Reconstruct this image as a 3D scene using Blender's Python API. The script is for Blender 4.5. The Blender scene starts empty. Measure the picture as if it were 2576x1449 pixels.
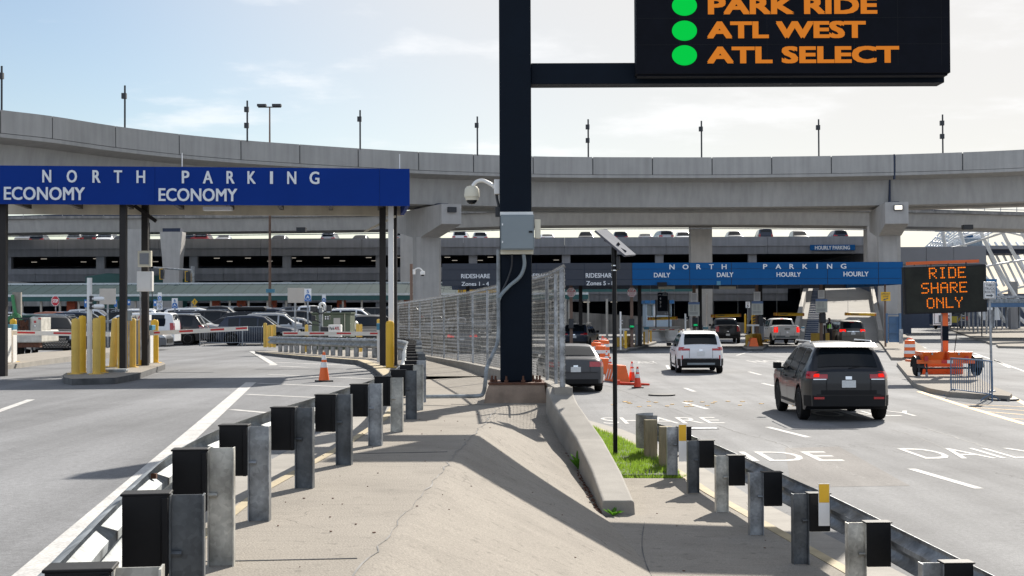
import bpy, math, random
import numpy as np
from mathutils import Vector, Matrix, Euler
R = math.radians
random.seed(7)
S = bpy.context.scene
COL = S.collection

# ---------------------------------------------------------------- camera
F, CX, CY = 3578.0, 1288.0, 724.5        # focal length and centre in reference-picture pixels (2576 x 1449)
CAMZ = 2.5
cam = bpy.data.cameras.new('camera'); cam.lens = 50.0; cam.sensor_width = 36.0
cam.clip_start = 0.1; cam.clip_end = 6000
camo = bpy.data.objects.new('camera', cam); COL.objects.link(camo)
camo.location = (0, 0, CAMZ)
camo.rotation_euler = (R(90 + 0.969), 0.004, 0)
S.camera = camo
CM = Euler((R(90 + 0.969), 0.004, 0)).to_matrix()

def ray(px, py):
    return CM @ Vector(((px - CX) / F, (CY - py) / F, -1.0))
def P(px, py, Y):
    d = ray(px, py); t = Y / d.y
    return Vector((d.x * t, Y, CAMZ + d.z * t))
def G(px, py, z=0.0):
    d = ray(px, py); t = (z - CAMZ) / d.z
    return Vector((d.x * t, d.y * t, z))

# ---------------------------------------------------------------- sky and sun
SUN_EL, SUN_AZ = R(35.5), R(23.5)        # azimuth measured clockwise from +Y (straight ahead)
SKY_K, EXPO = 0.055, 1.0
VEIL, CLOUD = (8.1, 7.8, 7.45), 10.2
w = bpy.data.worlds.new('World'); S.world = w; w.use_nodes = True
nt = w.node_tree; N = nt.nodes; L = nt.links; N.clear()
out = N.new('ShaderNodeOutputWorld'); bg = N.new('ShaderNodeBackground'); bg.inputs[1].default_value = SKY_K
sky = N.new('ShaderNodeTexSky'); sky.sky_type = 'NISHITA'; sky.sun_disc = False
sky.sun_elevation = SUN_EL; sky.sun_rotation = SUN_AZ; sky.air_density = 1.0; sky.dust_density = 0.6; sky.ozone_density = 1.0
tc = N.new('ShaderNodeTexCoord'); sep = N.new('ShaderNodeSeparateXYZ'); L.new(tc.outputs['Generated'], sep.inputs[0])
def mth(op, a, b=None, clamp=False):
    n = N.new('ShaderNodeMath'); n.operation = op; n.use_clamp = clamp
    for i, v in enumerate((a, b)):
        if v is None: continue
        if isinstance(v, (int, float)): n.inputs[i].default_value = v
        else: L.new(v, n.inputs[i])
    return n.outputs[0]
den = mth('ADD', mth('MAXIMUM', sep.outputs[2], 0.0), 0.10)
cmb = N.new('ShaderNodeCombineXYZ'); L.new(mth('DIVIDE', sep.outputs[0], den), cmb.inputs[0]); L.new(mth('DIVIDE', sep.outputs[1], den), cmb.inputs[1])
nz = N.new('ShaderNodeTexNoise'); nz.inputs['Scale'].default_value = 1.35; nz.inputs['Detail'].default_value = 9; nz.inputs['Roughness'].default_value = 0.58
L.new(cmb.outputs[0], nz.inputs['Vector'])
rmp = N.new('ShaderNodeMapRange'); rmp.interpolation_type = 'SMOOTHSTEP'
for i_, v_ in ((1, .50), (2, .66), (3, 0.), (4, .55)): rmp.inputs[i_].default_value = v_
L.new(nz.outputs['Fac'], rmp.inputs[0])
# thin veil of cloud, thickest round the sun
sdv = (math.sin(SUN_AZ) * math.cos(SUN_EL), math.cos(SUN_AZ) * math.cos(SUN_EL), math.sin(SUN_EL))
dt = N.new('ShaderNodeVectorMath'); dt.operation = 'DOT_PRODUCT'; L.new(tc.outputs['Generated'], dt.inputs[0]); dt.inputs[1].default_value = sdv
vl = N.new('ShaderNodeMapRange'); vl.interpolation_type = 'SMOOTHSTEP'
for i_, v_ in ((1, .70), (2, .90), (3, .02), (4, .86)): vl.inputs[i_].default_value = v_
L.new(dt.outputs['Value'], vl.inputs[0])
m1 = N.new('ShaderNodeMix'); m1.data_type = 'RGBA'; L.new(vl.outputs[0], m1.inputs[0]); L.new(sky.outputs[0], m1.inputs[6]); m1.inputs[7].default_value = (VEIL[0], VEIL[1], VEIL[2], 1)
# added glow in the unseen sky away from the sun, lifts shaded faces
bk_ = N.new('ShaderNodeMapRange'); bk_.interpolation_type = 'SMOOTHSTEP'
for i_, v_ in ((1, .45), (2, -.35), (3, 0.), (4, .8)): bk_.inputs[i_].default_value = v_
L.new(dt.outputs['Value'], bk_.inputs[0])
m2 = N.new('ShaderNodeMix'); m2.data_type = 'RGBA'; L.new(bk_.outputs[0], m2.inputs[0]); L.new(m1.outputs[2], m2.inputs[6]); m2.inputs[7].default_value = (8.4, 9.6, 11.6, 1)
mx = N.new('ShaderNodeMix'); mx.data_type = 'RGBA'
L.new(rmp.outputs[0], mx.inputs[0]); L.new(m2.outputs[2], mx.inputs[6]); mx.inputs[7].default_value = (CLOUD, CLOUD, CLOUD * 1.01, 1)
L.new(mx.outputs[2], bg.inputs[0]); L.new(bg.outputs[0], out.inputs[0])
sl = bpy.data.lights.new('sun', 'SUN'); sl.energy = 4.2; sl.angle = R(0.53); sl.color = (1.0, 0.94, 0.85)
so = bpy.data.objects.new('sun', sl); COL.objects.link(so)
sd = Vector((math.sin(SUN_AZ) * math.cos(SUN_EL), math.cos(SUN_AZ) * math.cos(SUN_EL), math.sin(SUN_EL)))
so.rotation_euler = sd.to_track_quat('Z', 'Y').to_euler(); so.location = sd * 200
S.view_settings.view_transform = 'Standard'; S.view_settings.look = 'None'
S.view_settings.gamma = 1.0; S.view_settings.exposure = EXPO
S.cycles.max_bounces = 6; S.cycles.diffuse_bounces = 3; S.cycles.glossy_bounces = 3; S.cycles.transparent_max_bounces = 12

# ---------------------------------------------------------------- materials
MATS = {}
def nodes(name):
    m = bpy.data.materials.new(name); m.use_nodes = True
    t = m.node_tree; b = t.nodes['Principled BSDF']
    return m, t, t.nodes, t.links, b
def pm(name, col, rough=.6, metal=0., var=.12, sc=3., bump=0., bsc=60., spec=.5, coat=0., streak=0., speck=0., spsc=300., stretch=None):
    """painted / plain surface with procedural unevenness"""
    if name in MATS: return MATS[name]
    m, t, n, l, b = nodes(name); MATS[name] = m
    c = n.new('ShaderNodeTexCoord'); mp = n.new('ShaderNodeMapping'); l.new(c.outputs['Object'], mp.inputs[0])
    if stretch: mp.inputs['Scale'].default_value = stretch
    z = n.new('ShaderNodeTexNoise'); z.inputs['Scale'].default_value = sc; z.inputs['Detail'].default_value = 7; z.inputs['Roughness'].default_value = .62
    l.new(mp.outputs[0], z.inputs['Vector'])
    mr = n.new('ShaderNodeMapRange'); mr.inputs[1].default_value = .25; mr.inputs[2].default_value = .75
    mr.inputs[3].default_value = 1 - var; mr.inputs[4].default_value = 1 + var
    l.new(z.outputs['Fac'], mr.inputs[0]); val = mr.outputs[0]
    def mul(a, bb):
        q = n.new('ShaderNodeMath'); q.operation = 'MULTIPLY'; l.new(a, q.inputs[0]); l.new(bb, q.inputs[1]); return q.outputs[0]
    if streak:
        m2 = n.new('ShaderNodeMapping'); l.new(c.outputs['Object'], m2.inputs[0]); m2.inputs['Scale'].default_value = (1.6, 1.6, .12)
        z2 = n.new('ShaderNodeTexNoise'); z2.inputs['Scale'].default_value = 1.5; z2.inputs['Detail'].default_value = 6; l.new(m2.outputs[0], z2.inputs['Vector'])
        r2 = n.new('ShaderNodeMapRange'); r2.inputs[1].default_value = .35; r2.inputs[2].default_value = .7; r2.inputs[3].default_value = 1; r2.inputs[4].default_value = 1 - streak
        l.new(z2.outputs['Fac'], r2.inputs[0]); val = mul(val, r2.outputs[0])
    if speck:
        z3 = n.new('ShaderNodeTexNoise'); z3.inputs['Scale'].default_value = spsc; z3.inputs['Detail'].default_value = 2; l.new(c.outputs['Object'], z3.inputs['Vector'])
        r3 = n.new('ShaderNodeMapRange'); r3.inputs[1].default_value = .3; r3.inputs[2].default_value = .7; r3.inputs[3].default_value = 1 - speck; r3.inputs[4].default_value = 1 + speck
        l.new(z3.outputs['Fac'], r3.inputs[0]); val = mul(val, r3.outputs[0])
    vm = n.new('ShaderNodeVectorMath'); vm.operation = 'SCALE'; vm.inputs[0].default_value = col; l.new(val, vm.inputs['Scale'])
    l.new(vm.outputs[0], b.inputs['Base Color'])
    b.inputs['Roughness'].default_value = rough; b.inputs['Metallic'].default_value = metal
    b.inputs['Specular IOR Level'].default_value = spec; b.inputs['Coat Weight'].default_value = coat; b.inputs['Coat Roughness'].default_value = .05
    if bump:
        z4 = n.new('ShaderNodeTexNoise'); z4.inputs['Scale'].default_value = bsc; z4.inputs['Detail'].default_value = 4; l.new(mp.outputs[0], z4.inputs['Vector'])
        bp = n.new('ShaderNodeBump'); bp.inputs['Strength'].default_value = bump; bp.inputs['Distance'].default_value = .01
        l.new(z4.outputs['Fac'], bp.inputs['Height']); l.new(bp.outputs[0], b.inputs['Normal'])
    return m
def emit(name, col, s):
    m, t, n, l, b = nodes(name); MATS[name] = m
    b.inputs['Base Color'].default_value = (*[min(1, c) * .02 for c in col], 1); b.inputs['Specular IOR Level'].default_value = 0.05; b.inputs['Emission Color'].default_value = (*col, 1); b.inputs['Emission Strength'].default_value = s
    return m
def asphalt(name, col, crack=.0):
    m, t, n, l, b = nodes(name); MATS[name] = m
    c = n.new('ShaderNodeTexCoord')
    def noise(s, d=6, vec=None, r=.6):
        z = n.new('ShaderNodeTexNoise'); z.inputs['Scale'].default_value = s; z.inputs['Detail'].default_value = d; z.inputs['Roughness'].default_value = r
        l.new(vec or c.outputs['Object'], z.inputs['Vector']); return z
    def rng(o, a, b2, x, y):
        r = n.new('ShaderNodeMapRange'); r.inputs[1].default_value = a; r.inputs[2].default_value = b2; r.inputs[3].default_value = x; r.inputs[4].default_value = y
        l.new(o, r.inputs[0]); return r.outputs[0]
    def mul(a, b2):
        q = n.new('ShaderNodeMath'); q.operation = 'MULTIPLY'; l.new(a, q.inputs[0]); l.new(b2, q.inputs[1]); return q.outputs[0]
    big = rng(noise(.22, 5).outputs['Fac'], .3, .7, .80, 1.15)
    big = mul(big, rng(noise(1.7, 6).outputs['Fac'], .55, .75, 1.0, .86))
    mp = n.new('ShaderNodeMapping'); mp.inputs['Scale'].default_value = (1.2, .07, 1); mp.inputs['Rotation'].default_value = (0, 0, .18); l.new(c.outputs['Object'], mp.inputs[0])
    lane = rng(noise(.8, 5, mp.outputs[0]).outputs['Fac'], .35, .7, 1.12, .74)
    grit = mul(rng(noise(70, 3, None, .8).outputs['Fac'], .28, .72, .66, 1.34), rng(noise(17, 3, None, .7).outputs['Fac'], .3, .7, .84, 1.16))
    val = mul(mul(big, lane), grit)
    # cracks: edges of a distorted voronoi, only in patches
    wv = n.new('ShaderNodeVectorMath'); wv.operation = 'ADD'; l.new(c.outputs['Object'], wv.inputs[0])
    wz = noise(.9, 6); ws = n.new('ShaderNodeVectorMath'); ws.operation = 'SCALE'; ws.inputs['Scale'].default_value = 1.6; l.new(wz.outputs['Color'], ws.inputs[0]); l.new(ws.outputs[0], wv.inputs[1])
    vo = n.new('ShaderNodeTexVoronoi'); vo.feature = 'DISTANCE_TO_EDGE'; vo.inputs['Scale'].default_value = .26; l.new(wv.outputs[0], vo.inputs['Vector'])
    cr = rng(vo.outputs['Distance'], .0, .0045, 1 - crack, 1.0)
    gate = rng(noise(.16, 3).outputs['Fac'], .48, .55, 0, 1)
    mix = n.new('ShaderNodeMix'); mix.inputs[2].default_value = 1.0; l.new(gate, mix.inputs[0]); l.new(cr, mix.inputs[3])
    val = mul(val, mix.outputs[0])
    vm = n.new('ShaderNodeVectorMath'); vm.operation = 'SCALE'; vm.inputs[0].default_value = col; l.new(val, vm.inputs['Scale'])
    l.new(vm.outputs[0], b.inputs['Base Color']); b.inputs['Roughness'].default_value = .9; b.inputs['Specular IOR Level'].default_value = .25
    bp = n.new('ShaderNodeBump'); bp.inputs['Strength'].default_value = .5; bp.inputs['Distance'].default_value = .008
    l.new(noise(55, 4).outputs['Fac'], bp.inputs['Height']); l.new(bp.outputs[0], b.inputs['Normal'])
    return m
def ribbed(name, col, freq=14.):
    """concrete cast with narrow vertical ribs"""
    m = pm(name, col, .85, var=.14, sc=.35, streak=.22)
    n, l = m.node_tree.nodes, m.node_tree.links; b = n['Principled BSDF']
    c = n.new('ShaderNodeTexCoord'); wv = n.new('ShaderNodeTexWave'); wv.wave_type = 'BANDS'; wv.bands_direction = 'X'
    wv.inputs['Scale'].default_value = freq / 6.283; wv.inputs['Distortion'].default_value = .2; l.new(c.outputs['Object'], wv.inputs['Vector'])
    bp = n.new('ShaderNodeBump'); bp.inputs['Strength'].default_value = .8; bp.inputs['Distance'].default_value = .08
    l.new(wv.outputs['Fac'], bp.inputs['Height']); l.new(bp.outputs[0], b.inputs['Normal'])
    return m
def stain_slab(m):
    """broom texture, hairline cracks and water stains on the island concrete"""
    n, l = m.node_tree.nodes, m.node_tree.links; b = n['Principled BSDF']; src = b.inputs['Base Color'].links[0].from_socket
    c = n.new('ShaderNodeTexCoord')
    def rng(o, a, b2, x, y):
        r = n.new('ShaderNodeMapRange'); r.inputs[1].default_value = a; r.inputs[2].default_value = b2; r.inputs[3].default_value = x; r.inputs[4].default_value = y; l.new(o, r.inputs[0]); return r.outputs[0]
    def nz_(sc, d, vec): z = n.new('ShaderNodeTexNoise'); z.inputs['Scale'].default_value = sc; z.inputs['Detail'].default_value = d; l.new(vec, z.inputs['Vector']); return z
    mp = n.new('ShaderNodeMapping'); mp.inputs['Scale'].default_value = (1.3, 22, 3); mp.inputs['Rotation'].default_value = (0, 0, .35); l.new(c.outputs['Object'], mp.inputs[0])
    broom = rng(nz_(1.2, 4, mp.outputs[0]).outputs['Fac'], .3, .7, .95, 1.05)
    st = rng(nz_(1.3, 9, c.outputs['Object']).outputs['Fac'], .52, .72, 1.0, .86)
    pale = rng(nz_(9, 6, c.outputs['Object']).outputs['Fac'], .60, .72, 1.0, .74)
    wv = n.new('ShaderNodeVectorMath'); wv.operation = 'ADD'; l.new(c.outputs['Object'], wv.inputs[0]); ws = n.new('ShaderNodeVectorMath'); ws.operation = 'SCALE'; ws.inputs['Scale'].default_value = .9; l.new(nz_(1.1, 6, c.outputs['Object']).outputs['Color'], ws.inputs[0]); l.new(ws.outputs[0], wv.inputs[1])
    vo = n.new('ShaderNodeTexVoronoi'); vo.feature = 'DISTANCE_TO_EDGE'; vo.inputs['Scale'].default_value = .33; l.new(wv.outputs[0], vo.inputs['Vector'])
    cr = rng(vo.outputs['Distance'], 0, .0022, .55, 1.0); gt = rng(nz_(.35, 2, c.outputs['Object']).outputs['Fac'], .5, .54, 0, 1)
    mi_ = n.new('ShaderNodeMix'); mi_.inputs[2].default_value = 1.; l.new(gt, mi_.inputs[0]); l.new(cr, mi_.inputs[3])
    val = None
    for o in (broom, st, pale, mi_.outputs[0]):
        if val is None: val = o; continue
        q = n.new('ShaderNodeMath'); q.operation = 'MULTIPLY'; l.new(val, q.inputs[0]); l.new(o, q.inputs[1]); val = q.outputs[0]
    vm = n.new('ShaderNodeVectorMath'); vm.operation = 'SCALE'; l.new(src, vm.inputs[0]); l.new(val, vm.inputs['Scale']); l.new(vm.outputs[0], b.inputs['Base Color'])
def galv(name, col, rough=.42, metal=.75):
    m, t, n, l, b = nodes(name); MATS[name] = m
    c = n.new('ShaderNodeTexCoord'); vo = n.new('ShaderNodeTexVoronoi'); vo.inputs['Scale'].default_value = 38; l.new(c.outputs['Object'], vo.inputs['Vector'])
    sv = n.new('ShaderNodeSeparateColor'); l.new(vo.outputs['Color'], sv.inputs[0])
    z = n.new('ShaderNodeTexNoise'); z.inputs['Scale'].default_value = 4.5; z.inputs['Detail'].default_value = 6; l.new(c.outputs['Object'], z.inputs['Vector'])
    a = n.new('ShaderNodeMapRange'); a.inputs[3].default_value = .85; a.inputs[4].default_value = 1.12; l.new(sv.outputs[0], a.inputs[0])
    d = n.new('ShaderNodeMapRange'); d.inputs[1].default_value = .3; d.inputs[2].default_value = .7; d.inputs[3].default_value = .52; d.inputs[4].default_value = 1.4; l.new(z.outputs['Fac'], d.inputs[0])
    q = n.new('ShaderNodeMath'); q.operation = 'MULTIPLY'; l.new(a.outputs[0], q.inputs[0]); l.new(d.outputs[0], q.inputs[1])
    vm = n.new('ShaderNodeVectorMath'); vm.operation = 'SCALE'; vm.inputs[0].default_value = col; l.new(q.outputs[0], vm.inputs['Scale']); l.new(vm.outputs[0], b.inputs['Base Color'])
    r = n.new('ShaderNodeMapRange'); r.inputs[3].default_value = rough - .1; r.inputs[4].default_value = rough + .18; l.new(z.outputs['Fac'], r.inputs[0]); l.new(r.outputs[0], b.inputs['Roughness'])
    b.inputs['Metallic'].default_value = metal
    return m

asphalt('asphalt', (.212, .212, .213), .55); asphalt('asphalt_warm', (.205, .193, .182), .3); asphalt('lot_asphalt', (.185, .187, .192), .2)
pm('slab', (.285, .258, .222), .92, var=.07, sc=1.6, speck=.20, spsc=75, bump=.7, bsc=60, spec=.15)
stain_slab(MATS['slab'])
pm('kerb_concrete', (.26, .24, .21), .85, var=.2, sc=2.5, speck=.08, spsc=90, bump=.3)
pm('kerb_dirty', (.085, .085, .085), .85, var=.5, sc=3.5, bump=.3)
pm('kerb_yellow', (.38, .31, .19), .8, var=.25, sc=3, bump=.2)
pm('concrete', (.40, .385, .36), .85, var=.10, sc=.35, streak=.16, bump=.3, bsc=8)
pm('concrete_pier', (.44, .42, .395), .85, var=.12, sc=.6, streak=.14, bump=.3, bsc=8)
pm('ramp_concrete', (.25, .235, .21), .9, var=.12, sc=.4, streak=.1); pm('concrete_old', (.27, .26, .245), .9, var=.3, sc=.5, streak=.4)
pm('barrier_concrete', (.60, .57, .52), .85, var=.12, sc=1.2, bump=.2)
ribbed('garage_ribs', (.235, .242, .26)); pm('garage_flat', (.245, .252, .27), .85, var=.12, sc=.3, streak=.2)
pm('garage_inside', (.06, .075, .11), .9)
galv('galvanised', (.31, .325, .34)); galv('galvanised_bright', (.27, .29, .30), .6, .3); galv('galvanised_dark', (.11, .12, .13), .5, .6); galv('galvanised_pale', (.46, .45, .41), .5, .65)
galv('fence_steel', (.36, .37, .38), .5, .5); galv('fence_wire', (.25, .245, .23), .6, .2)
pm('block_plastic', (.005, .005, .006), .6, spec=.25, var=.25, sc=8, bump=.15, bsc=25)
pm('sign_navy', (.003, .007, .014), .6, spec=.12, var=.15, sc=2)
pm('board_face', (.004, .005, .009), .7, var=.3, sc=3, spec=.12)
pm('rust', (.11, .045, .025), .85, var=.5, sc=9, bump=.4); pm('plinth', (.30, .225, .17), .9, var=.35, sc=3, streak=.35, bump=.4)
pm('cabinet_grey', (.20, .235, .25), .5, var=.06, sc=2); pm('white_paint', (.74, .73, .70), .45, var=.06); pm('cream', (.62, .58, .46), .5, var=.06)
pm('white_sign', (.78, .78, .77), .4, var=.04); pm('letter_white', (.70, .72, .74), .5, var=.03); pm('black_paint', (.006, .006, .007), .45, spec=.25, var=.1)
pm('lamp_black', (.02, .022, .026), .5); pm('dark_post', (.02, .017, .016), .5, spec=.25, var=.15); pm('brown_post', (.17, .105, .075), .6, var=.2, sc=4)
pm('blue_fascia', (.002, .030, .21), .6, spec=.12, var=.07, sc=.8); pm('blue_band', (.005, .085, .25), .6, spec=.15, var=.07, sc=.6); pm('grey_band', (.050, .056, .070), .6, spec=.2, var=.08, sc=.6)
pm('seam', (.02, .03, .06), .7); pm('soffit', (.66, .60, .48), .7, var=.12, sc=1.5, streak=.25); pm('roof_grey', (.2, .2, .2), .8)
pm('bollard_yellow', (.74, .43, .02), .5, var=.10, sc=2.5, streak=.1); pm('bollard_faded', (.70, .46, .09), .6, var=.14, sc=2.5, streak=.15)
pm('safety_orange', (.80, .13, .015), .5, var=.12, sc=4); pm('cone_red', (.78, .06, .02), .5, var=.12, sc=4); pm('trailer_orange', (.72, .12, .012), .4, var=.12, sc=3)
pm('reflective_white', (.72, .72, .70), .45, var=.12, sc=6); pm('rubber', (.018, .018, .018), .7, var=.2)
pm('arm_red', (.52, .02, .02), .45); pm('arm_white', (.72, .69, .63), .45, var=.06); pm('kiosk_blue', (.06, .22, .33), .4)
pm('kiosk_grey', (.23, .24, .26), .5); pm('sign_back', (.44, .41, .37), .5, metal=.2, var=.06); pm('sign_blue', (.02, .14, .42), .45, var=.05); pm('sign_red', (.45, .015, .03), .45)
pm('sign_yellow', (.75, .43, .02), .45); pm('lane_white', (.45, .44, .42), .8, var=.22, sc=2.5, speck=.22, spsc=45); pm('lane_yellow', (.62, .36, .08), .7, var=.2, sc=3, speck=.12, spsc=50)
pm('green_roof', (.014, .038, .044), .7, spec=.12, var=.14, sc=.5); pm('green_fascia', (.012, .085, .080), .5); pm('green_wall', (.012, .075, .065), .5, var=.1)
pm('gutter', (.62, .66, .66), .5); pm('orange_column', (.45, .085, .03), .6, var=.15, sc=2); pm('post_cream', (.44, .40, .34), .6)
pm('wood', (.24, .20, .125), .85, var=.3, sc=2.5, stretch=(9, 9, .9), bump=.6, bsc=12)
pm('utility_green', (.085, .105, .065), .55, var=.12); pm('machine_dirty', (.55, .53, .47), .6, var=.3, sc=4, streak=.2); pm('hose_green', (.04, .22, .08), .5)
pm('glass', (.006, .009, .012), .04, var=0, spec=.3); pm('glass_pale', (.10, .13, .13), .05, var=0, spec=.6); pm('tyre', (.008, .008, .008), .85, spec=.2); pm('rim', (.35, .36, .37), .3, metal=.8); pm('rim_dark', (.05, .05, .055), .35, metal=.6)
pm('chrome', (.7, .7, .7), .15, metal=1.); pm('trim_black', (.009, .009, .010), .6, spec=.25); pm('plate', (.62, .64, .64), .4, var=.1, sc=20)
pm('lens_red', (.40, .008, .012), .12, var=0, coat=.6); pm('lens_clear', (.5, .52, .54), .1, var=0, coat=.5)
for nme, c in dict(black=(.008, .009, .012), navy=(.012, .02, .04), charcoal=(.016, .017, .020), white=(.72, .73, .74), silver=(.38, .39, .40), green=(.012, .045, .032), taupe=(.105, .098, .085), grey=(.13, .135, .145), graphite=(.045, .047, .053), red=(.22, .012, .015), bronze=(.30, .10, .05)).items():
    pm('paint_' + nme, c, .28 if nme != 'white' else .32, metal=.35 if nme in ('silver', 'taupe', 'grey') else 0, var=.03, sc=1.5, spec=.3, coat=.35)
emit('led_orange', (.62, .14, .008), 1.); emit('led_text', (.30, .092, .010), 1.); emit('led_green', (.0, .29, .03), 1.); emit('led_small_green', (.0, .5, .16), 1.)
emit('brake_lit', (.62, .012, .008), 1.); emit('lamp_lit', (1., .95, .85), 1.0); emit('garage_lamp', (.22, .20, .17), 1.)
pm('grass', (.21, .33, .035), .8, var=.5, sc=9); pm('leaf', (.10, .26, .02), .5, var=.2); pm('weed', (.22, .22, .08), .7)
pm('message_panel', (.014, .015, .011), .06, var=.7, sc=1.3, bump=.5, bsc=1.1, spec=.14)
pm('solar_cell', (.06, .07, .10), .12, var=.05, coat=.5); pm('vest', (.30, .75, .06), .6); pm('cloth_dark', (.015, .015, .02), .8); pm('skin', (.10, .05, .03), .5); pm('hair', (.008, .007, .006), .7)
pm('barricade_blue', (.075, .14, .24), .4, metal=.4, var=.15); pm('barricade_steel', (.30, .32, .34), .4, metal=.6)
pm('white_steel', (.66, .69, .72), .35, var=.05); pm('curtain_glass', (.16, .22, .28), .12, var=.1); pm('wing_wall', (.20, .21, .235), .7, var=.08, sc=.3)
pm('bus_blue', (.010, .022, .055), .3); pm('bus_yellow', (.42, .34, .03), .4); pm('booth', (.42, .50, .56), .5, var=.05); pm('booth_blue', (.02, .13, .30), .5); pm('maroon', (.10, .015, .025), .6)
pm('pad_yellow', (.55, .34, .05), .6, var=.15, sc=3); pm('beige_board', (.68, .70, .64), .5, var=.04); pm('rate_head', (.16, .26, .50), .5); pm('ink', (.09, .10, .11), .7); pm('red_ink', (.42, .05, .06), .7)
def leafy(m, k):
    n, l = m.node_tree.nodes, m.node_tree.links; b = n['Principled BSDF']; src = b.inputs['Base Color'].links[0].from_socket
    t = n.new('ShaderNodeBsdfTranslucent'); l.new(src, t.inputs[0]); mx_ = n.new('ShaderNodeMixShader'); mx_.inputs[0].default_value = k
    l.new(b.outputs[0], mx_.inputs[1]); l.new(t.outputs[0], mx_.inputs[2]); o = [q for q in n if q.type == 'OUTPUT_MATERIAL'][0]; l.new(mx_.outputs[0], o.inputs[0])
leafy(MATS['grass'], .55); leafy(MATS['leaf'], .5); leafy(MATS['weed'], .4)
def M(x): return MATS[x]

# ---------------------------------------------------------------- mesh building
ORG = {}
def wloc(o):
    v = Vector((0, 0, 0))
    while o is not None: v = v + o.location; o = o.parent
    return v
_tx = {}
def glyphs(s, bold):
    k = (s, bold)
    if k in _tx: return _tx[k]
    cu = bpy.data.curves.new('tmp', 'FONT'); cu.body = s; cu.size = 1; cu.resolution_u = 3
    ob = bpy.data.objects.new('tmp', cu); COL.objects.link(ob); bpy.context.view_layer.update()
    me = bpy.data.meshes.new_from_object(ob.evaluated_get(bpy.context.evaluated_depsgraph_get()))
    v = [tuple(q.co) for q in me.vertices]; f = [tuple(p.vertices) for p in me.polygons]
    bpy.data.objects.remove(ob); bpy.data.curves.remove(cu); bpy.data.meshes.remove(me)
    xs = [q[0] for q in v]; ys = [q[1] for q in v]; a, b, c, d = min(xs), max(xs), min(ys), max(ys)
    _tx[k] = ([((x - a) / max(b - a, 1e-6), (y - c) / max(d - c, 1e-6)) for x, y, _ in v], f, (b - a) / max(d - c, 1e-6))
    return _tx[k]
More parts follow.
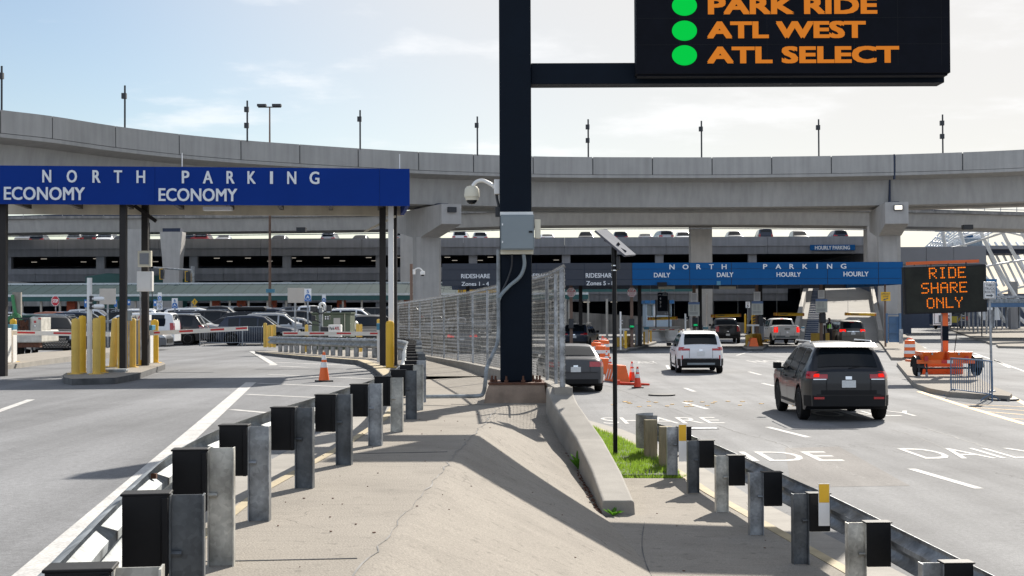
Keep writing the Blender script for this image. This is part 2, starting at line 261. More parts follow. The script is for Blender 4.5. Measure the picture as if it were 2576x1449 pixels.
class MB:
    def __init__(s): s.v, s.f, s.m = [], [], []
    def add(s, v, f, mi=0):
        o = len(s.v); s.v += [tuple(q) for q in v]; s.f += [tuple(i + o for i in q) for q in f]; s.m += [mi] * len(f); return s
    def box(s, x0, x1, y0, y1, z0, z1, mi=0):
        return s.add([(x0, y0, z0), (x1, y0, z0), (x1, y1, z0), (x0, y1, z0), (x0, y0, z1), (x1, y0, z1), (x1, y1, z1), (x0, y1, z1)],
                     [(0, 3, 2, 1), (4, 5, 6, 7), (0, 1, 5, 4), (1, 2, 6, 5), (2, 3, 7, 6), (3, 0, 4, 7)], mi)
    def cbox(s, c, d, rz=0, mi=0, tilt=None):
        mt = Matrix.Translation(c) @ Matrix.Rotation(rz, 4, 'Z')
        if tilt: mt = mt @ Matrix.Rotation(tilt[1], 4, tilt[0])
        v = [mt @ Vector((x * d[0] / 2, y * d[1] / 2, z * d[2] / 2)) for z in (-1, 1) for x, y in ((-1, -1), (1, -1), (1, 1), (-1, 1))]
        return s.add(v, [(0, 3, 2, 1), (4, 5, 6, 7), (0, 1, 5, 4), (1, 2, 6, 5), (2, 3, 7, 6), (3, 0, 4, 7)], mi)
    def bar(s, p, q, wd, ht, mi=0):
        p, q = Vector(p), Vector(q); d = (q - p).normalized(); up = Vector((0, 0, 1)) if abs(d.z) < .98 else Vector((0, 1, 0))
        a = d.cross(up).normalized(); b = a.cross(d).normalized()
        v = [e + a * i * wd / 2 + b * j * ht / 2 for e in (p, q) for i, j in ((-1, -1), (1, -1), (1, 1), (-1, 1))]
        return s.add(v, [(0, 1, 2, 3), (7, 6, 5, 4), (4, 5, 1, 0), (5, 6, 2, 1), (6, 7, 3, 2), (7, 4, 0, 3)], mi)
    def tube(s, pts, r, n=8, mi=0, cap=True):
        pts = [Vector(p) for p in pts]; rr = r if isinstance(r, (list, tuple)) else [r] * len(pts); v, f = [], []
        a = None
        for i, p in enumerate(pts):
            d = (pts[min(i + 1, len(pts) - 1)] - pts[max(i - 1, 0)]).normalized()
            if a is None: a = d.cross(Vector((0, 0, 1)) if abs(d.z) < .95 else Vector((0, 1, 0))).normalized()
            else: a = (a - d * a.dot(d)).normalized()
            b = d.cross(a)
            v += [p + (a * math.cos(6.28318 * k / n) + b * math.sin(6.28318 * k / n)) * rr[i] for k in range(n)]
        for i in range(len(pts) - 1):
            for k in range(n):
                f.append((i * n + k, i * n + (k + 1) % n, (i + 1) * n + (k + 1) % n, (i + 1) * n + k))
        if cap: f += [tuple(range(n - 1, -1, -1)), tuple(range((len(pts) - 1) * n, len(pts) * n))]
        return s.add(v, f, mi)
    def lathe(s, prof, c=(0, 0, 0), n=20, mi=0, axis='z'):
        v, f = [], []; c = Vector(c)
        for r, z in prof:
            for k in range(n):
                a = 6.28318 * k / n; q = (r * math.cos(a), r * math.sin(a), z)
                if axis == 'x': q = (z, q[0], q[1])
                v.append(c + Vector(q))
        for i in range(len(prof) - 1):
            for k in range(n): f.append((i * n + k, i * n + (k + 1) % n, (i + 1) * n + (k + 1) % n, (i + 1) * n + k))
        if prof[0][0] > 1e-4: f.append(tuple(range(n - 1, -1, -1)))
        if prof[-1][0] > 1e-4: f.append(tuple(range((len(prof) - 1) * n, len(prof) * n)))
        return s.add(v, f, mi)
    def prism(s, poly, z0, z1, mt=0, ms=0):
        """plan polygon (x, y) raised from z0 to z1 (numbers or functions of x, y)"""
        n = len(poly); fz = lambda z, p: z(*p) if callable(z) else z
        if sum(poly[i][0] * poly[(i + 1) % n][1] - poly[(i + 1) % n][0] * poly[i][1] for i in range(n)) < 0: poly = poly[::-1]
        v = [(p[0], p[1], fz(z0, p)) for p in poly] + [(p[0], p[1], fz(z1, p)) for p in poly]
        s.add(v, [(i, (i + 1) % n, n + (i + 1) % n, n + i) for i in range(n)] + [tuple(range(n - 1, -1, -1))], ms)
        return s.add(v[n:], [tuple(range(n))], mt)
    def xprism(s, poly, x0, x1, mi=0):
        """(y, z) polygon run along x"""
        n = len(poly); v = [(x0, y, z) for y, z in poly] + [(x1, y, z) for y, z in poly]
        return s.add(v, [(i, (i + 1) % n, n + (i + 1) % n, n + i) for i in range(n)] + [tuple(range(n - 1, -1, -1)), tuple(range(n, 2 * n))], mi)
    def yprism(s, poly, y0, y1, mi=0):
        n = len(poly); v = [(x, y0, z) for x, z in poly] + [(x, y1, z) for x, z in poly]
        return s.add(v, [(i, n + i, n + (i + 1) % n, (i + 1) % n) for i in range(n)] + [tuple(range(n)), tuple(range(2 * n - 1, n - 1, -1))], mi)
    def grid(s, fn, ni, nj, mi=0):
        v = [fn(i, j) for i in range(ni) for j in range(nj)]
        return s.add(v, [(i * nj + j, (i + 1) * nj + j, (i + 1) * nj + j + 1, i * nj + j + 1) for i in range(ni - 1) for j in range(nj - 1)], mi)
    def text(s, t, o, ux, uz, wd, ht, dep=.01, bold=.0, mi=0):
        """letters in the box wd x ht from corner o along ux, uz, standing dep proud"""
        g, f, asp = glyphs(t, 0); o, ux, uz = Vector(o), Vector(ux), Vector(uz); nn = ux.cross(uz)
        bw = bold * 1.3 * ht                                   # half stroke growth
        sh = [(0, 0)] if bold <= 0 else [(-bw, -bw * .6), (bw, -bw * .6), (-bw, bw * .6), (bw, bw * .6), (0, 0)]
        for c, (dx, dz) in enumerate(sh):
            d = dep - c * min(.0008, dep * .1)
            a = [o + ux * (bw + x * (wd - 2 * bw) + dx) + uz * (bw * .6 + z * (ht - 1.2 * bw) + dz) + nn * d for x, z in g]
            s.add(a, f, mi); n = len(g)
            if dep > .008 and c < 4:
                ed = {}
                for q in f:
                    for i in range(len(q)):
                        e = (q[i], q[(i + 1) % len(q)])
                        if (e[1], e[0]) in ed: del ed[(e[1], e[0])]
                        else: ed[e] = 1
                s.add(a + [p - nn * d for p in a], [(y, x, x + n, y + n) for x, y in ed], mi)
        return s
    def build(s, name, mats, parent=None, local=False, smooth=False, bevel=0., origin=None):
        me = bpy.data.meshes.new(name)
        off = Vector((0, 0, 0))
        if origin is not None: off = Vector(origin)
        elif parent is not None and not local: off = wloc(parent)
        me.from_pydata([(x - off.x, y - off.y, z - off.z) for x, y, z in s.v], [], s.f)
        ml = mats if isinstance(mats, (list, tuple)) else [mats]
        for q in ml: me.materials.append(M(q) if isinstance(q, str) else q)
        if len(ml) > 1: me.polygons.foreach_set('material_index', s.m)
        if smooth:
            me.polygons.foreach_set('use_smooth', [True] * len(me.polygons))
            me.set_sharp_from_angle(angle=R(38))
        o = bpy.data.objects.new(name, me); COL.objects.link(o)
        if origin is not None: o.location = off
        if parent is not None:
            o.parent = parent
            if origin is not None: o.location = off - wloc(parent)
        if bevel:
            bv = o.modifiers.new('bevel', 'BEVEL'); bv.width = bevel; bv.segments = 2; bv.limit_method = 'ANGLE'; bv.angle_limit = R(40)
        return o
def tag(o, label=None, cat=None, group=None, kind=None):
    if label: o['label'] = label
    if cat: o['category'] = cat
    if group: o['group'] = group
    if kind: o['kind'] = kind
    return o
def thing(name, label, cat, loc=(0, 0, 0), rz=0, group=None):
    o = bpy.data.objects.new(name, None); COL.objects.link(o); o.empty_display_size = .2
    o.location = loc; o.rotation_euler = (0, 0, rz)
    return tag(o, label, cat, group)
def struct(o): o['kind'] = 'structure'; return o
def dup(root, loc, rz=0, label=None, group=None, paint=None, scale=1.):
    r = root.copy(); COL.objects.link(r); r.location = loc; r.rotation_euler = (0, 0, rz); r.scale = (scale,) * 3
    tag(r, label, None, group)
    def rec(src, dst):
        for ch in list(src.children):
            c = ch.copy(); COL.objects.link(c); c.parent = dst
            if paint and ch.name.split('.')[0] == 'body':
                c.material_slots[0].link = 'OBJECT'; c.material_slots[0].material = M('paint_' + paint)
            rec(ch, c)
    rec(root, r)
    return r
def lerp(a, b, t): return a + (b - a) * t
def pl(pts, x):
    if x <= pts[0][0]: return pts[0][1]
    for (a, b), (c, d) in zip(pts, pts[1:]):
        if x <= c: return b + (d - b) * (x - a) / (c - a)
    return pts[-1][1]
def resample(pts, step):
    pts = [Vector(p) for p in pts]; outp = [pts[0]]; acc = 0.
    for a, b in zip(pts, pts[1:]):
        d = (b - a).length; t = step - acc
        while t <= d: outp.append(a.lerp(b, t / d)); t += step
        acc = d - (t - step)
    return outp
def smoothpath(pts, n=6):
    """Catmull-Rom through the points"""
    pts = [Vector(p) for p in pts]; o = []
    for i in range(len(pts) - 1):
        p0, p1, p2, p3 = pts[max(i - 1, 0)], pts[i], pts[i + 1], pts[min(i + 2, len(pts) - 1)]
        for k in range(n):
            t = k / n
            o.append(.5 * ((2 * p1) + (p2 - p0) * t + (2 * p0 - 5 * p1 + 4 * p2 - p3) * t * t + (3 * p1 - p0 - 3 * p2 + p3) * t ** 3))
    return o + [pts[-1]]
# ---------------------------------------------------------------- terrain
def hL(Y): return pl([(42, .87), (60, .74), (84, .66), (96, 1.0), (110, 1.22), (140, 1.3)], Y)
def GL(px, py, dz=0.):
    z = .87
    for _ in range(12):
        p = G(px, py, z + dz); z = hL(p.y)
    return Vector((p.x, p.y, z + dz))
XF_ = [(21.9, .78), (24.6, .66), (28, .27), (37.8, -1.15), (46.4, -2.7), (53, -4.0), (60, -5.6), (75, -9.3), (176, -30)]
def XF(Y): return pl(XF_, Y)
def ZF(Y): return pl([(21.9, 1.34), (37.8, 1.17), (46.4, 1.08), (60, .95), (75, .75)], Y)
def XL(Y): return pl([(1, -1.75), (6, -1.9), (10, -2.2), (12.6, -2.15), (16, -1.95), (20, -1.85), (26, -2.05), (31, -2.5), (33.7, -3.05)], Y)
def XC(Y): return pl([(1, -.95), (8, -.9), (16.5, -.54), (24, -.1), (26, -.1)], Y)
def XG(Y): return pl([(1, 1.35), (14, 1.25), (17, 1.06), (20, .93), (22, .56), (23, .52)], Y) if Y < 23 else XF(Y) - .1
def zg(Y): return pl([(1, .08), (17, .10), (19, .22), (20.2, .36), (21.5, .72), (22.5, .97), (23.5, 1.0)], Y)
def XK(Y): return pl([(1, 3.75), (8, 3.5), (11.9, 3.35), (13.7, 3.2), (19.4, 2.72), (23, 2.55)], Y)
def zi(X, Y):
    a, b = XC(Y), XG(Y)
    if X <= a: return 1.0
    if X <= b:
        t = (X - a) / (b - a); t = max(0., (t - .04)) / .96
        return 1.0 - (1.0 - zg(Y)) * (t if t < .8 else .8 + (t - .8) * 1.0)
    return lerp(zg(Y), .04, min(1, (X - b) / (XK(Y) - b)))

m = MB(); m.add([(-900, -60, -.02), (900, -60, -.02), (900, 2500, -.02), (-900, 2500, -.02)], [(0, 1, 2, 3)])
struct(m.build('ground', 'concrete_old'))
m = MB(); m.add([(2.0, -8, 0), (70, -8, 0), (70, 330, 0), (-26, 330, 0), (-26, 30, 0), (.5, 21, 0)], [(0, 1, 2, 3, 4, 5)])
struct(m.build('road', 'asphalt'))
# raised car park and its entrance lanes on the left
m = MB(); ys = [-8, 10, 22, 26, 30, 36, 42, 48, 55, 62, 70, 80, 95, 110, 130, 150, 168]
for a, b in zip(ys, ys[1:]):
    xa, xb = (-1.3 if a < 23 else XF(a) - .12), (-1.3 if b < 23 else XF(b) - .12)
    m.add([(-150, a, hL(a)), (xa, a, hL(a)), (xb, b, hL(b)), (-150, b, hL(b)), (xa, a, -.1), (xb, b, -.1)], [(0, 1, 2, 3), (1, 4, 5, 2)])
struct(m.build('parking_lot', 'lot_asphalt'))
m = MB(); m.prism([(-14, 106), (1.5, 106), (1.5, 138), (-24, 138)], -.1, .62, 0, 1); struct(m.build('parking_lot', ['lot_asphalt', 'kerb_concrete']))
# concrete island between the two roads: level on the left, falling to the right road
m = MB(); Ys = [1 + i * .4 for i in range(82)]; NT = 44
def island_pt(i, j):
    Y = Ys[i]; a, b = XL(Y), XG(Y); X = lerp(a, b, j / (NT - 1)); return (X, Y, zi(X, Y))
m.grid(lambda i, j: island_pt(i, j), len(Ys), NT)
m.f = [tuple(reversed(q)) for q in m.f]
for i in range(len(Ys) - 1):
    a, b = island_pt(i, 0), island_pt(i + 1, 0)
    m.add([a, b, (b[0], b[1], .5), (a[0], a[1], .5)], [(0, 1, 2, 3)], 1)
ap = [y for y in Ys if y <= 21.3]
def apron(i, j):
    Y = ap[i]; a = XG(Y) if Y < 16.9 else XG(Y) + .3; X = lerp(a, XK(Y), j / 11)
    return (X, Y, zi(X, Y) if Y < 16.9 else lerp(lerp(zg(16.9), .05, min(1, (Y - 16.9) / 1.5)), .04, j / 11))
m.grid(apron, len(ap), 12)
for i in range(len(ap) - 1):
    a, b = apron(i, 11), apron(i + 1, 11)
    m.add([a, b, (b[0], b[1], -.05), (a[0], a[1], -.05)], [(3, 2, 1, 0)], 1)
struct(m.build('traffic_island', ['slab', 'kerb_concrete'], smooth=True))
# the far part of the island: pavement behind the bending guardrail
kerb_pts = [(-3.05, 33.7), (-3.95, 40), (-4.9, 45), (-7.7, 52), (-10.3, 58.9)]
def strip(pts, d0, d1, z, m=None, mi=0, z0=None):
    """flat band following a plan path between offsets d0 and d1 (left of travel positive)"""
    m = m or MB(); P2 = [Vector((p[0], p[1])) for p in pts]; o = []
    for i, p in enumerate(P2):
        t = (P2[min(i + 1, len(P2) - 1)] - P2[max(i - 1, 0)]).normalized(); nn = Vector((-t.y, t.x))
        zz = z(p.x, p.y) if callable(z) else z
        o += [(*(p + nn * d0), zz), (*(p + nn * d1), zz)]
    k = len(P2)
    m.add(o, [(2 * i, 2 * i + 1, 2 * i + 3, 2 * i + 2) for i in range(k - 1)], mi)
    if z0 is not None:
        q = [(a[0], a[1], z0) for a in o]; n = len(m.v); m.v += q; base = n - 2 * k
        for i in range(k - 1):
            for s_ in (0, 1):
                m.f.append((base + 2 * i + s_, base + 2 * i + 2 + s_, n + 2 * i + 2 + s_, n + 2 * i + s_)); m.m.append(mi)
        for i in (0, k - 1): m.f.append((base + 2 * i, base + 2 * i + 1, n + 2 * i + 1, n + 2 * i)); m.m.append(mi)
    return m
poly = [(-2.55, 31.2)] + kerb_pts + [(-11.2, 62), (-9.8, 64.5), (-6.9, 64.5)] + [(XF(y) - .1, y) for y in (58, 50, 44, 38, 33.2)]
m = MB(); m.prism(poly, .3, lambda x, y: 1.0 if y < 45 else lerp(1.0, .80, (y - 45) / 20), 0, 1)
struct(m.build('pavement', ['slab', 'kerb_dirty']))
m = strip(kerb_pts, -.02, -.30, lambda x, y: (1.0 if y < 45 else lerp(1.0, .80, (y - 45) / 20)) + .004); struct(m.build('kerb', 'kerb_yellow'))
m = strip([(XL(y), y) for y in (3, 6, 9, 12, 16, 20, 26, 31)], .0, -.09, 1.005); struct(m.build('kerb', 'kerb_yellow'))
m = strip([(XL(y), y) for y in (1, 6, 9, 12, 16, 20, 26, 31)], .05, .72, .876); struct(m.build('gutter', 'kerb_concrete'))
m = strip([(XK(y), y) for y in (1, 8, 12, 14, 19.4, 23)] + [(2.3, 26.5), (1.86, 30), (1.2, 33)], .0, .13, .05, z0=-.03); struct(m.build('kerb', 'kerb_yellow'))
m = strip([(XK(y), y) for y in (1, 8, 12, 14, 19.4, 23)] + [(2.3, 26.5), (1.86, 30), (1.2, 33)], -.02, -.48, .006); struct(m.build('gutter', 'kerb_concrete'))
# dirt along joints of the island
m = MB(); m.bar((-1.0, 23.2, 1.003), (.52, 22.7, 1.003), .03, .004); m.bar((-2.0, 15.1, 1.003), (-.7, 15.3, 1.003), .018, .004); m.bar((-1.95, 8.6, 1.003), (-.95, 8.7, 1.003), .014, .004)
struct(m.build('slab_joint', 'kerb_dirty'))
m = MB(); q = [Vector((XC(y) + random.uniform(-.03, .03), y, 0)) for y in [3 + .22 * i for i in range(94)]]
for a, b in zip(q, q[1:]):
    w0 = random.uniform(.002, .009); m.add([(a.x - w0, a.y, zi(a.x - w0, a.y) + .004), (b.x - w0, b.y, zi(b.x - w0, b.y) + .004), (b.x + w0, b.y, zi(b.x + w0, b.y) + .005), (a.x + w0, a.y, zi(a.x + w0, a.y) + .005)], [(3, 2, 1, 0)])
m.f = [tuple(reversed(f)) for f in m.f]; struct(m.build('slab_joint', 'concrete_old'))
m = MB(); q = [Vector((1.15 + .55 * math.sin(i * .22) * .25 + i * .012, 6.2 + i * .35, 0)) for i in range(30)]
for a, b in zip(q, q[1:]): w0 = random.uniform(.002, .006); m.add([(a.x - w0, a.y, zi(a.x, a.y) + .004), (a.x + w0, a.y, zi(a.x, a.y) + .004), (b.x + w0, b.y, zi(b.x, b.y) + .004), (b.x - w0, b.y, zi(b.x, b.y) + .004)], [(0, 1, 2, 3)])
struct(m.build('slab_crack', 'kerb_dirty'))
# dead leaves in the gutter along the low wall
m = MB()
for i in range(120): y = random.uniform(16.8, 20.5); x = XG(y) - abs(random.gauss(0, .035)) - .02; m.cbox((x, y, zi(x, y) + .008), (.03 * random.random() + .008, .025, .008), random.uniform(0, 3), 0, ('X', random.uniform(-.6, .6)))
tag(m.build('leaf_litter', 'rust'), kind='stuff')
# lawn beside the solar pole
gp = [(1.18, 21.25), (2.5, 21.25), (2.42, 24), (2.1, 27.2), (1.68, 30), (.9, 30.5), (.98, 22.2)]
m = MB(); m.prism(gp, -.02, .07); struct(m.build('lawn_soil', 'kerb_dirty'))
def inside(p, poly):
    c = False
    for (x0, y0), (x1, y1) in zip(poly, poly[1:] + poly[:1]):
        if (y0 > p[1]) != (y1 > p[1]) and p[0] < (x1 - x0) * (p[1] - y0) / (y1 - y0) + x0: c = not c
    return c
def blades(poly, n, z, h, name='grass', mt='grass'):
    m = MB(); xs = [p[0] for p in poly]; ys_ = [p[1] for p in poly]; k = 0
    while k < n:
        x, y = random.uniform(min(xs), max(xs)), random.uniform(min(ys_), max(ys_))
        if not inside((x, y), poly): continue
        if random.random() < .55 * (math.sin(x * 7.1 + y * 2.3) * math.sin(y * 3.7 - x * 4.1) > .25): k += 1; continue
        k += 1; a = random.uniform(0, 6.28); hh = h * random.uniform(.5, 1.3); r = .006
        lx, ly = random.uniform(-.03, .03), random.uniform(-.03, .03)
        m.add([(x - r * math.cos(a), y - r * math.sin(a), z), (x + r * math.cos(a), y + r * math.sin(a), z), (x + lx, y + ly, z + hh)], [(0, 1, 2)])
    return tag(m.build(name, mt), kind='stuff')
blades(gp, 20000, .06, .075)
blades([(1.0, 21.25), (2.6, 21.25), (2.6, 21.05), (1.0, 21.1)], 700, .03, .06)
# weeds
def weed(name, label, cat, c, n, h, mt, wid=.02, spread=.12):
    m = MB(); c = Vector(c)
    for i in range(n):
        a = random.uniform(0, 6.28); t = c + Vector((math.cos(a) * spread * random.uniform(.3, 1), math.sin(a) * spread * random.uniform(.3, 1), h * random.uniform(.5, 1)))
        mid = c.lerp(t, .55) + Vector((0, 0, h * .18)); sd_ = Vector((-math.sin(a), math.cos(a), 0)) * wid
        m.add([c, mid - sd_, t, mid + sd_], [(0, 1, 2, 3)])
    return tag(m.build(name, mt, origin=c), label, cat)
weed('weed_plant', 'bright green broad-leaved weed growing at the foot of the low concrete wall', 'plant', (.93, 19.6, .3), 26, .30, 'leaf', .045, .16)
weed('weed_plant', 'small dry seedy weed in the joint behind the right guardrail', 'plant', (2.78, 16.5, .05), 22, .28, 'weed', .006, .14)
weed('weed_plant', 'tuft of green weed at the near end of the low concrete wall', 'plant', (1.18, 16.75, .1), 14, .10, 'leaf', .02, .14)

# ---------------------------------------------------------------- road markings
def dash(p, q, wd, z, mt='lane_white', name='road_marking', gl=False):
    a, b = (GL(*p, .004), GL(*q, .004)) if gl else (G(*p, z), G(*q, z))
    d = (b - a); n = Vector((-d.y, d.x, 0)).normalized() * wd / 2
    m = MB(); m.add([a - n, b - n, b + n, a + n], [(0, 1, 2, 3)]); return struct(m.build(name, mt))
for p, q in [((2292, 1179), (2464, 1229)), ((1719, 1012), (1780, 1029)), ((1931, 1074), (2034, 1100)), ((1723, 976), (1747, 985)), ((1918, 964), (1952, 972)), ((1884, 935), (1914, 943)),
             ((1678, 919), (1683, 928)), ((1853, 894), (1908, 879)), ((2418, 936), (2462, 962)), ((2360, 905), (2384, 915)), ((2470, 967), (2520, 1000)), ((2310, 868), (2330, 876)), ((2500, 905), (2540, 925))]:
    dash(p, q, .14, .004)
for p, q in [((2312, 985), (2440, 1026)), ((2440, 1026), (2600, 1073))]: dash(p, q, .18, .004, 'lane_yellow')
for p, q in [((2405, 1016), (2600, 1024)), ((2436, 1024), (2600, 1034)), ((2465, 1034), (2600, 1045)), ((2534, 1052), (2600, 1056))]: dash(p, q, .09, .0045, 'lane_yellow')
dash((2544, 997), (2600, 1028), .16, .004, 'lane_yellow'); dash((2450, 888), (2580, 935), .12, .004)
m = MB(); e = [(8.0, -2.88), (17.05, -4.04), (31.5, -5.9), (45.9, -7.7)]
for (ya, xa), (yb, xb) in zip(e, e[1:]):
    m.add([(xa - .125, ya, hL(ya) + .004), (xa + .125, ya, hL(ya) + .004), (xb + .125, yb, hL(yb) + .004), (xb - .125, yb, hL(yb) + .004)], [(0, 1, 2, 3)])
struct(m.build('road_marking', 'lane_white'))
dash((690, 917), (632, 883), .22, 0, gl=True); dash((-40, 1047), (78, 1005), .15, 0, gl=True)
for p, q in [((667, 894), (820, 897)), ((676, 901), (905, 908)), ((690, 911), (925, 921)), ((702, 921), (935, 931)), ((676, 942), (935, 953)), ((650, 964), (890, 974)), ((622, 992), (795, 1000)), ((582, 1030), (690, 1040))]:
    dash(p, q, .16, 0, gl=True)
def road_text(t, x0, x1, y0, y1):
    m = MB(); m.text(t, (x0, y0, .004), (1, 0, 0), (0, 1, 0), x1 - x0, y1 - y0, 0.001, 0); return struct(m.build('road_lettering', 'lane_white'))
road_text('RIDE', 3.35, 5.53, 23.7, 25.3); road_text('DAILY', 6.95, 9.4, 24.0, 25.8); road_text('SHARE', 2.05, 4.75, 31.7, 33.6); road_text('ONLY', 7.3, 9.83, 33.7, 35.5)
road_text('HOURLY', 11.8, 15.6, 69, 72); road_text('ONLY', 5.9, 7.1, 68.5, 71.5)
m = MB()                                                     # raised pavement markers worn off the road
for i in range(34):
    x, y = random.uniform(2.2, 9.0), random.choice((37.5, 38.4, 39.2)) + random.uniform(-.3, .3); m.cbox((x, y, .008), (.1, .1, .014), random.uniform(0, 3))
o = m.build('road_stud_glue', 'lane_yellow'); tag(o, kind='stuff')
def crack(pts, wd, z=.0035):
    q = smoothpath([G(*p, z) for p in pts], 10); m = MB(); ln = [p + Vector((random.uniform(-.03, .03), random.uniform(-.05, .05), 0)) for p in q]
    for a, b in zip(ln, ln[1:]):
        d = b - a; n_ = Vector((-d.y, d.x, 0)).normalized(); w0 = wd * random.uniform(.2, 1); m.add([a - n_ * w0, b - n_ * w0, b + n_ * w0, a + n_ * w0], [(0, 1, 2, 3)])
    return struct(m.build('road_crack', 'block_plastic'))
crack([(1996, 1134), (2071, 1160), (2150, 1194), (2236, 1218)], .012); crack([(1515, 967), (1600, 995), (1645, 1012), (1748, 1048)], .012); crack([(1806, 1070), (1870, 1092), (1950, 1112), (2010, 1138)], .013)
crack([(2320, 1075), (2440, 1112), (2560, 1148)], .012); crack([(2150, 1112), (2290, 1128), (2380, 1150)], .008); crack([(2360, 990), (2470, 1020), (2576, 1052)], .008); crack([(1900, 1010), (2010, 1019), (2080, 1030)], .008); crack([(2240, 1080), (2330, 1108), (2400, 1138)], .010); crack([(2000, 1100), (2120, 1124), (2200, 1128)], .006)
m = MB(); m.add([G(1975, 1127, .002), G(2110, 1123, .002), G(2290, 1222, .002), G(1990, 1226, .002)], [(3, 2, 1, 0)]); m.f = [(0, 1, 2, 3)]; struct(m.build('asphalt_patch', 'asphalt_warm'))
m = MB(); a = G(1735, 1078); m.cbox((a.x + .2, a.y, .005), (.75, .5, .006), .1); o = struct(m.build('drain_pit', 'block_plastic')); m = MB(); m.cbox((a.x + .25, a.y - .08, .012), (.62, .28, .01), .1); tag(m.build('drain_cover', 'galvanised', origin=(a.x + .25, a.y - .08, .01)), 'flat steel drain cover set in the asphalt past the right guardrail', 'drain cover')
a = G(1665, 995); m = MB(); m.lathe([(.001, 0), (.40, 0), (.40, .04), (.3, .045), (.001, .045)], a, 24); tag(m.build('rubber_base', 'rubber', origin=a), 'black oval rubber base lying alone on the right road', 'rubber base')
a = G(2525, 1007); m = MB(); m.lathe([(.001, 0), (.42, 0), (.40, .05), (.3, .06), (.001, .06)], a, 24); tag(m.build('rubber_base', 'rubber', origin=a), 'black rubber base ring lying at the kerb nose below the sign trailer', 'rubber base')
m = MB()                                                     # small litter and leaves on the slab and gutters
for i in range(90):
    Y = random.uniform(7, 22); X = random.choice((random.uniform(XL(Y), XC(Y)), random.uniform(XC(Y), XK(Y) - .1)))
    s_ = random.uniform(.004, .016); m.cbox((X, Y, zi(X, Y) + .006), (s_, s_ * random.uniform(.5, 2), .006), random.uniform(0, 3))
tag(m.build('debris', 'rust'), kind='stuff')

# ---------------------------------------------------------------- guardrails
def ibeam(m, c, ax, h, mi=0):
    """steel post: web along ax (plan unit vector), flanges across it"""
    ax = Vector((ax[0], ax[1], 0)).normalized(); rz = math.atan2(ax.y, ax.x); c = Vector(c)
    m.cbox(c + Vector((0, 0, h / 2)), (.140, .008, h), rz, mi)
    for s_ in (-1, 1): m.cbox(c + ax * s_ * .073 + Vector((0, 0, h / 2)), (.008, .10, h), rz, mi)
WP = [(0, .156), (.018, .15), (.072, .115), (.083, .085), (.072, .058), (.012, .02), (.012, -.02), (.072, -.058), (.083, -.085), (.072, -.115), (.018, -.15), (0, -.156)]
def beam_mesh(path, nrm, zc):
    m = MB(); k = len(WP)
    m.grid(lambda i, j: (path[i][0] + nrm[i].x * WP[j][0], path[i][1] + nrm[i].y * WP[j][0], zc[i] + WP[j][1]), len(path), k)
    return m
def normals(path, side):
    o = []
    for i in range(len(path)):
        t = Vector(path[min(i + 1, len(path) - 1)]) - Vector(path[max(i - 1, 0)]); t = Vector((t.x, t.y, 0)).normalized(); o.append(Vector((-t.y, t.x, 0)) * side)
    return o
gl_root = thing('guardrail', 'galvanised steel guardrail with black blockouts curving along the left road', 'guardrail', (-1.5, 12, 1.0))
pts = [(-1.0, 2.7), (-1.2, 4.57), (-1.47, 6.44), (-1.735, 8.49), (-1.83, 10.3), (-1.78, 12.2), (-1.66, 14.05), (-1.545, 16.07), (-1.45, 17.9), (-1.42, 20.0)]
curve = [(-1.42, 20.0), (-1.48, 23), (-1.72, 27), (-2.03, 31), (-2.3, 35), (-2.52, 38.5), (-2.75, 41.5), (-3.2, 44.2), (-4.1, 46.9), (-6.2, 51.5), (-8.2, 56.5), (-10.1, 61)]
fine = smoothpath([(x, y, 0) for x, y in curve], 8)
posts = [Vector((x, y, 0)) for x, y in pts] + resample(fine, 1.9)[1:9] + resample(fine, .95)[17:]
full = smoothpath([(x, y, 0) for x, y in pts[:-1] + curve], 6)
nr = normals(full, 1); zI = lambda p: (1.0 if p[1] < 45 else lerp(1.0, .80, (p[1] - 45) / 20))
bz = [zI(p) + .69 - .03 - .156 for p in full]
bp = [(p[0] + n_.x * .295, p[1] + n_.y * .295) for p, n_ in zip(full, nr)]
beam_mesh(bp, nr, bz).build('rail', 'galvanised_bright', gl_root, smooth=True)
for i in range(8, len(bp), 9):
    for dz in (.07, -.07): MB().cbox((bp[i][0] + nr[i].x * .05, bp[i][1] + nr[i].y * .05, bz[i] + dz), (.03, .03, .03)).build('bolt', 'rust', gl_root)
for k, p in enumerate(posts):
    i = min(range(len(full)), key=lambda q: (full[q] - p).length); n_ = nr[i]; z0 = zI(p)
    hgt = .69 + random.uniform(-.012, .012)
    m = MB(); ibeam(m, (p.x, p.y, z0 - .02), n_, hgt + .02)
    if p.y < 24: m.tube([(p.x + n_.x * .02, p.y + n_.y * .02 - .02, z0 + .42), (p.x + n_.x * .06 - .02, p.y + n_.y * .06 - .02, z0 + .42)], .014, 6)
    po = m.build('post', ('galvanised', 'galvanised_pale', 'galvanised_dark', 'galvanised_pale', 'galvanised', 'galvanised_dark', 'galvanised_dark')[k % 7] if k < 20 else 'galvanised', gl_root)
    rz = math.atan2(n_.y, n_.x); c = p + n_ * .178
    m = MB(); m.cbox((c.x, c.y, z0 + .69 - .18), (.20, .135, .36), rz + random.uniform(-.04, .04)); m.cbox((c.x - n_.x * .085, c.y - n_.y * .085, z0 + .69 - .185), (.03, .17, .35), rz); m.cbox((c.x, c.y, z0 + .692), (.22, .14, .012), rz)
    b_ = m.build('blockout', 'block_plastic', po, bevel=.006)
    b_.location = b_.location
m = MB(); m.cbox(P(1029, 894, 43.2), (.33, .02, .25)); m.build('marker_plate', 'white_paint', gl_root)

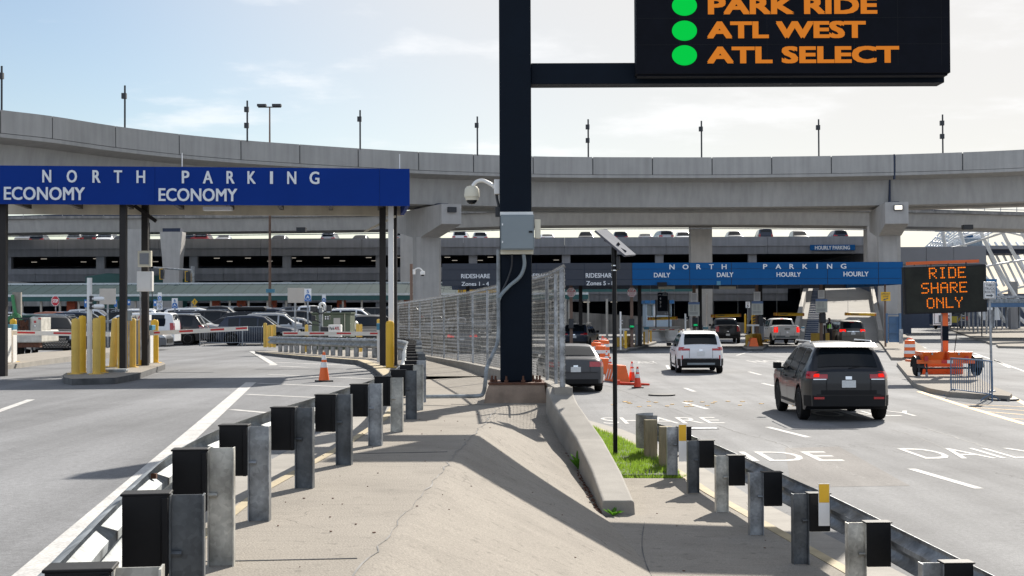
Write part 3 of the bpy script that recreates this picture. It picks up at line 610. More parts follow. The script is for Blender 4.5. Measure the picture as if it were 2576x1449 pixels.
gr_root = thing('guardrail', 'dull steel guardrail with two timber end posts beside the right road', 'guardrail', (2.6, 16, 0))
rp = [(3.0, 8.0), (2.93, 10.0), (2.86, 11.9), (2.78, 13.8), (2.66, 15.6), (2.55, 17.4), (2.43, 19.2), (2.34, 20.9), (2.40, 22.3), (2.30, 23.75)]
rfull = smoothpath([(x, y, 0) for x, y in rp], 6) + [Vector((2.28, 24.3, 0)), Vector((2.15, 24.75, 0))]
nr2 = normals(rfull, -1); dn = lambda y: 0 if y < 19 else (y - 19) * .02
bz2 = [.04 + .67 - .156 - dn(p.y) for p in rfull]; bp2 = [(p.x + n_.x * (.295 if p.y < 21.5 else .18), p.y + n_.y * .295) for p, n_ in zip(rfull, nr2)]
bm_ = beam_mesh(bp2, nr2, bz2).build('rail', 'galvanised', gr_root, smooth=True)
m = MB(); ep = rfull[-1]
m.grid(lambda i, j: (2.42 - .33 * math.sin(i * .35) * 1.0, 24.55 - .30 + .34 * math.cos(i * .35) - .1, (.20 + j * .56)), 10, 2); m.build('end_plate', 'galvanised', gr_root, smooth=True)
for k, (x, y) in enumerate(rp):
    i = min(range(len(rfull)), key=lambda q: (rfull[q] - Vector((x, y, 0))).length); n_ = nr2[i]; z0 = zi(x, y) if y < 21 else .05
    rz = math.atan2(n_.y, n_.x); m = MB()
    if y > 21.5:
        hw_ = .10; m.cbox((x, y, z0 + .31), (.2, .2, .68), rz); m.build('post', 'wood', gr_root, bevel=.008); continue
    ibeam(m, (x, y, z0 - .02), n_, .70); m.tube([(x + n_.x * .08, y + n_.y * .08 - .02, z0 + .42), (x + n_.x * .02, y - .02, z0 + .42)], .014, 6)
    po = m.build('post', ('galvanised_dark', 'galvanised', 'galvanised_pale')[k % 3], gr_root); c = Vector((x, y, 0)) + n_ * .178
    m = MB(); m.cbox((c.x, c.y, z0 + .68 - .18), (.20, .135, .36), rz); m.cbox((c.x, c.y, z0 + .685), (.23, .14, .012), rz); m.build('blockout', 'block_plastic', po, bevel=.006)
for (px0, px1, py0, pym, py1, Y) in ((1707, 1727, 1068, 1109, 1161, 20.75), (2059, 2087, 1217, 1264, 1323, 13.6)):
    a, b, c, d = P(px0, py0, Y), P(px1, pym, Y), P(px0, pym, Y), P(px1, py1, Y)
    de = MB(); de.box(a.x, b.x, Y, Y + .01, d.z, a.z).build('delineator', 'white_sign', gr_root)
    m = MB(); m.box(a.x + .004, b.x - .004, Y - .004, Y - .001, b.z, a.z - .003); m.build('reflector', 'sign_yellow', gr_root)
m = MB(); m.bar((2.42, 22.9, .05), (2.62, 21.0, .46), .02, .02); m.build('cable', 'rust', gr_root)

# low wall retaining the slope
WT = [(22.3, .72, 1.33), (21.5, .80, 1.12), (19.9, 1.08, .72), (18.3, 1.20, .46), (16.9, 1.25, .26)]
m = MB(); sec = []
for y, x, z in WT: sec.append([(x - .20, y, zg(y) - .12), (x - .19, y, z - .02), (x - .17, y, z), (x + .17, y, z), (x + .19, y, z - .02), (x + .21, y, -.05)])
m.add([q for s_ in sec for q in s_], [(i * 6 + k, (i + 1) * 6 + k, (i + 1) * 6 + k + 1, i * 6 + k + 1) for i in range(4) for k in range(5)] + [(24, 29, 28, 27, 26, 25), (0, 1, 2, 3, 4, 5)])
m.f = [tuple(reversed(q)) for q in m.f]
tag(m.build('concrete_wall', 'kerb_concrete', origin=(1, 19, 0), bevel=.015), 'low pale concrete wall sloping down beside the grass strip and solar pole', 'wall')

# ---------------------------------------------------------------- chain-link fence on its kerb wall
fy = [21.9, 24.6, 28, 33, 37.8, 42, 46.4, 53, 57.2]
m = MB()
for a, b in zip(fy, fy[1:]):
    v = []
    for y in (a, b): v += [(XF(y) - .13, y, -.2), (XF(y) - .13, y, ZF(y)), (XF(y) + .15, y, ZF(y)), (XF(y) + .15, y, -.2)]
    m.add(v, [(0, 4, 5, 1), (1, 5, 6, 2), (2, 6, 7, 3)])
m.add([(XF(21.9) - .13, 21.9, -.2), (XF(21.9) - .13, 21.9, 1.34), (XF(21.9) + .15, 21.9, 1.34), (XF(21.9) + .15, 21.9, -.2)], [(3, 2, 1, 0)])
tag(m.build('kerb_wall', 'kerb_concrete', origin=(0, 30, 0)), 'weathered concrete kerb wall carrying the chain-link fence', 'wall')
fr = thing('chain_link_fence', 'tall galvanised chain-link fence running back from the sign pillar', 'fence', (0, 30, 1.0))
FH = 1.83
fpath = resample([(XF(y), y, ZF(y)) for y in [21.9 + i * .5 for i in range(71)]], .05)
m = MB(); m.tube([p + Vector((0, 0, FH)) for p in fpath[::14]] , .024, 8); m.build('top_rail', 'fence_steel', fr, smooth=True)
m = MB(); m.tube([p + Vector((0, 0, .98)) for p in fpath[22:66:10]], .02, 6); m.build('mid_rail', 'fence_steel', fr, smooth=True)
pp = resample([(XF(y), y, ZF(y)) for y in [22.0 + i * .5 for i in range(71)]], 3.0)
pp.insert(1, Vector((XF(23.3), 23.3, ZF(23.3))))
for k, p in enumerate(pp):
    m = MB(); m.tube([p + Vector((0, 0, -.05)), p + Vector((0, 0, FH - (0 if k == 0 else .03)))], .042 if k == 0 else .03, 10); m.build('post', 'fence_steel', fr, smooth=True)
V, Fc = [], []
def wires():
    k = 0; rr = .0024
    for i, p in enumerate(fpath[:-2]):
        near = p.y < 27
        if p.y > 40 and i % 2: continue
        q = fpath[i + 1]; zs = np.arange(0, FH + .09, .05)
        seq = [(p if (n_ + i) % 2 else q) + Vector((.012 * (1 if n_ % 2 else -1) + .035, 0, z)) for n_, z in enumerate(zs)]
        r_ = rr if near else (.0030 if p.y < 40 else .0048)
        b0 = len(V)
        for s_ in seq: V.extend([(s_.x - r_, s_.y - r_, s_.z), (s_.x + r_, s_.y - r_ * .3, s_.z), (s_.x, s_.y + r_, s_.z + r_)])
        for n_ in range(len(seq) - 1):
            for c in range(3): Fc.append((b0 + n_ * 3 + c, b0 + n_ * 3 + (c + 1) % 3, b0 + n_ * 3 + 3 + (c + 1) % 3, b0 + n_ * 3 + 3 + c))
wires(); m = MB(); m.v, m.f, m.m = V, Fc, [0] * len(Fc); m.build('wire_mesh', 'fence_wire', fr)

# ---------------------------------------------------------------- overhead message sign
sg = thing('overhead_sign', 'black steel pillar with a long arm carrying a dark electronic parking board', 'overhead sign', (.07, 24.0, 1.0))
m = MB(); m.box(-.20, .335, 23.75, 24.25, 1.33, 8.45); m.build('pillar', 'sign_navy', sg, bevel=.03)
m = MB(); x1 = P(2375, 212, 23.9).x; m.box(.338, x1, 23.88, 24.30, P(1500, 211, 23.88).z, P(1500, 158, 23.88).z); m.build('arm', 'sign_navy', sg, bevel=.01)
xa, xb, zb = P(1601, 180, 23.5).x, P(2391, 180, 23.5).x, P(1990, 184, 23.5).z; zt = zb + 1.72
m = MB(); m.box(xa, xb, 23.5, 23.86, zb, zt); m.box(xa + .02, xb - .03, 23.56, 23.8, zb - .035, zb)
bo = m.build('display_board', 'board_face', sg)
m = MB()
for i in range(1, 8): xx = lerp(xa, xb, i / 7.2); m.box(xx - .002, xx + .002, 23.498, 23.5, zb + .12, zt)
for zz in (.48, .92, 1.32): m.box(xa + .02, xb - .02, 23.498, 23.5, zb + zz - .002, zb + zz + .002)
m.build('panel_seam', 'black_paint', bo)
for t, a, b, y0, y1 in (('PARK RIDE', 1781, 2207, -9, 36), ('ATL WEST', 1779, 2178, 52, 97), ('ATL SELECT', 1779, 2262, 115, 160)):
    p, q = P(a, y1, 23.49), P(b, y0, 23.49); m = MB()
    m.text(t, (p.x, 23.497, p.z), (1, 0, 0), (0, 0, 1), q.x - p.x, q.z - p.z, .004, .06); m.build('lettering', 'led_text', bo)
for cy in (14, 77, 139):
    p = P(1722, cy, 23.49); m = MB(); m.add([(p.x + .207 * math.cos(k * .157), 23.494, p.z + .168 * math.sin(k * .157)) for k in range(40)], [tuple(range(40))]); m.build('status_light', 'led_green', bo)
m = MB(); a = [(-.47, .56, 1.0), (-.42, .53, 1.28)]
m.add([(-.47, 23.45, .98), (.57, 23.45, .98), (.57, 24.62, .98), (-.47, 24.62, .98), (-.44, 23.48, 1.16), (.55, 23.48, 1.16), (.55, 24.6, 1.16), (-.44, 24.6, 1.16), (-.38, 23.52, 1.30), (.53, 23.52, 1.30), (.53, 24.56, 1.30), (-.38, 24.56, 1.30)],
      [(0, 1, 5, 4), (1, 2, 6, 5), (2, 3, 7, 6), (3, 0, 4, 7), (4, 5, 9, 8), (5, 6, 10, 9), (6, 7, 11, 10), (7, 4, 8, 11), (8, 9, 10, 11)])
pl_ = m.build('plinth', 'plinth', sg)
m = MB(); m.box(-.40, .54, 23.5, 24.55, 1.30, 1.33); m.build('base_plate', 'rust', pl_)
for x in (-.34, -.28, .46, .41, .35, -.1, .18):
    m = MB(); y = 23.58 if x in (-.1, .18) else random.uniform(23.56, 23.9); m.tube([(x, y, 1.32), (x, y, 1.44)], .017, 6); m.tube([(x, y, 1.335), (x, y, 1.375)], .034, 6); m.build('anchor_bolt', 'rust', pl_)
# cabinet on the pillar
def PB(m, a, b, c, d, Y0, Y1, mi=0):
    """box whose front face fills picture rectangle a,b,c,d (left, top, right, bottom) at depth Y0"""
    p, q = P(a, b, Y0), P(c, d, Y0); m.box(p.x, q.x, Y0, Y1, q.z, p.z, mi); return m
ec = thing('electrical_cabinet', 'grey steel electrical cabinet mounted on the front of the black sign pillar', 'cabinet', P(1300, 628, 23.6))
PB(MB(), 1259, 540, 1344, 628, 23.46, 23.72).build('body', 'cabinet_grey', ec, bevel=.006)
PB(MB(), 1262, 544, 1341, 625, 23.44, 23.46).build('door', 'cabinet_grey', ec, bevel=.004)
PB(MB(), 1258, 533, 1341, 541, 23.60, 23.74).build('mounting_bracket', 'white_paint', ec); PB(MB(), 1259, 628, 1342, 639, 23.60, 23.74).build('mounting_bracket', 'cream', ec)
m = MB(); p = P(1335, 583, 23.43); m.cbox(p, (.06, .012, .03)); m.lathe([(.001, -.012), (.018, -.012), (.018, 0)], p, 10); m.build('lock', 'black_paint', ec)
m = MB(); [PB(m, 1262.5, y, 1265.5, y + 5, 23.425, 23.44) for y in (562, 606)]; m.build('hinge', 'white_sign', ec)
jb = PB(MB(), 1345.5, 552, 1360, 599, 23.50, 23.72).build('junction_box', 'cream', origin=P(1352, 575, 23.6), bevel=.004); tag(jb, 'small cream junction box on the right side of the grey cabinet', 'junction box')
def pipe(name, label, pts, r, mt, cat='conduit', n=8):
    m = MB(); sp = smoothpath(pts, 6); m.tube(sp, r, n); c = sp[-1]; return tag(m.build(name, mt, origin=c, smooth=True), label, cat)
pipe('conduit', 'thick grey flexible conduit bending down from the cabinet across the black pillar', [P(1317, 640, 23.6), P(1319, 668, 23.62), P(1308, 696, 23.64), P(1283, 718, 23.66), P(1262, 740, 23.6), P(1256, 752, 23.5)], .030, 'cabinet_grey')
pipe('conduit', 'thin black flexible conduit hanging from the cabinet over the pillar', [P(1288, 640, 23.6), P(1287, 670, 23.66), P(1278, 700, 23.68), P(1268, 722, 23.66), P(1258, 742, 23.62)], .016, 'lamp_black')
pipe('conduit', 'long galvanised conduit running down the pillar edge and along the pavement', [P(1253.5, 628, 23.75), P(1253.5, 740, 23.7), P(1253, 850, 23.6), P(1240, 890, 23.3), P(1225, 925, 22.9), P(1221, 960, 22.8), P(1216, 988, 22.9), P(1202, 996, 22.9), P(1140, 997, 23.0), P(1072, 998, 23.2)], .032, 'galvanised_bright')
cc = thing('security_camera', 'cream dome security camera on a curved arm from the tall black pillar', 'camera', P(1248, 470, 24.0))
PB(MB(), 1243, 451, 1257.5, 488, 23.9, 24.1).build('mounting_box', 'white_paint', cc, bevel=.01)
m = MB(); m.tube(smoothpath([P(1244, 470, 24), P(1230, 461, 24), P(1214, 454, 24), P(1199, 457, 24), P(1189, 468, 24)], 5), [.055] + [.032] * 20, 10); m.build('arm', 'white_paint', cc, smooth=True)
p = P(1187, 470, 24); u = 24 / F
m = MB(); m.lathe([(.001, 3 * u), (13 * u, 1 * u), (18 * u, -6 * u), (19.5 * u, -22 * u), (19 * u, -26 * u), (17 * u, -27 * u), (16 * u, -34 * u), (.001, -34 * u)], p, 22); m.build('housing', 'cream', cc, smooth=True)
m = MB(); m.lathe([(14 * u, -34 * u), (12.5 * u, -39 * u), (8 * u, -43 * u), (.001, -44.5 * u)], p, 18); m.build('dome', 'glass', cc, smooth=True)
m = MB(); m.tube([P(1249, 488, 24), P(1250, 500, 24), P(1255, 520, 23.95)], .022, 8); PB(m, 1246, 520, 1257.5, 545, 23.9, 24.02); m.build('cable', 'lamp_black', cc)

# solar powered camera pole
sp_ = thing('solar_pole', 'slim black pole with a tilted solar panel standing in the grass strip', 'pole', (1.735, 24.05, .07))
m = MB(); t = P(1545, 640, 24.05); m.tube([(1.735, 24.05, .05), (t.x, 24.05, t.z - .1)], .038, 12); m.tube([(t.x, 24.05, t.z - .12), (t.x, 24.05, t.z + .14)], .047, 12); m.build('pole', 'black_paint', sp_, smooth=True)
m = MB(); q = [P(1498, 579, 23.75), P(1527, 577, 24.35), P(1600, 640, 24.35), P(1573, 642, 23.75)]; nn = (q[1] - q[0]).cross(q[3] - q[0]).normalized() * -.035
if nn.z > 0: nn = -nn
m.add(q + [e + nn for e in q], [(0, 1, 2, 3), (7, 6, 5, 4), (0, 4, 5, 1), (1, 5, 6, 2), (2, 6, 7, 3), (3, 7, 4, 0)]); m.build('solar_panel', 'solar_cell', sp_)
m = MB(); m.bar(P(1520, 603, 24.0), P(1575, 634, 24.0), .05, .04); m.bar(P(1546, 622, 24.05), P(1558, 612, 24.05), .06, .05); m.build('bracket', 'black_paint', sp_)
m = MB(); PB(m, 1550, 644, 1560, 679, 23.98, 24.12); m.build('camera_unit', 'lamp_black', sp_, bevel=.02)
m = MB()
for yy in (668, 680): p = P(1545, yy, 24.05); m.tube([p - Vector((0, 0, .008)), p + Vector((0, 0, .008))], .043, 12)
m.build('band', 'chrome', sp_)
# ---------------------------------------------------------------- left entrance: canopy, islands, bollards, gates
def zpoly(name, pts, z, h=.4, mats=('slab', 'kerb_dirty'), edge=None):
    m = MB(); q = [G(x, y, z) for x, y in pts]; m.prism([(p.x, p.y) for p in q], z - h, z, 0, 1); return struct(m.build(name, list(mats)))
zpoly('entry_island', [(158, 943), (161, 949), (180, 953), (290, 950), (345, 940), (416, 916), (412, 911), (330, 913), (225, 925), (170, 936)], 1.02)
zpoly('entry_island', [(-80, 928), (0, 920), (49, 914), (97, 907), (179, 896), (300, 884), (300, 874), (100, 886), (-80, 905)], 1.0, mats=('slab', 'kerb_concrete'))
cn = thing('entry_canopy', 'blue fascia canopy lettered NORTH PARKING and ECONOMY over the left entry lanes', 'canopy', (-8, 39, .9))
ZT, ZB = 6.36, 5.36
fl_, fr_ = G(-70, 415.5, ZT), G(1031, 424.5, ZT); fd = (fr_ - fl_).normalized(); fn = Vector((-fd.y, fd.x, 0))
def onf(px, py, off=0.):
    """point of the fascia plane seen at a picture position"""
    d = ray(px, py); o = Vector((0, 0, CAMZ)); t = (fl_ - o).dot(fn) / d.dot(fn); return o + d * t - fn * off
m = MB()
def slabq(m, a, b, z0, z1, th, mi=0):
    n_ = fn * th; m.add([(a.x, a.y, z0), (b.x, b.y, z0), (b.x + n_.x, b.y + n_.y, z0), (a.x + n_.x, a.y + n_.y, z0), (a.x, a.y, z1), (b.x, b.y, z1), (b.x + n_.x, b.y + n_.y, z1), (a.x + n_.x, a.y + n_.y, z1)],
          [(0, 3, 2, 1), (4, 5, 6, 7), (0, 1, 5, 4), (1, 2, 6, 5), (2, 3, 7, 6), (3, 0, 4, 7)], mi)
cuts = [-70, 123, 390, 572, 955, 1031]
for a, b in zip(cuts, cuts[1:]):
    p, q = onf(a, 470), onf(b, 470); q = q - fd * .006; m = MB(); slabq(m, p, q, ZB, ZT, .12); m.build('fascia_panel', 'blue_fascia', cn)
m = MB(); p, q = onf(-70, 470) + fn * .03, onf(1030, 470) + fn * .03; slabq(m, p, q, ZB + .01, ZT - .01, .06); m.build('fascia_frame', 'seam', cn)
bk = 3.6
m = MB(); p, q = fr_ + fn * .13, fr_ + fn * bk; m.add([(e.x + o, e.y, z) for e in (p, q) for o in (-.1, 0) for z in (ZB, ZT)], [(0, 2, 3, 1), (4, 5, 7, 6), (2, 6, 7, 3), (0, 1, 5, 4), (1, 3, 7, 5), (0, 4, 6, 2)]); m.build('fascia_panel', 'blue_fascia', cn)
m = MB(); p, q = fl_ + fn * (bk + .01), fr_ + fn * (bk + .01); slabq(m, p, q, ZB - .02, ZT, .1); m.build('rear_fascia', 'soffit', cn)
m = MB(); p, q = fl_ + fn * .14, fr_ + fn * .14 - fd * .11; slabq(m, p, q, ZT - .22, ZT - .05, bk - .15); m.build('roof', 'roof_grey', cn)
m = MB()
for i in range(8): a = fl_.lerp(fr_, (i + .5) / 8); m.bar((a.x + fn.x * .2, a.y + fn.y * .2, ZB + .25), (a.x + fn.x * 3.5, a.y + fn.y * 3.5, ZB + .25), .12, .25)
m.build('roof_beam', 'dark_post', cn)
def fas(t, x0, x1, y0, y1, bold):
    a, b = onf((x0), y1), onf(x1, y0); w_ = (Vector((b.x, b.y, 0)) - Vector((a.x, a.y, 0))).length
    MB().text(t, a - fn * .012, fd, (0, 0, 1), w_, b.z - a.z, .014, bold).build('lettering', 'letter_white', cn)
for ch, x, w_ in (('N', 118, 39 / 2), ('O', 181, 23), ('R', 243, 17.5), ('T', 297, 18), ('H', 354.5, 19), ('P', 467, 16), ('A', 523, 22), ('R', 580, 17.5), ('K', 633, 18), ('I', 683, 4.5), ('N', 734, 20), ('G', 791, 22)):
    yb = 459 + (x - 118) * .0065; fas(ch, x - w_ / 2 - 1.5, x + w_ / 2 + 1.5, yb - 31.5, yb, .022)
fas('ECONOMY', 10, 214, 471, 503, .022); fas('ECONOMY', 399, 597, 474.5, 506, .022)
def fpost(px, dpt, wd, yb=None, mt='dark_post', nm='post', ztop=ZT - .3):
    a = onf(px, 800) + fn * dpt; x = (px - CX) / F * a.y; MB().box(x - wd / 2, x + wd / 2, a.y - wd / 2, a.y + wd / 2, hL(a.y), ztop).build(nm, mt, cn)
fpost(8, .5, .19); fpost(310.5, .4, .17); fpost(365.5, 3.2, .18); fpost(963, 2.6, .17); fpost(984, 1.2, .14, mt='white_paint', nm='downpipe'); fpost(992, 2.9, .16)
a = onf(457, 418); MB().tube([a + fn * .1, a + fn * .1 + Vector((0, 0, .36))], .012, 5).build('antenna', 'white_sign', cn); a = onf(1006, 424); MB().tube([a + fn * .1, a + fn * .1 + Vector((0, 0, .40))], .012, 5).build('antenna', 'white_sign', cn)
a = onf(540, 517) + fn * 1.0; MB().cbox((a.x, a.y, ZB - .03), (.75, .3, .1)).build('light_fitting', 'white_sign', cn)
a = onf(345, 530) + fn * 3.0; MB().bar((a.x - .5, a.y, ZB + .2), (a.x + .12, a.y, ZB - .25), .06, .1).build('brace', 'dark_post', cn)
a = onf(1005, 520) + fn * 2.6; MB().bar((a.x, a.y, ZB - .1), (a.x - .9, a.y, ZB - .55), .06, .06).build('brace', 'soffit', cn)
def bx(name, label, cat, rect, Y, dep, mt, group=None, bevel=.01):
    p = P((rect[0] + rect[2]) / 2, rect[3], Y); o = PB(MB(), *rect, Y, Y + dep).build(name, mt, origin=p, bevel=bevel); return tag(o, label, cat, group)
e1 = bx('equipment_box', 'small beige equipment box with a clear window, upper one on the dark canopy post', 'box', (346, 631, 379, 671), 39.7, .18, 'cream'); PB(MB(), 351, 637, 374, 665, 39.685, 39.698).build('window', 'kiosk_grey', e1)
e2 = bx('equipment_box', 'larger pale equipment box, lower one on the dark canopy post', 'box', (344, 683, 382, 733), 39.7, .22, 'white_paint'); PB(MB(), 346, 686, 379, 729, 39.68, 39.698).build('lid', 'white_paint', e2, bevel=.005)
pipe('conduit', 'pair of thin grey pipes under the pale boxes on the dark canopy post', [P(353, 733, 39.8), P(353, 800, 39.8), P(354, 870, 39.8), P(354, 905, 39.8)], .022, 'fence_steel')
pipe('conduit', 'black cable loop hanging behind the pale boxes on the dark canopy post', [P(376, 560, 40.9), P(377, 620, 40.9), P(379, 700, 40.85), P(383, 745, 40.9), P(377, 770, 40.9)], .012, 'lamp_black')
# bollards
def bollard(px, yb, yt, wpx, label, z=1.02, faded=False, group='yellow bollards of the left entry island', tilt=0., plate=True):
    p = G(px, yb, z); u = p.y / F; h = (yb - yt) * u; r = wpx * u / 2
    t = thing('bollard', label, 'bollard', p, 0, group); t.rotation_euler = (0, tilt, 0)
    MB().lathe([(r, 0), (r, h - r * .9), (r * .95, h - r * .55), (r * .75, h - r * .2), (r * .4, h - .02), (.001, h)], (0, 0, 0), 18).build('post', 'bollard_faded' if faded else 'bollard_yellow', t, local=True, smooth=True)
    if plate:
        MB().cbox((0, 0, .008), (r * 3.1, r * 3.1, .016)).build('base_plate', 'bollard_faded', t, local=True)
    return t
for a in [(189.7, 941, 800, 20, 'faded yellow bollard at the nose of the entry island, left of the twin camera pole', 1.02, True), (207, 938, 793, 18.5, 'bright yellow bollard just behind the leftmost faded bollard of the nose'), (242.6, 941, 799, 19.5, 'faded yellow bollard at the island nose, right of the twin camera pole', 1.02, True),
          (256, 937.5, 793, 18, 'yellow bollard standing behind the nose bollard right of the camera pole'), (304.6, 928, 796.5, 18, 'fat faded yellow bollard with a seam below its cap beside the dark canopy post', 1.02, True),
          (333.7, 924, 800, 16.5, 'faded yellow bollard in front of the grey ticket kiosk', 1.02, True), (356.5, 919, 802, 17, 'yellow bollard at the right edge of the grey ticket kiosk'), (389, 912.5, 803, 19, 'bright yellow bollard at the right end of the entry island next to the white gate')]: bollard(*a)
bollard(284, 923, 799, 19, 'olive yellow bollard leaning to the right beside the fat faded one', 1.02, True, tilt=.055)
bollard(322, 922, 797, 12, 'thin faded bollard hidden behind the red post and the fat bollard', 1.02, True)
for a in [(4, 913, 801.5, 16, 'yellow bollard cut by the left picture edge', 1.0), (33, 910.5, 801.5, 16, 'yellow bollard right of the white ticket machine at the left edge', 1.0)]: bollard(*a, group='yellow bollards at the left edge')
bollard(981, 924.5, 806, 21, 'fat yellow bollard standing before the white downpipe of the left canopy', 1.0, False, 'yellow bollards along the bending guardrail')
for a in [(667, 874, 812, 9, 'tallest faded bollard at the left of the cluster by the guardrail end'), (675, 872, 818, 7, 'slim faded bollard second in the cluster by the guardrail end'), (679, 874, 817, 8, 'faded bollard in the middle of the cluster by the guardrail end'), (686, 873, 817, 6, 'slim faded bollard next to last in the cluster by the guardrail end'), (690.5, 874, 816, 7.5, 'rightmost faded bollard of the cluster touching the guardrail end')]:
    bollard(a[0], a[1], a[2], a[3], a[4], .86, True, 'faded bollards at the guardrail end', plate=False)
for a in [(771, 886, 816, 8.5, 'yellow bollard left of the green utility box'), (900, 886, 814, 8.5, 'yellow bollard right of the green utility box'), (908, 885, 815, 7, 'slimmer yellow bollard right behind the one by the utility box'), (952, 884, 802, 8, 'yellow bollard top behind the ticket machine at the canopy post')]:
    bollard(a[0], a[1], a[2], a[3], a[4], .95, True, 'yellow bollards along the bending guardrail', plate=False)
# twin camera pole
def twin_pole(px, yb, yt, z, wpx, label, ycam, right=1, mt='white_paint'):
    p = G(px, yb, z); u = p.y / F; t = thing('camera_pole', label, 'pole', p); zt = (yb - yt) * u
    MB().tube([(0, 0, 0), (0, 0, zt)], wpx * u / 2, 10).build('pole', mt, t, local=True, smooth=True)
    for yc in ycam:
        z_ = (yb - yc) * u; s_ = wpx / 13.; c_ = MB(); c_.tube([(.0, -.05, z_), (.12 * s_, -.08, z_)], .03 * s_, 8); c_.lathe([(.001, -.10 * s_), (.05 * s_, -.08 * s_), (.055 * s_, .1 * s_), (.04 * s_, .16 * s_), (.001, .17 * s_)], (.22 * s_, -.1, z_), 12, axis='x'); c_.build('camera', 'white_sign', t, local=True, smooth=True)
        MB().cbox((.06 * s_, -.05, z_), (.07 * s_, .1 * s_, .14 * s_)).build('bracket', 'lamp_black', t, local=True)
    return t
twin_pole(225, 940, 699, 1.02, 13.3, 'white square pole with two white cameras at the entry island nose', (752, 771))
# kiosk, gates, arms
kb = thing('ticket_kiosk', 'grey ticket kiosk with a ParkATL heading behind the yellow bollards', 'kiosk', P(346, 918, 41.3))
PB(MB(), 338, 806, 368, 918, 41.3, 41.8).build('body', 'kiosk_grey', kb, bevel=.01); PB(MB(), 322, 792, 369, 806, 41.25, 41.8).build('heading', 'white_sign', kb)
a, b = P(324, 803, 41.24), P(345, 794, 41.24); MB().text('Park', (a.x, 41.243, a.z), (1, 0, 0), (0, 0, 1), b.x - a.x, b.z - a.z, .003, .02).build('lettering', 'ink', kb); a, b = P(346.5, 802.5, 41.24), P(367, 794, 41.24); MB().text('ATL', (a.x, 41.243, a.z), (1, 0, 0), (0, 0, 1), b.x - a.x, b.z - a.z, .003, .03).build('lettering', 'red_ink', kb)
def arm(par, p, q, th, dep=.05, segs=((.08, .2), (.36, .5), (.64, .78), (.9, 1.0))):
    p, q = Vector(p), Vector(q); a_ = MB(); a_.bar(p, q, dep, th); ob = a_.build('arm', 'arm_white', par)
    d = q - p; nrm_ = Vector((0, -1, 0)) * (dep / 2 + .003)
    for s0, s1 in segs:
        MB().bar(p + d * s0 + nrm_ + Vector((0, 0, th * .08)), p + d * s1 + nrm_ + Vector((0, 0, th * .08)), .004, th * .42).build('stripe', 'arm_red', ob)
def gate(label, body, blue, Y, ap, aq, th, z0, segs=((.08, .2), (.36, .5), (.64, .78), (.9, 1.0)), Ya=None):
    c_ = P((body[0] + body[2]) / 2, body[3], Y); t = thing('barrier_gate', label, 'barrier gate', c_)
    PB(MB(), *body, Y, Y + .35).build('cabinet', 'white_paint', t, bevel=.01); PB(MB(), *blue, Y - .02, Y + .36).build('cap', 'kiosk_blue', t, bevel=.015)
    arm(t, P(*ap, Y - .06), P(*aq, Ya or Y - .06), th, segs=segs); return t
gate('white barrier gate with a blue cap and lowered arm at the left picture edge', (18, 829, 33, 912), (17.5, 816, 33, 830), 44.2, (32, 837), (278, 841), .135, 1.0, ((.05, .23), (.42, .60), (.63, .66), (.8, .92)))
gate('white barrier gate at the entry island end with its arm across the middle lane', (367, 828, 378, 914), (373, 818, 383, 831), 40.8, (378, 838.5), (623, 826), .125, 1.0, ((.04, .1), (.3, .44), (.62, .76), (.88, .995)))
gate('white barrier gate with a blue cap beside the dark right canopy post, arm pointing left', (948, 829, 960, 911), (947, 813, 961, 830), 42.6, (950, 839.5), (711, 839), .115, 1.0, ((.0, .08), (.28, .43), (.56, .715), (.84, .99)))
bx('gate_cabinet', 'white gate cabinet between the two yellow bollards at the left picture edge', 'cabinet', (6, 826, 17, 913), 43.2, .4, 'white_paint')
rp_ = thing('red_post', 'thin dark red post with a small grey box beside the dark canopy post', 'post', G(314, 925, 1.02)); Y = rp_.location.y
PB(MB(), 312, 761, 316.5, 925, Y, Y + .06).build('post', 'arm_red', rp_); PB(MB(), 317, 782, 329.5, 807, Y, Y + .12).build('box', 'cabinet_grey', rp_, bevel=.005); PB(MB(), 322, 807, 325, 923, Y + .03, Y + .06).build('pipe', 'galvanised', rp_)
p = G(293, 936, 1.02); m = MB(); m.cbox((0, 0, .06), (.55, .4, .04), .1); m.cbox((0, 0, .02), (.5, .36, .04), .1); o = m.build('floor_hatch', 'galvanised_bright', local=True); o.location = p; tag(o, 'low flat metal hatch lying on the entry island before the leaning bollard', 'hatch')
# cone in the hatched area
def cone(px, yb, h, label, z=None, red='safety_orange', group=None, two=True, name='traffic_cone'):
    p = GL(px, yb) if z is None else G(px, yb, z); t = thing(name, label, 'traffic cone', p, random.uniform(0, 1), group); k = h / .71
    MB().cbox((0, 0, .018 * k), (.36 * k, .36 * k, .036 * k)).build('base', 'rubber', t, local=True, bevel=.01)
    R_ = lambda z: (.135 - z * .148 / k * 1.0) * 1.0 * k if False else k * lerp(.135, .028, z / h)
    pr = [(R_(z), z) for z in (.036 * k, h * .3, h * .6, h)] + [(.001, h)]
    MB().lathe(pr, (0, 0, 0), 20).build('body', red, t, local=True, smooth=True)
    for a, b in ((.48, .66), (.74, .90)) if two else ((.55, .75),):
        MB().lathe([(R_(h * a) + .004, h * a), (R_(h * b) + .004, h * b)], (0, 0, 0), 20).build('collar', 'reflective_white', t, local=True, smooth=True)
    return t
cone(815, 960, .70, 'orange cone with torn white collars standing in the white hatching at left')
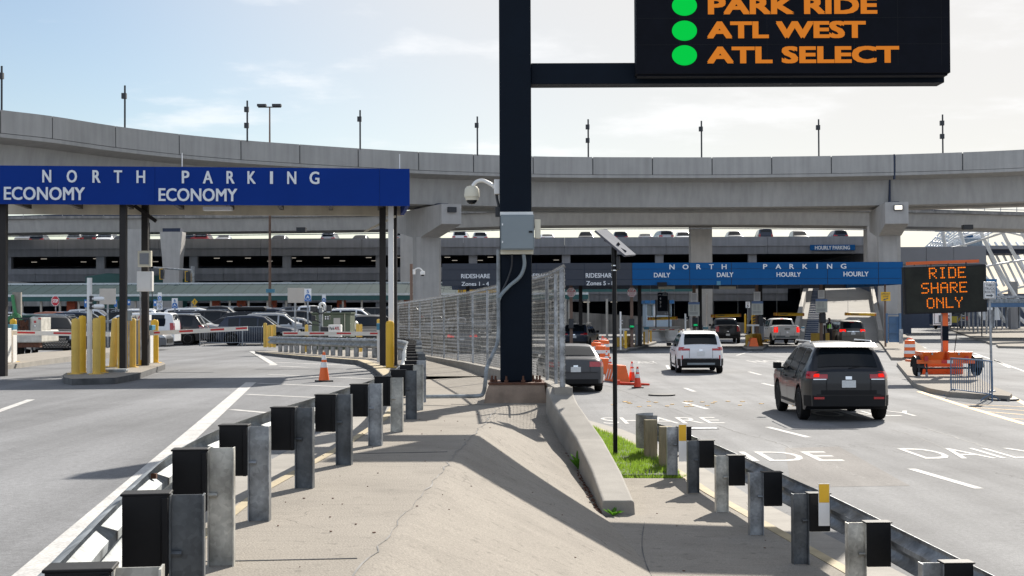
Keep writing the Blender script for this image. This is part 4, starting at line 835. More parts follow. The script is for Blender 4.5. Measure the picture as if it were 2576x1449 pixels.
# signs and poles around the car park
def sign_post(label, rect, Y, px, mt, pr=.03, cat='sign', z0=None, post='galvanised', name='road_sign', dep=.02, ext=0):
    t = thing(name, label, cat, (P(px, 800, Y).x, Y, (hL(Y) if z0 is None else z0)))
    z1 = P(px, rect[1] + ext, Y).z - .02; x = P(px, 800, Y).x
    MB().tube([(x, Y + dep + pr, t.location.z - .05), (x, Y + dep + pr, z1)], pr, 8).build('post', post, t)
    o = PB(MB(), *rect, Y, Y + dep).build('panel', mt, t, bevel=.004); return t, o
def stext(t, par, x0, y0, x1, y1, Y, mt, bold=.02):
    a, b = P(x0, y1, Y), P(x1, y0, Y); return MB().text(t, (a.x, Y, a.z), (1, 0, 0), (0, 0, 1), b.x - a.x, b.z - a.z, .004, bold).build('lettering', mt, par)
def disc(par, px, py, rpx, Y, mt, nm='emblem', n=24, ang=0., sy=1.):
    p = P(px, py, Y); r = rpx * Y / F; return MB().add([(p.x + r * math.cos(ang + 6.28318 * k / n), Y, p.z + r * sy * math.sin(ang + 6.28318 * k / n)) for k in range(n)], [tuple(range(n))]).build(nm, mt, par)
sign_post('blank beige back of a large road sign behind the twin camera pole', (250, 726, 291, 765.5), 62, 270, 'sign_back', .045, ext=2); sign_post('blank beige sign back on a steel post left of the five sign', (723.5, 724.5, 765.5, 761.5), 60, 742, 'sign_back', .045, ext=2)
def lotsign(label, rect, Y, px, num):
    t, o = sign_post(label, rect, Y, px, 'white_sign', .05); x0, y0, x1, y1 = rect; h = y1 - y0
    PB(MB(), x0 + .3, y0 + h * .68, x1 - .3, y1 - .3, Y - .008, Y - .001).build('blue_field', 'sign_blue', t); cx, cy, r = (x0 + x1) / 2, y0 + h * .66, h * .235
    disc(t, cx, cy, r * 1.12, Y - .01, 'white_sign', 'ring'); disc(t, cx, cy, r, Y - .014, 'sign_blue', 'disc'); stext('A', t, cx - r * .5, cy - r * .5, cx + r * .5, cy + r * .45, Y - .018, 'white_sign', .03)
    if num: stext(num, t, cx - h * .1, y0 + h * .10, cx + h * .1, y0 + h * .36, Y - .01, 'sign_blue', .02)
lotsign('white and blue car park row sign numbered six', (432, 750, 447, 776), 98, 439.5, '6'); lotsign('white and blue car park row sign numbered five beside the blank sign back', (765.5, 726, 783, 758), 80, 774, '5')
lotsign('narrow white and blue A sign above the utility box lamps', (810, 741, 819.5, 761), 96, 815, ''); lotsign('narrow white and blue A sign above the EXIT sign', (397, 736, 406.5, 756), 99, 402, '')
t, o = sign_post('white EXIT sign with a round arrow under the narrow A sign', (394, 756.5, 409, 779), 98.6, 401.5, 'white_sign', .05); stext('EXIT', t, 395, 757.5, 408, 763, 98.58, 'ink'); disc(t, 401.5, 770, 6.2, 98.58, 'sign_blue', 'ring'); disc(t, 401.5, 770, 5.2, 98.57, 'white_sign', 'disc'); stext('G', t, 398.3, 766.5, 404.5, 773.5, 98.56, 'ink', .03)
t = thing('stop_sign', 'red octagonal STOP sign on a steel post in the left car park', 'stop sign', (P(139, 800, 95).x, 95, hL(95))); x = P(139, 800, 95).x; MB().tube([(x, 95.08, hL(95)), (x, 95.08, P(139, 750, 95).z)], .04, 6).build('post', 'galvanised', t)
disc(t, 139, 757, 10.6, 95.01, 'white_sign', 'border', 8, math.pi / 8, 1.3); disc(t, 139, 757, 9.6, 95.0, 'sign_red', 'panel', 8, math.pi / 8, 1.3); stext('STOP', t, 132, 752.5, 146, 761.5, 94.98, 'white_sign', .03)
for k, (px, y0, y1, Y, w_) in enumerate(((215.5, 753.5, 773, 96, 'left of the twin camera pole'), (290.5, 754, 772, 102, 'right of the blank sign back'), (324, 753.5, 768, 104, 'behind the dark canopy post'), (390, 754, 770, 100, 'left of the EXIT sign'))):
    t, o = sign_post('small blue accessible parking sign ' + w_, (px - 3.8, y0, px + 3.8, y1), Y, px, 'sign_blue', .04); PB(MB(), px - 2, y0 + 4, px + 2, y0 + 9, Y - .006, Y - .001).build('symbol', 'white_sign', t)
t = thing('warning_sign', 'yellow diamond warning sign with a small square plate under the green canopy', 'sign', P(489, 790, 118)); disc(t, 489.5, 759.5, 8, 118, 'sign_yellow', 'panel', 4, 0, 1.15); PB(MB(), 485.5, 770, 494, 777, 118, 118.05).build('plate', 'sign_yellow', t); MB().tube([P(489.5, 752, 118.1), P(489.5, 800, 118.1)], .06, 6).build('post', 'post_cream', t); stext('!', t, 488.6, 755, 490.4, 764, 117.98, 'ink')
# traffic signals on a mast arm
ts = thing('signal_mast', 'grey mast arm with two yellow framed traffic signals over the green roof', 'traffic signal', P(484.5, 720, 148)); x = P(484.5, 700, 148).x
MB().tube([(x, 148, -.1), (x, 148, P(484, 670, 148).z)], .2, 8).build('mast', 'fence_steel', ts); MB().tube([(x, 148, P(484, 680, 148).z), P(386, 673, 148)], .1, 8).build('arm', 'fence_steel', ts)
for x0, y0, x1, y1 in ((401, 676, 411, 703), (465, 682, 474.5, 708.5)):
    s_ = PB(MB(), x0, y0, x0 + 7, y1, 147.6, 147.7).build('backplate', 'sign_yellow', ts); PB(MB(), x0 + 2.0, y0 + 1.5, x1, y1 - 1.5, 147.1, 147.59).build('signal_head', 'lamp_black', ts)
# tall brown light pole
lp = thing('light_pole', 'tall brown light pole with a twin flat floodlight rising above the flyover', 'light pole', (P(679, 800, 137).x, 137, .2)); x = P(679, 800, 137).x; zt_ = P(679, 270, 137).z
MB().tube([(x, 137, .2), (x, 137, zt_ * .5), (x, 137, zt_)], [.15, .12, .07], 8).build('pole', 'brown_post', lp, smooth=True); MB().bar((x - 1.1, 137, zt_ + .02), (x + 1.1, 137, zt_ + .02), .1, .1).build('crossarm', 'lamp_black', lp)
for s_ in (-1, 1): MB().cbox((x + s_ * .72, 136.8, zt_ + .16), (.85, .6, .22)).build('flood_light', 'lamp_black', lp)
PB(MB(), 669, 727, 691, 736, 136.7, 136.8).build('street_name', 'kiosk_blue', lp)
# camera on the brown pole at the fence
cb_ = thing('security_camera', 'small white dome camera on a slim brown pole at the fence', 'camera', (P(1035, 800, 52.6).x, 52.6, .9)); x = cb_.location.x
MB().tube([(x, 52.6, .9), (x, 52.6, P(1035, 664, 52.6).z)], .055, 8).build('pole', 'brown_post', cb_, smooth=True)
m = MB(); m.tube(smoothpath([P(1040, 683, 52.5), P(1047, 676, 52.5), P(1056, 675, 52.5), P(1062, 681, 52.5)], 4), .03, 6); PB(m, 1038, 677, 1044, 690, 52.45, 52.6); m.build('arm', 'white_paint', cb_); p = P(1063, 683, 52.5); u = 52.5 / F
MB().lathe([(.001, 2 * u), (5 * u, 1 * u), (6 * u, -3 * u), (6 * u, -8 * u), (.001, -8.1 * u)], p, 14).build('housing', 'white_paint', cb_, smooth=True); MB().lathe([(5 * u, -8 * u), (3.5 * u, -11 * u), (.001, -12 * u)], p, 12).build('dome', 'glass', cb_, smooth=True)
# utility box, light tower, pump trailer
ub = thing('utility_box', 'large olive green utility transformer box behind the bending guardrail', 'utility box', P(832, 875, 66)); PB(MB(), 784, 788, 881, 880, 66, 68).build('body', 'utility_green', ub, bevel=.03)
for a in (784.8, 866): PB(MB(), a, 791, a + (80 if a < 800 else 14), 876, 65.97, 65.999).build('door', 'utility_green', ub, bevel=.01)
PB(MB(), 866.5, 788, 868, 860, 65.95, 65.98).build('edge_strip', 'cream', ub); PB(MB(), 839, 800, 856, 816, 65.95, 65.965).build('label_plate', 'sign_back', ub); PB(MB(), 782, 786, 883, 789, 65.9, 68.1).build('lid', 'utility_green', ub)
lt = thing('light_tower', 'portable light tower with black lamp heads and a white ParkATL box', 'light tower', P(815, 875, 63)); Y = 63
PB(MB(), 802, 772, 811, 865, Y, Y + .2).build('mast', 'galvanised_bright', lt); m = MB(); m.tube(smoothpath([P(806, 775, Y), P(805, 766, Y), P(811, 763, Y), P(817, 768, Y), P(818, 780, Y)], 4), .06, 8); m.build('hose', 'white_paint', lt)
for r_ in ((780, 770, 797, 784), (821, 769, 833, 784), (815.5, 794, 829, 805), (783, 794, 792, 808), (760, 806, 766, 822)): PB(MB(), *r_, Y - .25, Y + .05).build('lamp_head', 'lamp_black', lt, bevel=.02)
for a, b in ((819, 797), (825, 797), (819, 802), (825, 802)): disc(lt, a, b, 1.9, Y - .26, 'reflective_white', 'lamp_lens', 12)
m = MB(); [m.bar(P(*a, Y), P(*b, Y), .05, .05) for a, b in (((789, 778), (806, 790)), ((827, 778), (808, 790)), ((788, 802), (806, 812)), ((763, 815), (804, 818)))]; m.build('bracket', 'lamp_black', lt)
PB(MB(), 826, 817, 857, 856, Y - .3, Y + .3).build('box', 'white_paint', lt, bevel=.015); stext('Park', lt, 829, 822, 841, 830, Y - .31, 'ink'); stext('ATL', lt, 841.8, 822, 854, 829.5, Y - .31, 'red_ink', .035)
PB(MB(), 796, 858, 862, 868, Y - .2, Y + .5).build('chassis', 'white_paint', lt); PB(MB(), 806, 822, 826, 858, Y - .1, Y + .4).build('engine_box', 'lamp_black', lt, bevel=.05)
dsh = thing('round_lamp', 'round cream lamp dish on a bracket right of the utility box', 'lamp', P(896, 875, 64)); p = P(896, 818, 64); MB().lathe([(.001, .1), (.14, .08), (.2, 0), (.16, -.05), (.001, -.05)], p, 18, axis='x').build('dish', 'cream', dsh, smooth=True); MB().tube([(p.x + .1, 64, p.z), (p.x + .1, 64, .9)], .04, 6).build('stand', 'galvanised', dsh)
pt_ = thing('pump_trailer', 'dirty white pump trailer with an open engine and green hose at the left edge', 'trailer', P(72, 893, 56.5)); Y = 56.5
PB(MB(), 42, 831, 104, 862, Y, Y + 2.2).build('body', 'machine_dirty', pt_, bevel=.05); PB(MB(), 75, 799, 103, 832, Y - .02, Y + 1.2).build('control_box', 'machine_dirty', pt_, bevel=.02); disc(pt_, 88, 809.5, 3.4, Y - .03, 'lens_red', 'red_lamp', 16); disc(pt_, 88, 819.5, 3.6, Y - .028, 'lamp_black', 'gauge', 18); disc(pt_, 88, 819.5, 3.0, Y - .034, 'white_paint', 'gauge_face', 18); PB(MB(), 96, 799.5, 103, 803, Y - .05, Y - .02).build('marker_lamp', 'lens_red', pt_)
random.seed(2); m = MB()
for i in range(26): p = P(random.uniform(44, 74), random.uniform(806, 831), Y + .2); m.cbox(p, [random.uniform(.05, .18) for _ in range(3)], random.uniform(0, 3))
m.build('engine', 'rust', pt_); m = MB(); [m.bar(P(*a, Y - .05), P(*b, Y - .05), .05, .05) for a, b in (((43, 801), (74, 801)), ((74, 801), (74, 831)), ((43, 801), (43, 831)))]; m.build('engine_frame', 'lamp_black', pt_)
for k in range(4): p = P(38, 803, Y + .6); m = MB(); m.tube([(p.x + (.28 - k * .045) * math.cos(a_ * .21), Y + .6 + k * .03, p.z - .1 + (.34 - k * .05) * math.sin(a_ * .21)) for a_ in range(0, 16)], .022, 6); m.build('hose', 'hose_green', pt_, smooth=True)
PB(MB(), 31, 735, 52, 800, Y + .8, Y + .95).build('panel', 'kerb_concrete', pt_); m = MB(); m.tube([P(31, 742, Y + .7), P(36, 775, Y + .7), P(41, 795, Y + .7)], .07, 8); m.build('hose', 'hose_green', pt_, smooth=True)
p = P(49, 880, Y + .5); MB().lathe([(.12, -.1), (.30, -.1), (.32, 0), (.30, .1), (.12, .1)], p, 18, axis='x').build('wheel', 'tyre', pt_, smooth=True); PB(MB(), 45, 862, 100, 874, Y + .1, Y + .4).build('axle', 'rust', pt_)
# crowd barriers
def crowd(p, q, h, label, mt='barricade_steel', bars=16, group=None, feet=True, name='crowd_barrier'):
    p, q = Vector(p), Vector(q); t = thing(name, label, 'crowd barrier', (p + q) / 2, 0, group); d = (q - p); up_ = Vector((0, 0, h)); d1 = d.normalized()
    MB().tube(smoothpath([p, p + up_ * .86, p + up_ * .97 + d1 * .06, p + up_ + d1 * .18, q + up_ - d1 * .18, q + up_ * .97 - d1 * .06, q + up_ * .86, q], 4), .021, 8).build('frame', mt, t, smooth=True)
    MB().tube([p + up_ * .18, q + up_ * .18], .018, 6).build('bottom_rail', mt, t)
    for i in range(1, bars): a_ = p + d * (i / bars); MB().tube([a_ + up_ * .18, a_ + up_ * .995], .0095, 5).build('bar', mt, t)
    if feet:
        nx = Vector((-d1.y, d1.x, 0)) * .28
        for e in (p + d1 * .12, q - d1 * .12): MB().tube([e - nx, e - nx * .7 + up_ * .08, e + up_ * .17, e + nx * .7 + up_ * .08, e + nx], .016, 6).build('foot', mt, t)
    return t
crowd(GL(503, 870), GL(609, 870.5), 1.05, 'grey steel crowd barrier standing left of its neighbour before the parked cars', bars=18); crowd(GL(611, 870), GL(663, 869.5), 1.05, 'grey steel crowd barrier, right one, ending at the yellow bollard cluster', bars=9); crowd(GL(698, 866), GL(800, 865), 1.05, 'steel crowd barrier behind the bollard cluster and blank sign post', bars=18)
# ---------------------------------------------------------------- flyover ramps
FLY = [(-420, 215), (-200, 248), (0, 276), (131, 292), (290, 317), (450, 337), (605, 352), (753, 363), (900, 373), (1052, 382), (1190, 388), (1340, 393), (1490, 395), (1640, 395.5), (1790, 395.5), (1940, 394), (2090, 392), (2250, 388.5), (2420, 383), (2576, 376), (2800, 362), (3100, 335)]
def loft(path, nrm, prof, m=None, mi=0, i0=0, i1=None, cap=True):
    """profile (offset away from the viewer, z) swept along a plan path"""
    m = m or MB(); i1 = len(path) if i1 is None else i1; k = len(prof); v = []
    for i in range(i0, i1): v += [(path[i].x + nrm[i].x * a, path[i].y + nrm[i].y * a, z) for a, z in prof]
    n = i1 - i0
    m.add(v, [(i * k + j, (i + 1) * k + j, (i + 1) * k + (j + 1) % k, i * k + (j + 1) % k) for i in range(n - 1) for j in range(k)] + ([tuple(range(k)), tuple(range(n * k - 1, (n - 1) * k - 1, -1))] if cap else []), mi)
    return m
fp = [G(x, y, 17.0) for x, y in FLY]; fp = [Vector((p.x, p.y, 0)) for p in fp]
f_s = smoothpath(fp, 4); f_n = normals(f_s, 1); f_n = [n_ if n_.y > 0 else -n_ for n_ in f_n]
fly = thing('flyover_bridge', 'long curved concrete flyover with paneled parapet crossing the whole view', 'bridge', (0, 130, 0))
loft(f_s, f_n, [(0, 15.05), (0, 15.32), (.35, 15.4), (11.0, 15.4), (11.4, 15.1), (11.0, 14.95), (1.9, 14.75)]).build('deck', 'concrete', fly)
for a in (1.7, 7.0):
    loft(f_s, f_n, [(a, 14.86), (a + .45, 12.45), (a + 2.6, 12.45), (a + 3.0, 14.92)]).build('girder', 'concrete', fly)
acc = [0.]
for a, b in zip(f_s, f_s[1:]): acc.append(acc[-1] + (b - a).length)
joints = [i for i in range(0, len(f_s), 4)]
for a, b in zip(joints, joints[1:]):
    g_ = .10 if a < 68 and a > 6 else .1
    seg = [f_s[a].lerp(f_s[a + 1], g_ / max((f_s[a + 1] - f_s[a]).length, .1))] + f_s[a + 1:b] + [f_s[b]]
    loft(seg, f_n[a:b + 1], [(.0, 15.36), (.02, 17.0), (.30, 17.0), (.36, 15.42)]).build('parapet', 'concrete', fly)
loft(f_s, f_n, [(10.9, 15.42), (10.9, 17.0), (11.15, 17.0), (11.15, 15.42)]).build('parapet', 'concrete', fly)
loft(f_s, f_n, [(.06, 15.36), (.06, 16.9), (.25, 16.9), (.25, 15.36)]).build('joint_core', 'kerb_dirty', fly)
m = MB(); i = min(range(len(f_s)), key=lambda q: abs(f_s[q].x / f_s[q].y - (2250 - CX) / F))
p = f_s[i]; m.box(p.x - .07, p.x + .07, p.y - .03, p.y + .3, 14.7, 17.02); m.box(p.x - .06, p.x + .06, p.y + 1.62, p.y + 2.3, 12.4, 14.9); m.build('expansion_joint', 'seam', fly)
def hammer(cx, cy, rz, wd, capw, z_top, z_sh, z_low, front, back, label):
    t = thing('bridge_pier', label, 'pier', (cx, cy, 0), rz)
    m = MB(); r_ = .35; w2, d2 = wd / 2, .85
    m.prism([(-w2 + r_, -d2), (w2 - r_, -d2), (w2, -d2 + r_), (w2, d2 - r_), (w2 - r_, d2), (-w2 + r_, d2), (-w2, d2 - r_), (-w2, -d2 + r_)], -.1, z_low); m.build('shaft', 'concrete_pier', t, local=True)
    m = MB(); m.xprism([(front, z_top), (front, z_sh), (-d2 - .1, z_low), (d2 + .1, z_low), (back, z_sh), (back, z_top)], -capw / 2, capw / 2); m.build('cap', 'concrete_pier', t, local=True)
    for dy in (2.6, 8.2): MB().box(-.5, .5, front + dy - .5, front + dy + .5, z_top + .01, 12.46).build('bearing', 'seam', t, local=True)
    fl = MB().box(-.40, .40, front - .26, front - .01, z_top - .75, z_top - .28).build('flood_light', 'lamp_black', t, local=True); return t, fl
t1, _ = hammer(P(1074, 600, 134).x, 134, R(23), 2.45, 1.9, 12.25, 10.45, 9.55, -6.6, 7.0, 'hammerhead concrete bridge pier standing left of the black sign pillar')
t2, fl = hammer(P(2237, 700, 133.5).x, 133.5, R(-8), 2.0, 2.05, 12.25, 10.3, 9.5, -5.9, 7.0, 'hammerhead concrete bridge pier standing at the right end of the blue canopy')
fl.location.x += .12; MB().box(-.2, .44, -6.20, -6.17, 11.56, 11.91).build('lamp_lens', 'lamp_lit', t2, local=True)
# poles along the flyover
for k, (x, yt, yb, boxes) in enumerate([(4, 166, 273, (.78,)), (314, 215, 318, (.76,)), (622, 253, 352, (.78, .38)), (906, 277, 373, (.77,)), (1201, 293, 386, (.77,)), (1480, 300, 392, (.8, .45)), (1765, 304, 395, (.78,)), (2060, 300, 394, (.78,)), (2372, 288, 384, (.78, .44))]):
    Y = min(f_s, key=lambda q: abs(q.x / q.y - (x - CX) / F)).y + .2; a, b = P(x, yt, Y), P(x, yb, Y)
    lb = ['slim dark pole on the flyover parapet at the left picture edge', 'slim dark pole with one box above the left blue fascia lettering', 'slim dark pole with two boxes beside the tall twin floodlight', 'slim dark pole on the parapet above the right end of the left blue fascia', 'slim dark pole on the flyover just left of the black sign pillar',
          'slim dark pole with two boxes just right of the black sign pillar', 'slim dark pole on the flyover below the arm at middle right', 'slim dark pole on the flyover beneath the orange lettering of the board', 'slim dark pole with two boxes beneath the right end of the display board'][k]
    t = thing('parapet_pole', lb, 'pole', (b.x, b.y, 16.95), group='slim poles along the flyover parapet')
    h = a.z - 16.95; MB().tube([(b.x, b.y, 16.9), (b.x, b.y, a.z)], .075, 6).build('pole', 'lamp_black', t)
    for f_ in boxes: MB().box(b.x - .24, b.x + .12, b.y - .15, b.y + .15, 16.95 + h * f_ - .22, 16.95 + h * f_ + .22).build('box', 'lamp_black', t)
# second, lower guideway behind
G2 = [(-500, 560), (-100, 556), (100, 551), (435, 550), (800, 546), (1100, 540), (1340, 532), (1640, 530), (1900, 530), (2150, 533), (2400, 538), (2576, 543), (2900, 551)]
gp2 = [G(x, y, 13.4) for x, y in G2]; gp2 = smoothpath([Vector((p.x, p.y, 0)) for p in gp2], 3); gn2 = [n_ if n_.y > 0 else -n_ for n_ in normals(gp2, 1)]
gw = thing('guideway_bridge', 'lower concrete guideway with a walkway railing running behind the flyover', 'bridge', (0, 155, 0))
loft(gp2, gn2, [(0, 13.4), (.4, 11.9), (3.6, 11.9), (4.2, 13.4)]).build('girder', 'concrete', gw)
loft(gp2, gn2, [(4.3, 13.4), (4.5, 11.95), (6.8, 11.95), (7.1, 13.4)]).build('girder', 'concrete', gw)
loft(gp2, gn2, [(-.3, 13.42), (-.3, 13.72), (7.3, 13.72), (7.3, 13.42)]).build('walkway', 'concrete_old', gw)
for z in (14.05, 14.6): MB().tube([q + Vector((0, 0, z)) + n_ * -.2 for q, n_ in zip(gp2, gn2)], .04, 4).build('rail', 'fence_steel', gw)
loft(gp2, gn2, [(4.9, 13.7), (4.9, 14.25), (5.1, 14.25), (5.1, 13.7)]).build('power_rail', 'seam', gw)
for k, q in enumerate(resample(gp2, 2.35)):
    if abs(q.x) < 75: MB().bar(q + Vector((0, -.2, 13.7)), q + Vector((0, -.2, 14.65)), .06, .06).build('rail_post', 'fence_steel', gw)
for x in (760, 2430): 
    p = P(x, 585, 157); MB().box(p.x - .5, p.x + .5, 156, 157, 11.4, 11.9).build('under_box', 'lamp_black', gw)
MB().tube([q + n_ * .2 + Vector((0, 0, 11.45)) for q, n_ in zip(gp2, gn2)], .05, 4).build('under_pipe', 'fence_steel', gw)
def pier(px, w_, label, Y=157.5, flare=0., ztop=11.85, zb=-.1):
    p = P(px, 600, Y); t = thing('bridge_pier', label, 'pier', (p.x, Y, 0)); m = MB(); x = p.x
    pr = [(x - w_ / 2, zb), (x + w_ / 2, zb), (x + w_ / 2, 6.5)] + ([(x + w_ / 2 + .1, 8.6), (x + w_ / 2 + flare, 11.2), (x + w_ / 2 + flare, ztop - .35), (x - w_ / 2 - flare, ztop - .35), (x - w_ / 2 - flare, 11.2), (x - w_ / 2 - .1, 8.6)] if flare else [(x + w_ / 2, ztop), (x - w_ / 2, ztop)]) + [(x - w_ / 2, 6.5)]
    m.yprism(pr, Y - .9, Y + .9); m.build('shaft', 'concrete_pier', t)
    if flare: MB().box(x - w_ / 2 - .1, x + w_ / 2 + .1, Y - .7, Y + .7, ztop - .36, ztop + .05).build('bearing', 'seam', t)
    return t
pier(435, 1.75, 'flared concrete pier lit on one side behind the left canopy post', flare=.35); pier(338, 2.3, 'plain wide concrete pier behind the dark left canopy posts', Y=158)
pier(1030, 1.9, 'concrete pier showing just left of the large hammerhead pier', Y=158.5); pier(1762, 2.35, 'wide concrete pier rising behind the middle of the blue canopy', Y=158); pier(2193, 1.4, 'grey concrete pier half hidden left of the right hammerhead pier', Y=158)

# ---------------------------------------------------------------- parking garage
GY = 172.0
def gz(py): return P(1400, py, GY).z
gar = thing('parking_garage', 'wide grey ribbed concrete parking garage with open dark storeys', 'parking garage', (0, GY, 0))
xl, xr = P(-620, 600, GY).x, P(2186, 600, GY).x
def step(z, dz=0.): return z
lev = [(11.5, 10.35, 9.42), (7.95, 7.25, 6.40), (5.42, 4.6, 3.75)]
xo = [P(1985, 600, GY).x, P(2186, 600, GY).x]                # opening of the ramp
for k, (zt_, zm, zb_) in enumerate(lev):
    spans = [(xl, xr)] if k == 0 else [(xl, xo[0] - .2)]
    for a, b in spans:
        n_ = int((b - a) / 11.3)
        for i in range(n_):
            u0, u1 = lerp(a, b, i / n_), lerp(a, b, (i + 1) / n_) - .03
            m = MB(); m.box(u0, u1, GY - .12, GY + .35, zm + .03, zt_); m.box(u0, u1, GY, GY + .3, zm - .03, zm + .03); m.build('parapet', 'garage_flat', gar)
            m = MB(); m.box(u0, u1, GY, GY + .35, zb_, zm - .03); m.build('ribbed_panel', 'garage_ribs', gar)
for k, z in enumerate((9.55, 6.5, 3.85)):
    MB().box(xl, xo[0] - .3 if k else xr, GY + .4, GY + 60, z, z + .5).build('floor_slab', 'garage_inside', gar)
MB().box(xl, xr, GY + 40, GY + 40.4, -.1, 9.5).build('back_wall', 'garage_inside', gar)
i = 0; x = P(15, 600, GY).x
while x < xr - 3:
    if not (xo[0] - 1 < x < xo[1]): MB().box(x - .5, x + .5, GY + .36, GY + 1.2, -.1, 9.5).build('column', 'garage_flat', gar)
    x += 11.3
random.seed(3)
for row in range(2):
    for i in range(20):
        x = lerp(xl + 3, xr - 3, (i + random.random() * .4) / 26); MB().box(x - .35, x + .35, GY + 7 + row * 11, GY + 7.2 + row * 11, 9.40, 9.46).build('ceiling_lamp', 'garage_lamp', gar)
for i in range(6):
    x = lerp(P(1340, 600, GY).x, xr - 10, i / 9); MB().box(x - .4, x + .4, GY + 6, GY + 6.3, 3.66, 3.76).build('ceiling_lamp', 'garage_lamp', gar)
rt = struct(MB().box(xl, xr, GY + .4, GY + 62, 10.1, 10.62).build('garage_roof_deck', 'garage_flat')); rt.parent = gar; rt.location = -Vector((0, GY, 0)); 
del rt['kind']
# a lower internal ramp wall seen through the ground storey
a, b = P(1400, 800, 168), P(2000, 800, 168)
if 0: m.add([(P(-80, 0, 168).x, 168, -.1), (b.x, 168, -.1), (b.x, 168, .7), (a.x, 168, 2.55), (P(900, 0, 168).x, 168, 3.6), (P(880, 0, 168).x, 168, 1.0), (P(-80, 0, 168).x, 168, .8)], [(0, 1, 2, 3, 4, 5, 6)])
m2 = MB(); m2.yprism([(P(1380, 0, 168).x, -.1), (b.x, -.1), (b.x, .75), (P(1380, 0, 168).x, 2.65)], 168, 168.3)
tag(m2.build('ramp_wall', 'concrete_old', origin=(20, 168, 0)), 'stained grey sloping ramp wall behind the stop signs and booth', 'wall')
m2 = MB(); m2.yprism([(P(-60, 0, 166).x, 3.4), (P(330, 0, 166).x, 3.4), (P(330, 0, 166).x, 5.2), (P(20, 0, 166).x, 6.35), (P(-60, 0, 166).x, 6.4)], 166, 166.3)
tag(m2.build('ramp_wall', 'concrete_old', origin=(-50, 166, 3)), 'dark stained ramp wall sloping behind the green roof at left', 'wall')
MB().box(xr - .35, xr, GY + .4, GY + 62, -.1, 9.5).build('end_wall', 'garage_flat', gar)
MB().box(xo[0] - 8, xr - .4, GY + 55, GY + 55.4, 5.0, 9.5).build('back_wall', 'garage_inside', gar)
# entrance ramp
rp0 = [Vector((P(2000, 0, 113).x, 113, .01)), Vector((P(2203, 0, 113).x, 113, .01)), Vector((P(2176, 0, 171).x, 171, 6.6)), Vector((P(2035, 0, 171).x, 171, 6.6))]
rmp_ = thing('entrance_ramp', 'pale concrete ramp climbing under the canopy into the garage opening', 'ramp', (27, 113, 0))
m = MB(); m.add(rp0 + [Vector((rp0[3].x, 215, 6.7)), Vector((rp0[2].x + 3, 215, 6.7))], [(0, 1, 2, 3), (3, 2, 5, 4)]); m.build('deck', 'ramp_concrete', rmp_)
for a, b, o in ((rp0[0], rp0[3], -1), (rp0[1], rp0[2], 1)):
    m = MB(); v = []
    for p in (a, b): v += [(p.x, p.y, p.z), (p.x, p.y, p.z + .95), (p.x + .35 * o, p.y, p.z + .95), (p.x + .35 * o, p.y, -.1)]
    m.add(v, [(0, 4, 5, 1), (1, 5, 6, 2), (2, 6, 7, 3), (0, 1, 2, 3), (7, 6, 5, 4)]); m.build('side_wall', 'kerb_concrete', rmp_)
m = MB()
st = [lerp(rp0[0], rp0[3], t / 40) + Vector((.7 + .0, 0, .004)) for t in range(41)]
m.add([rp0[0] + Vector((.5, 0, .01)), rp0[0] + Vector((1.5, 0, .01)), rp0[3] + Vector((1.5, 0, .01)), rp0[3] + Vector((.5, 0, .01))], [(0, 1, 2, 3)])
m.build('walk_strip', 'garage_flat', rmp_)
m = MB()
for q in st: m.cbox(q + Vector((.3, 0, .06)), (1.0, .3, .10))
tag(m.build('walk_grate', 'garage_inside', rmp_))
sgn = thing('garage_sign', 'blue HOURLY PARKING sign fixed over the garage opening', 'sign', P(2100, 623, GY - .2))
a, b = P(2038, 616, GY - .25), P(2151, 629.5, GY - .25); MB().box(a.x, b.x, GY - .3, GY - .16, b.z, a.z).build('panel', 'blue_band', sgn)
c, d = P(2050, 628, GY - .3), P(2138, 618, GY - .3); MB().text('HOURLY PARKING', (c.x, GY - .32, c.z), (1, 0, 0), (0, 0, 1), d.x - c.x, d.z - c.z, .01, .03).build('lettering', 'letter_white', sgn)
# far wing on the right and the road underpass
wg = thing('garage_wing', 'grey panelled garage wing spanning the road at the far right', 'building', (45, 150, 0))
wx = [P(x, 650, 152).x for x in (2262, 2400, 2482)]
zt_ = P(2350, 621, 152).z; zb_ = P(2350, 697, 152).z
for a, b in zip([wx[0], lerp(wx[0], wx[1], .5), wx[1]], [lerp(wx[0], wx[1], .5), wx[1], wx[2]]):
    MB().box(a, b - .04, 152, 152.4, lerp(zb_, zt_, .42), zt_).build('wall_panel', 'wing_wall', wg); MB().box(a, b - .04, 152.03, 152.4, zb_, lerp(zb_, zt_, .40)).build('wall_panel', 'wing_wall', wg)
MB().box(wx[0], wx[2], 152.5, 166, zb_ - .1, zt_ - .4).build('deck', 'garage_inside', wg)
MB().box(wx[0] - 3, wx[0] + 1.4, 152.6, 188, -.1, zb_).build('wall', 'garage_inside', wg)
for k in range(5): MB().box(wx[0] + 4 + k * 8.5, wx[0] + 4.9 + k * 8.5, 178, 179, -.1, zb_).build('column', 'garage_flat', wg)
MB().box(wx[0], wx[2] + 60, 205, 205.4, -.1, zb_ - 1.2).build('back_wall', 'garage_inside', wg)
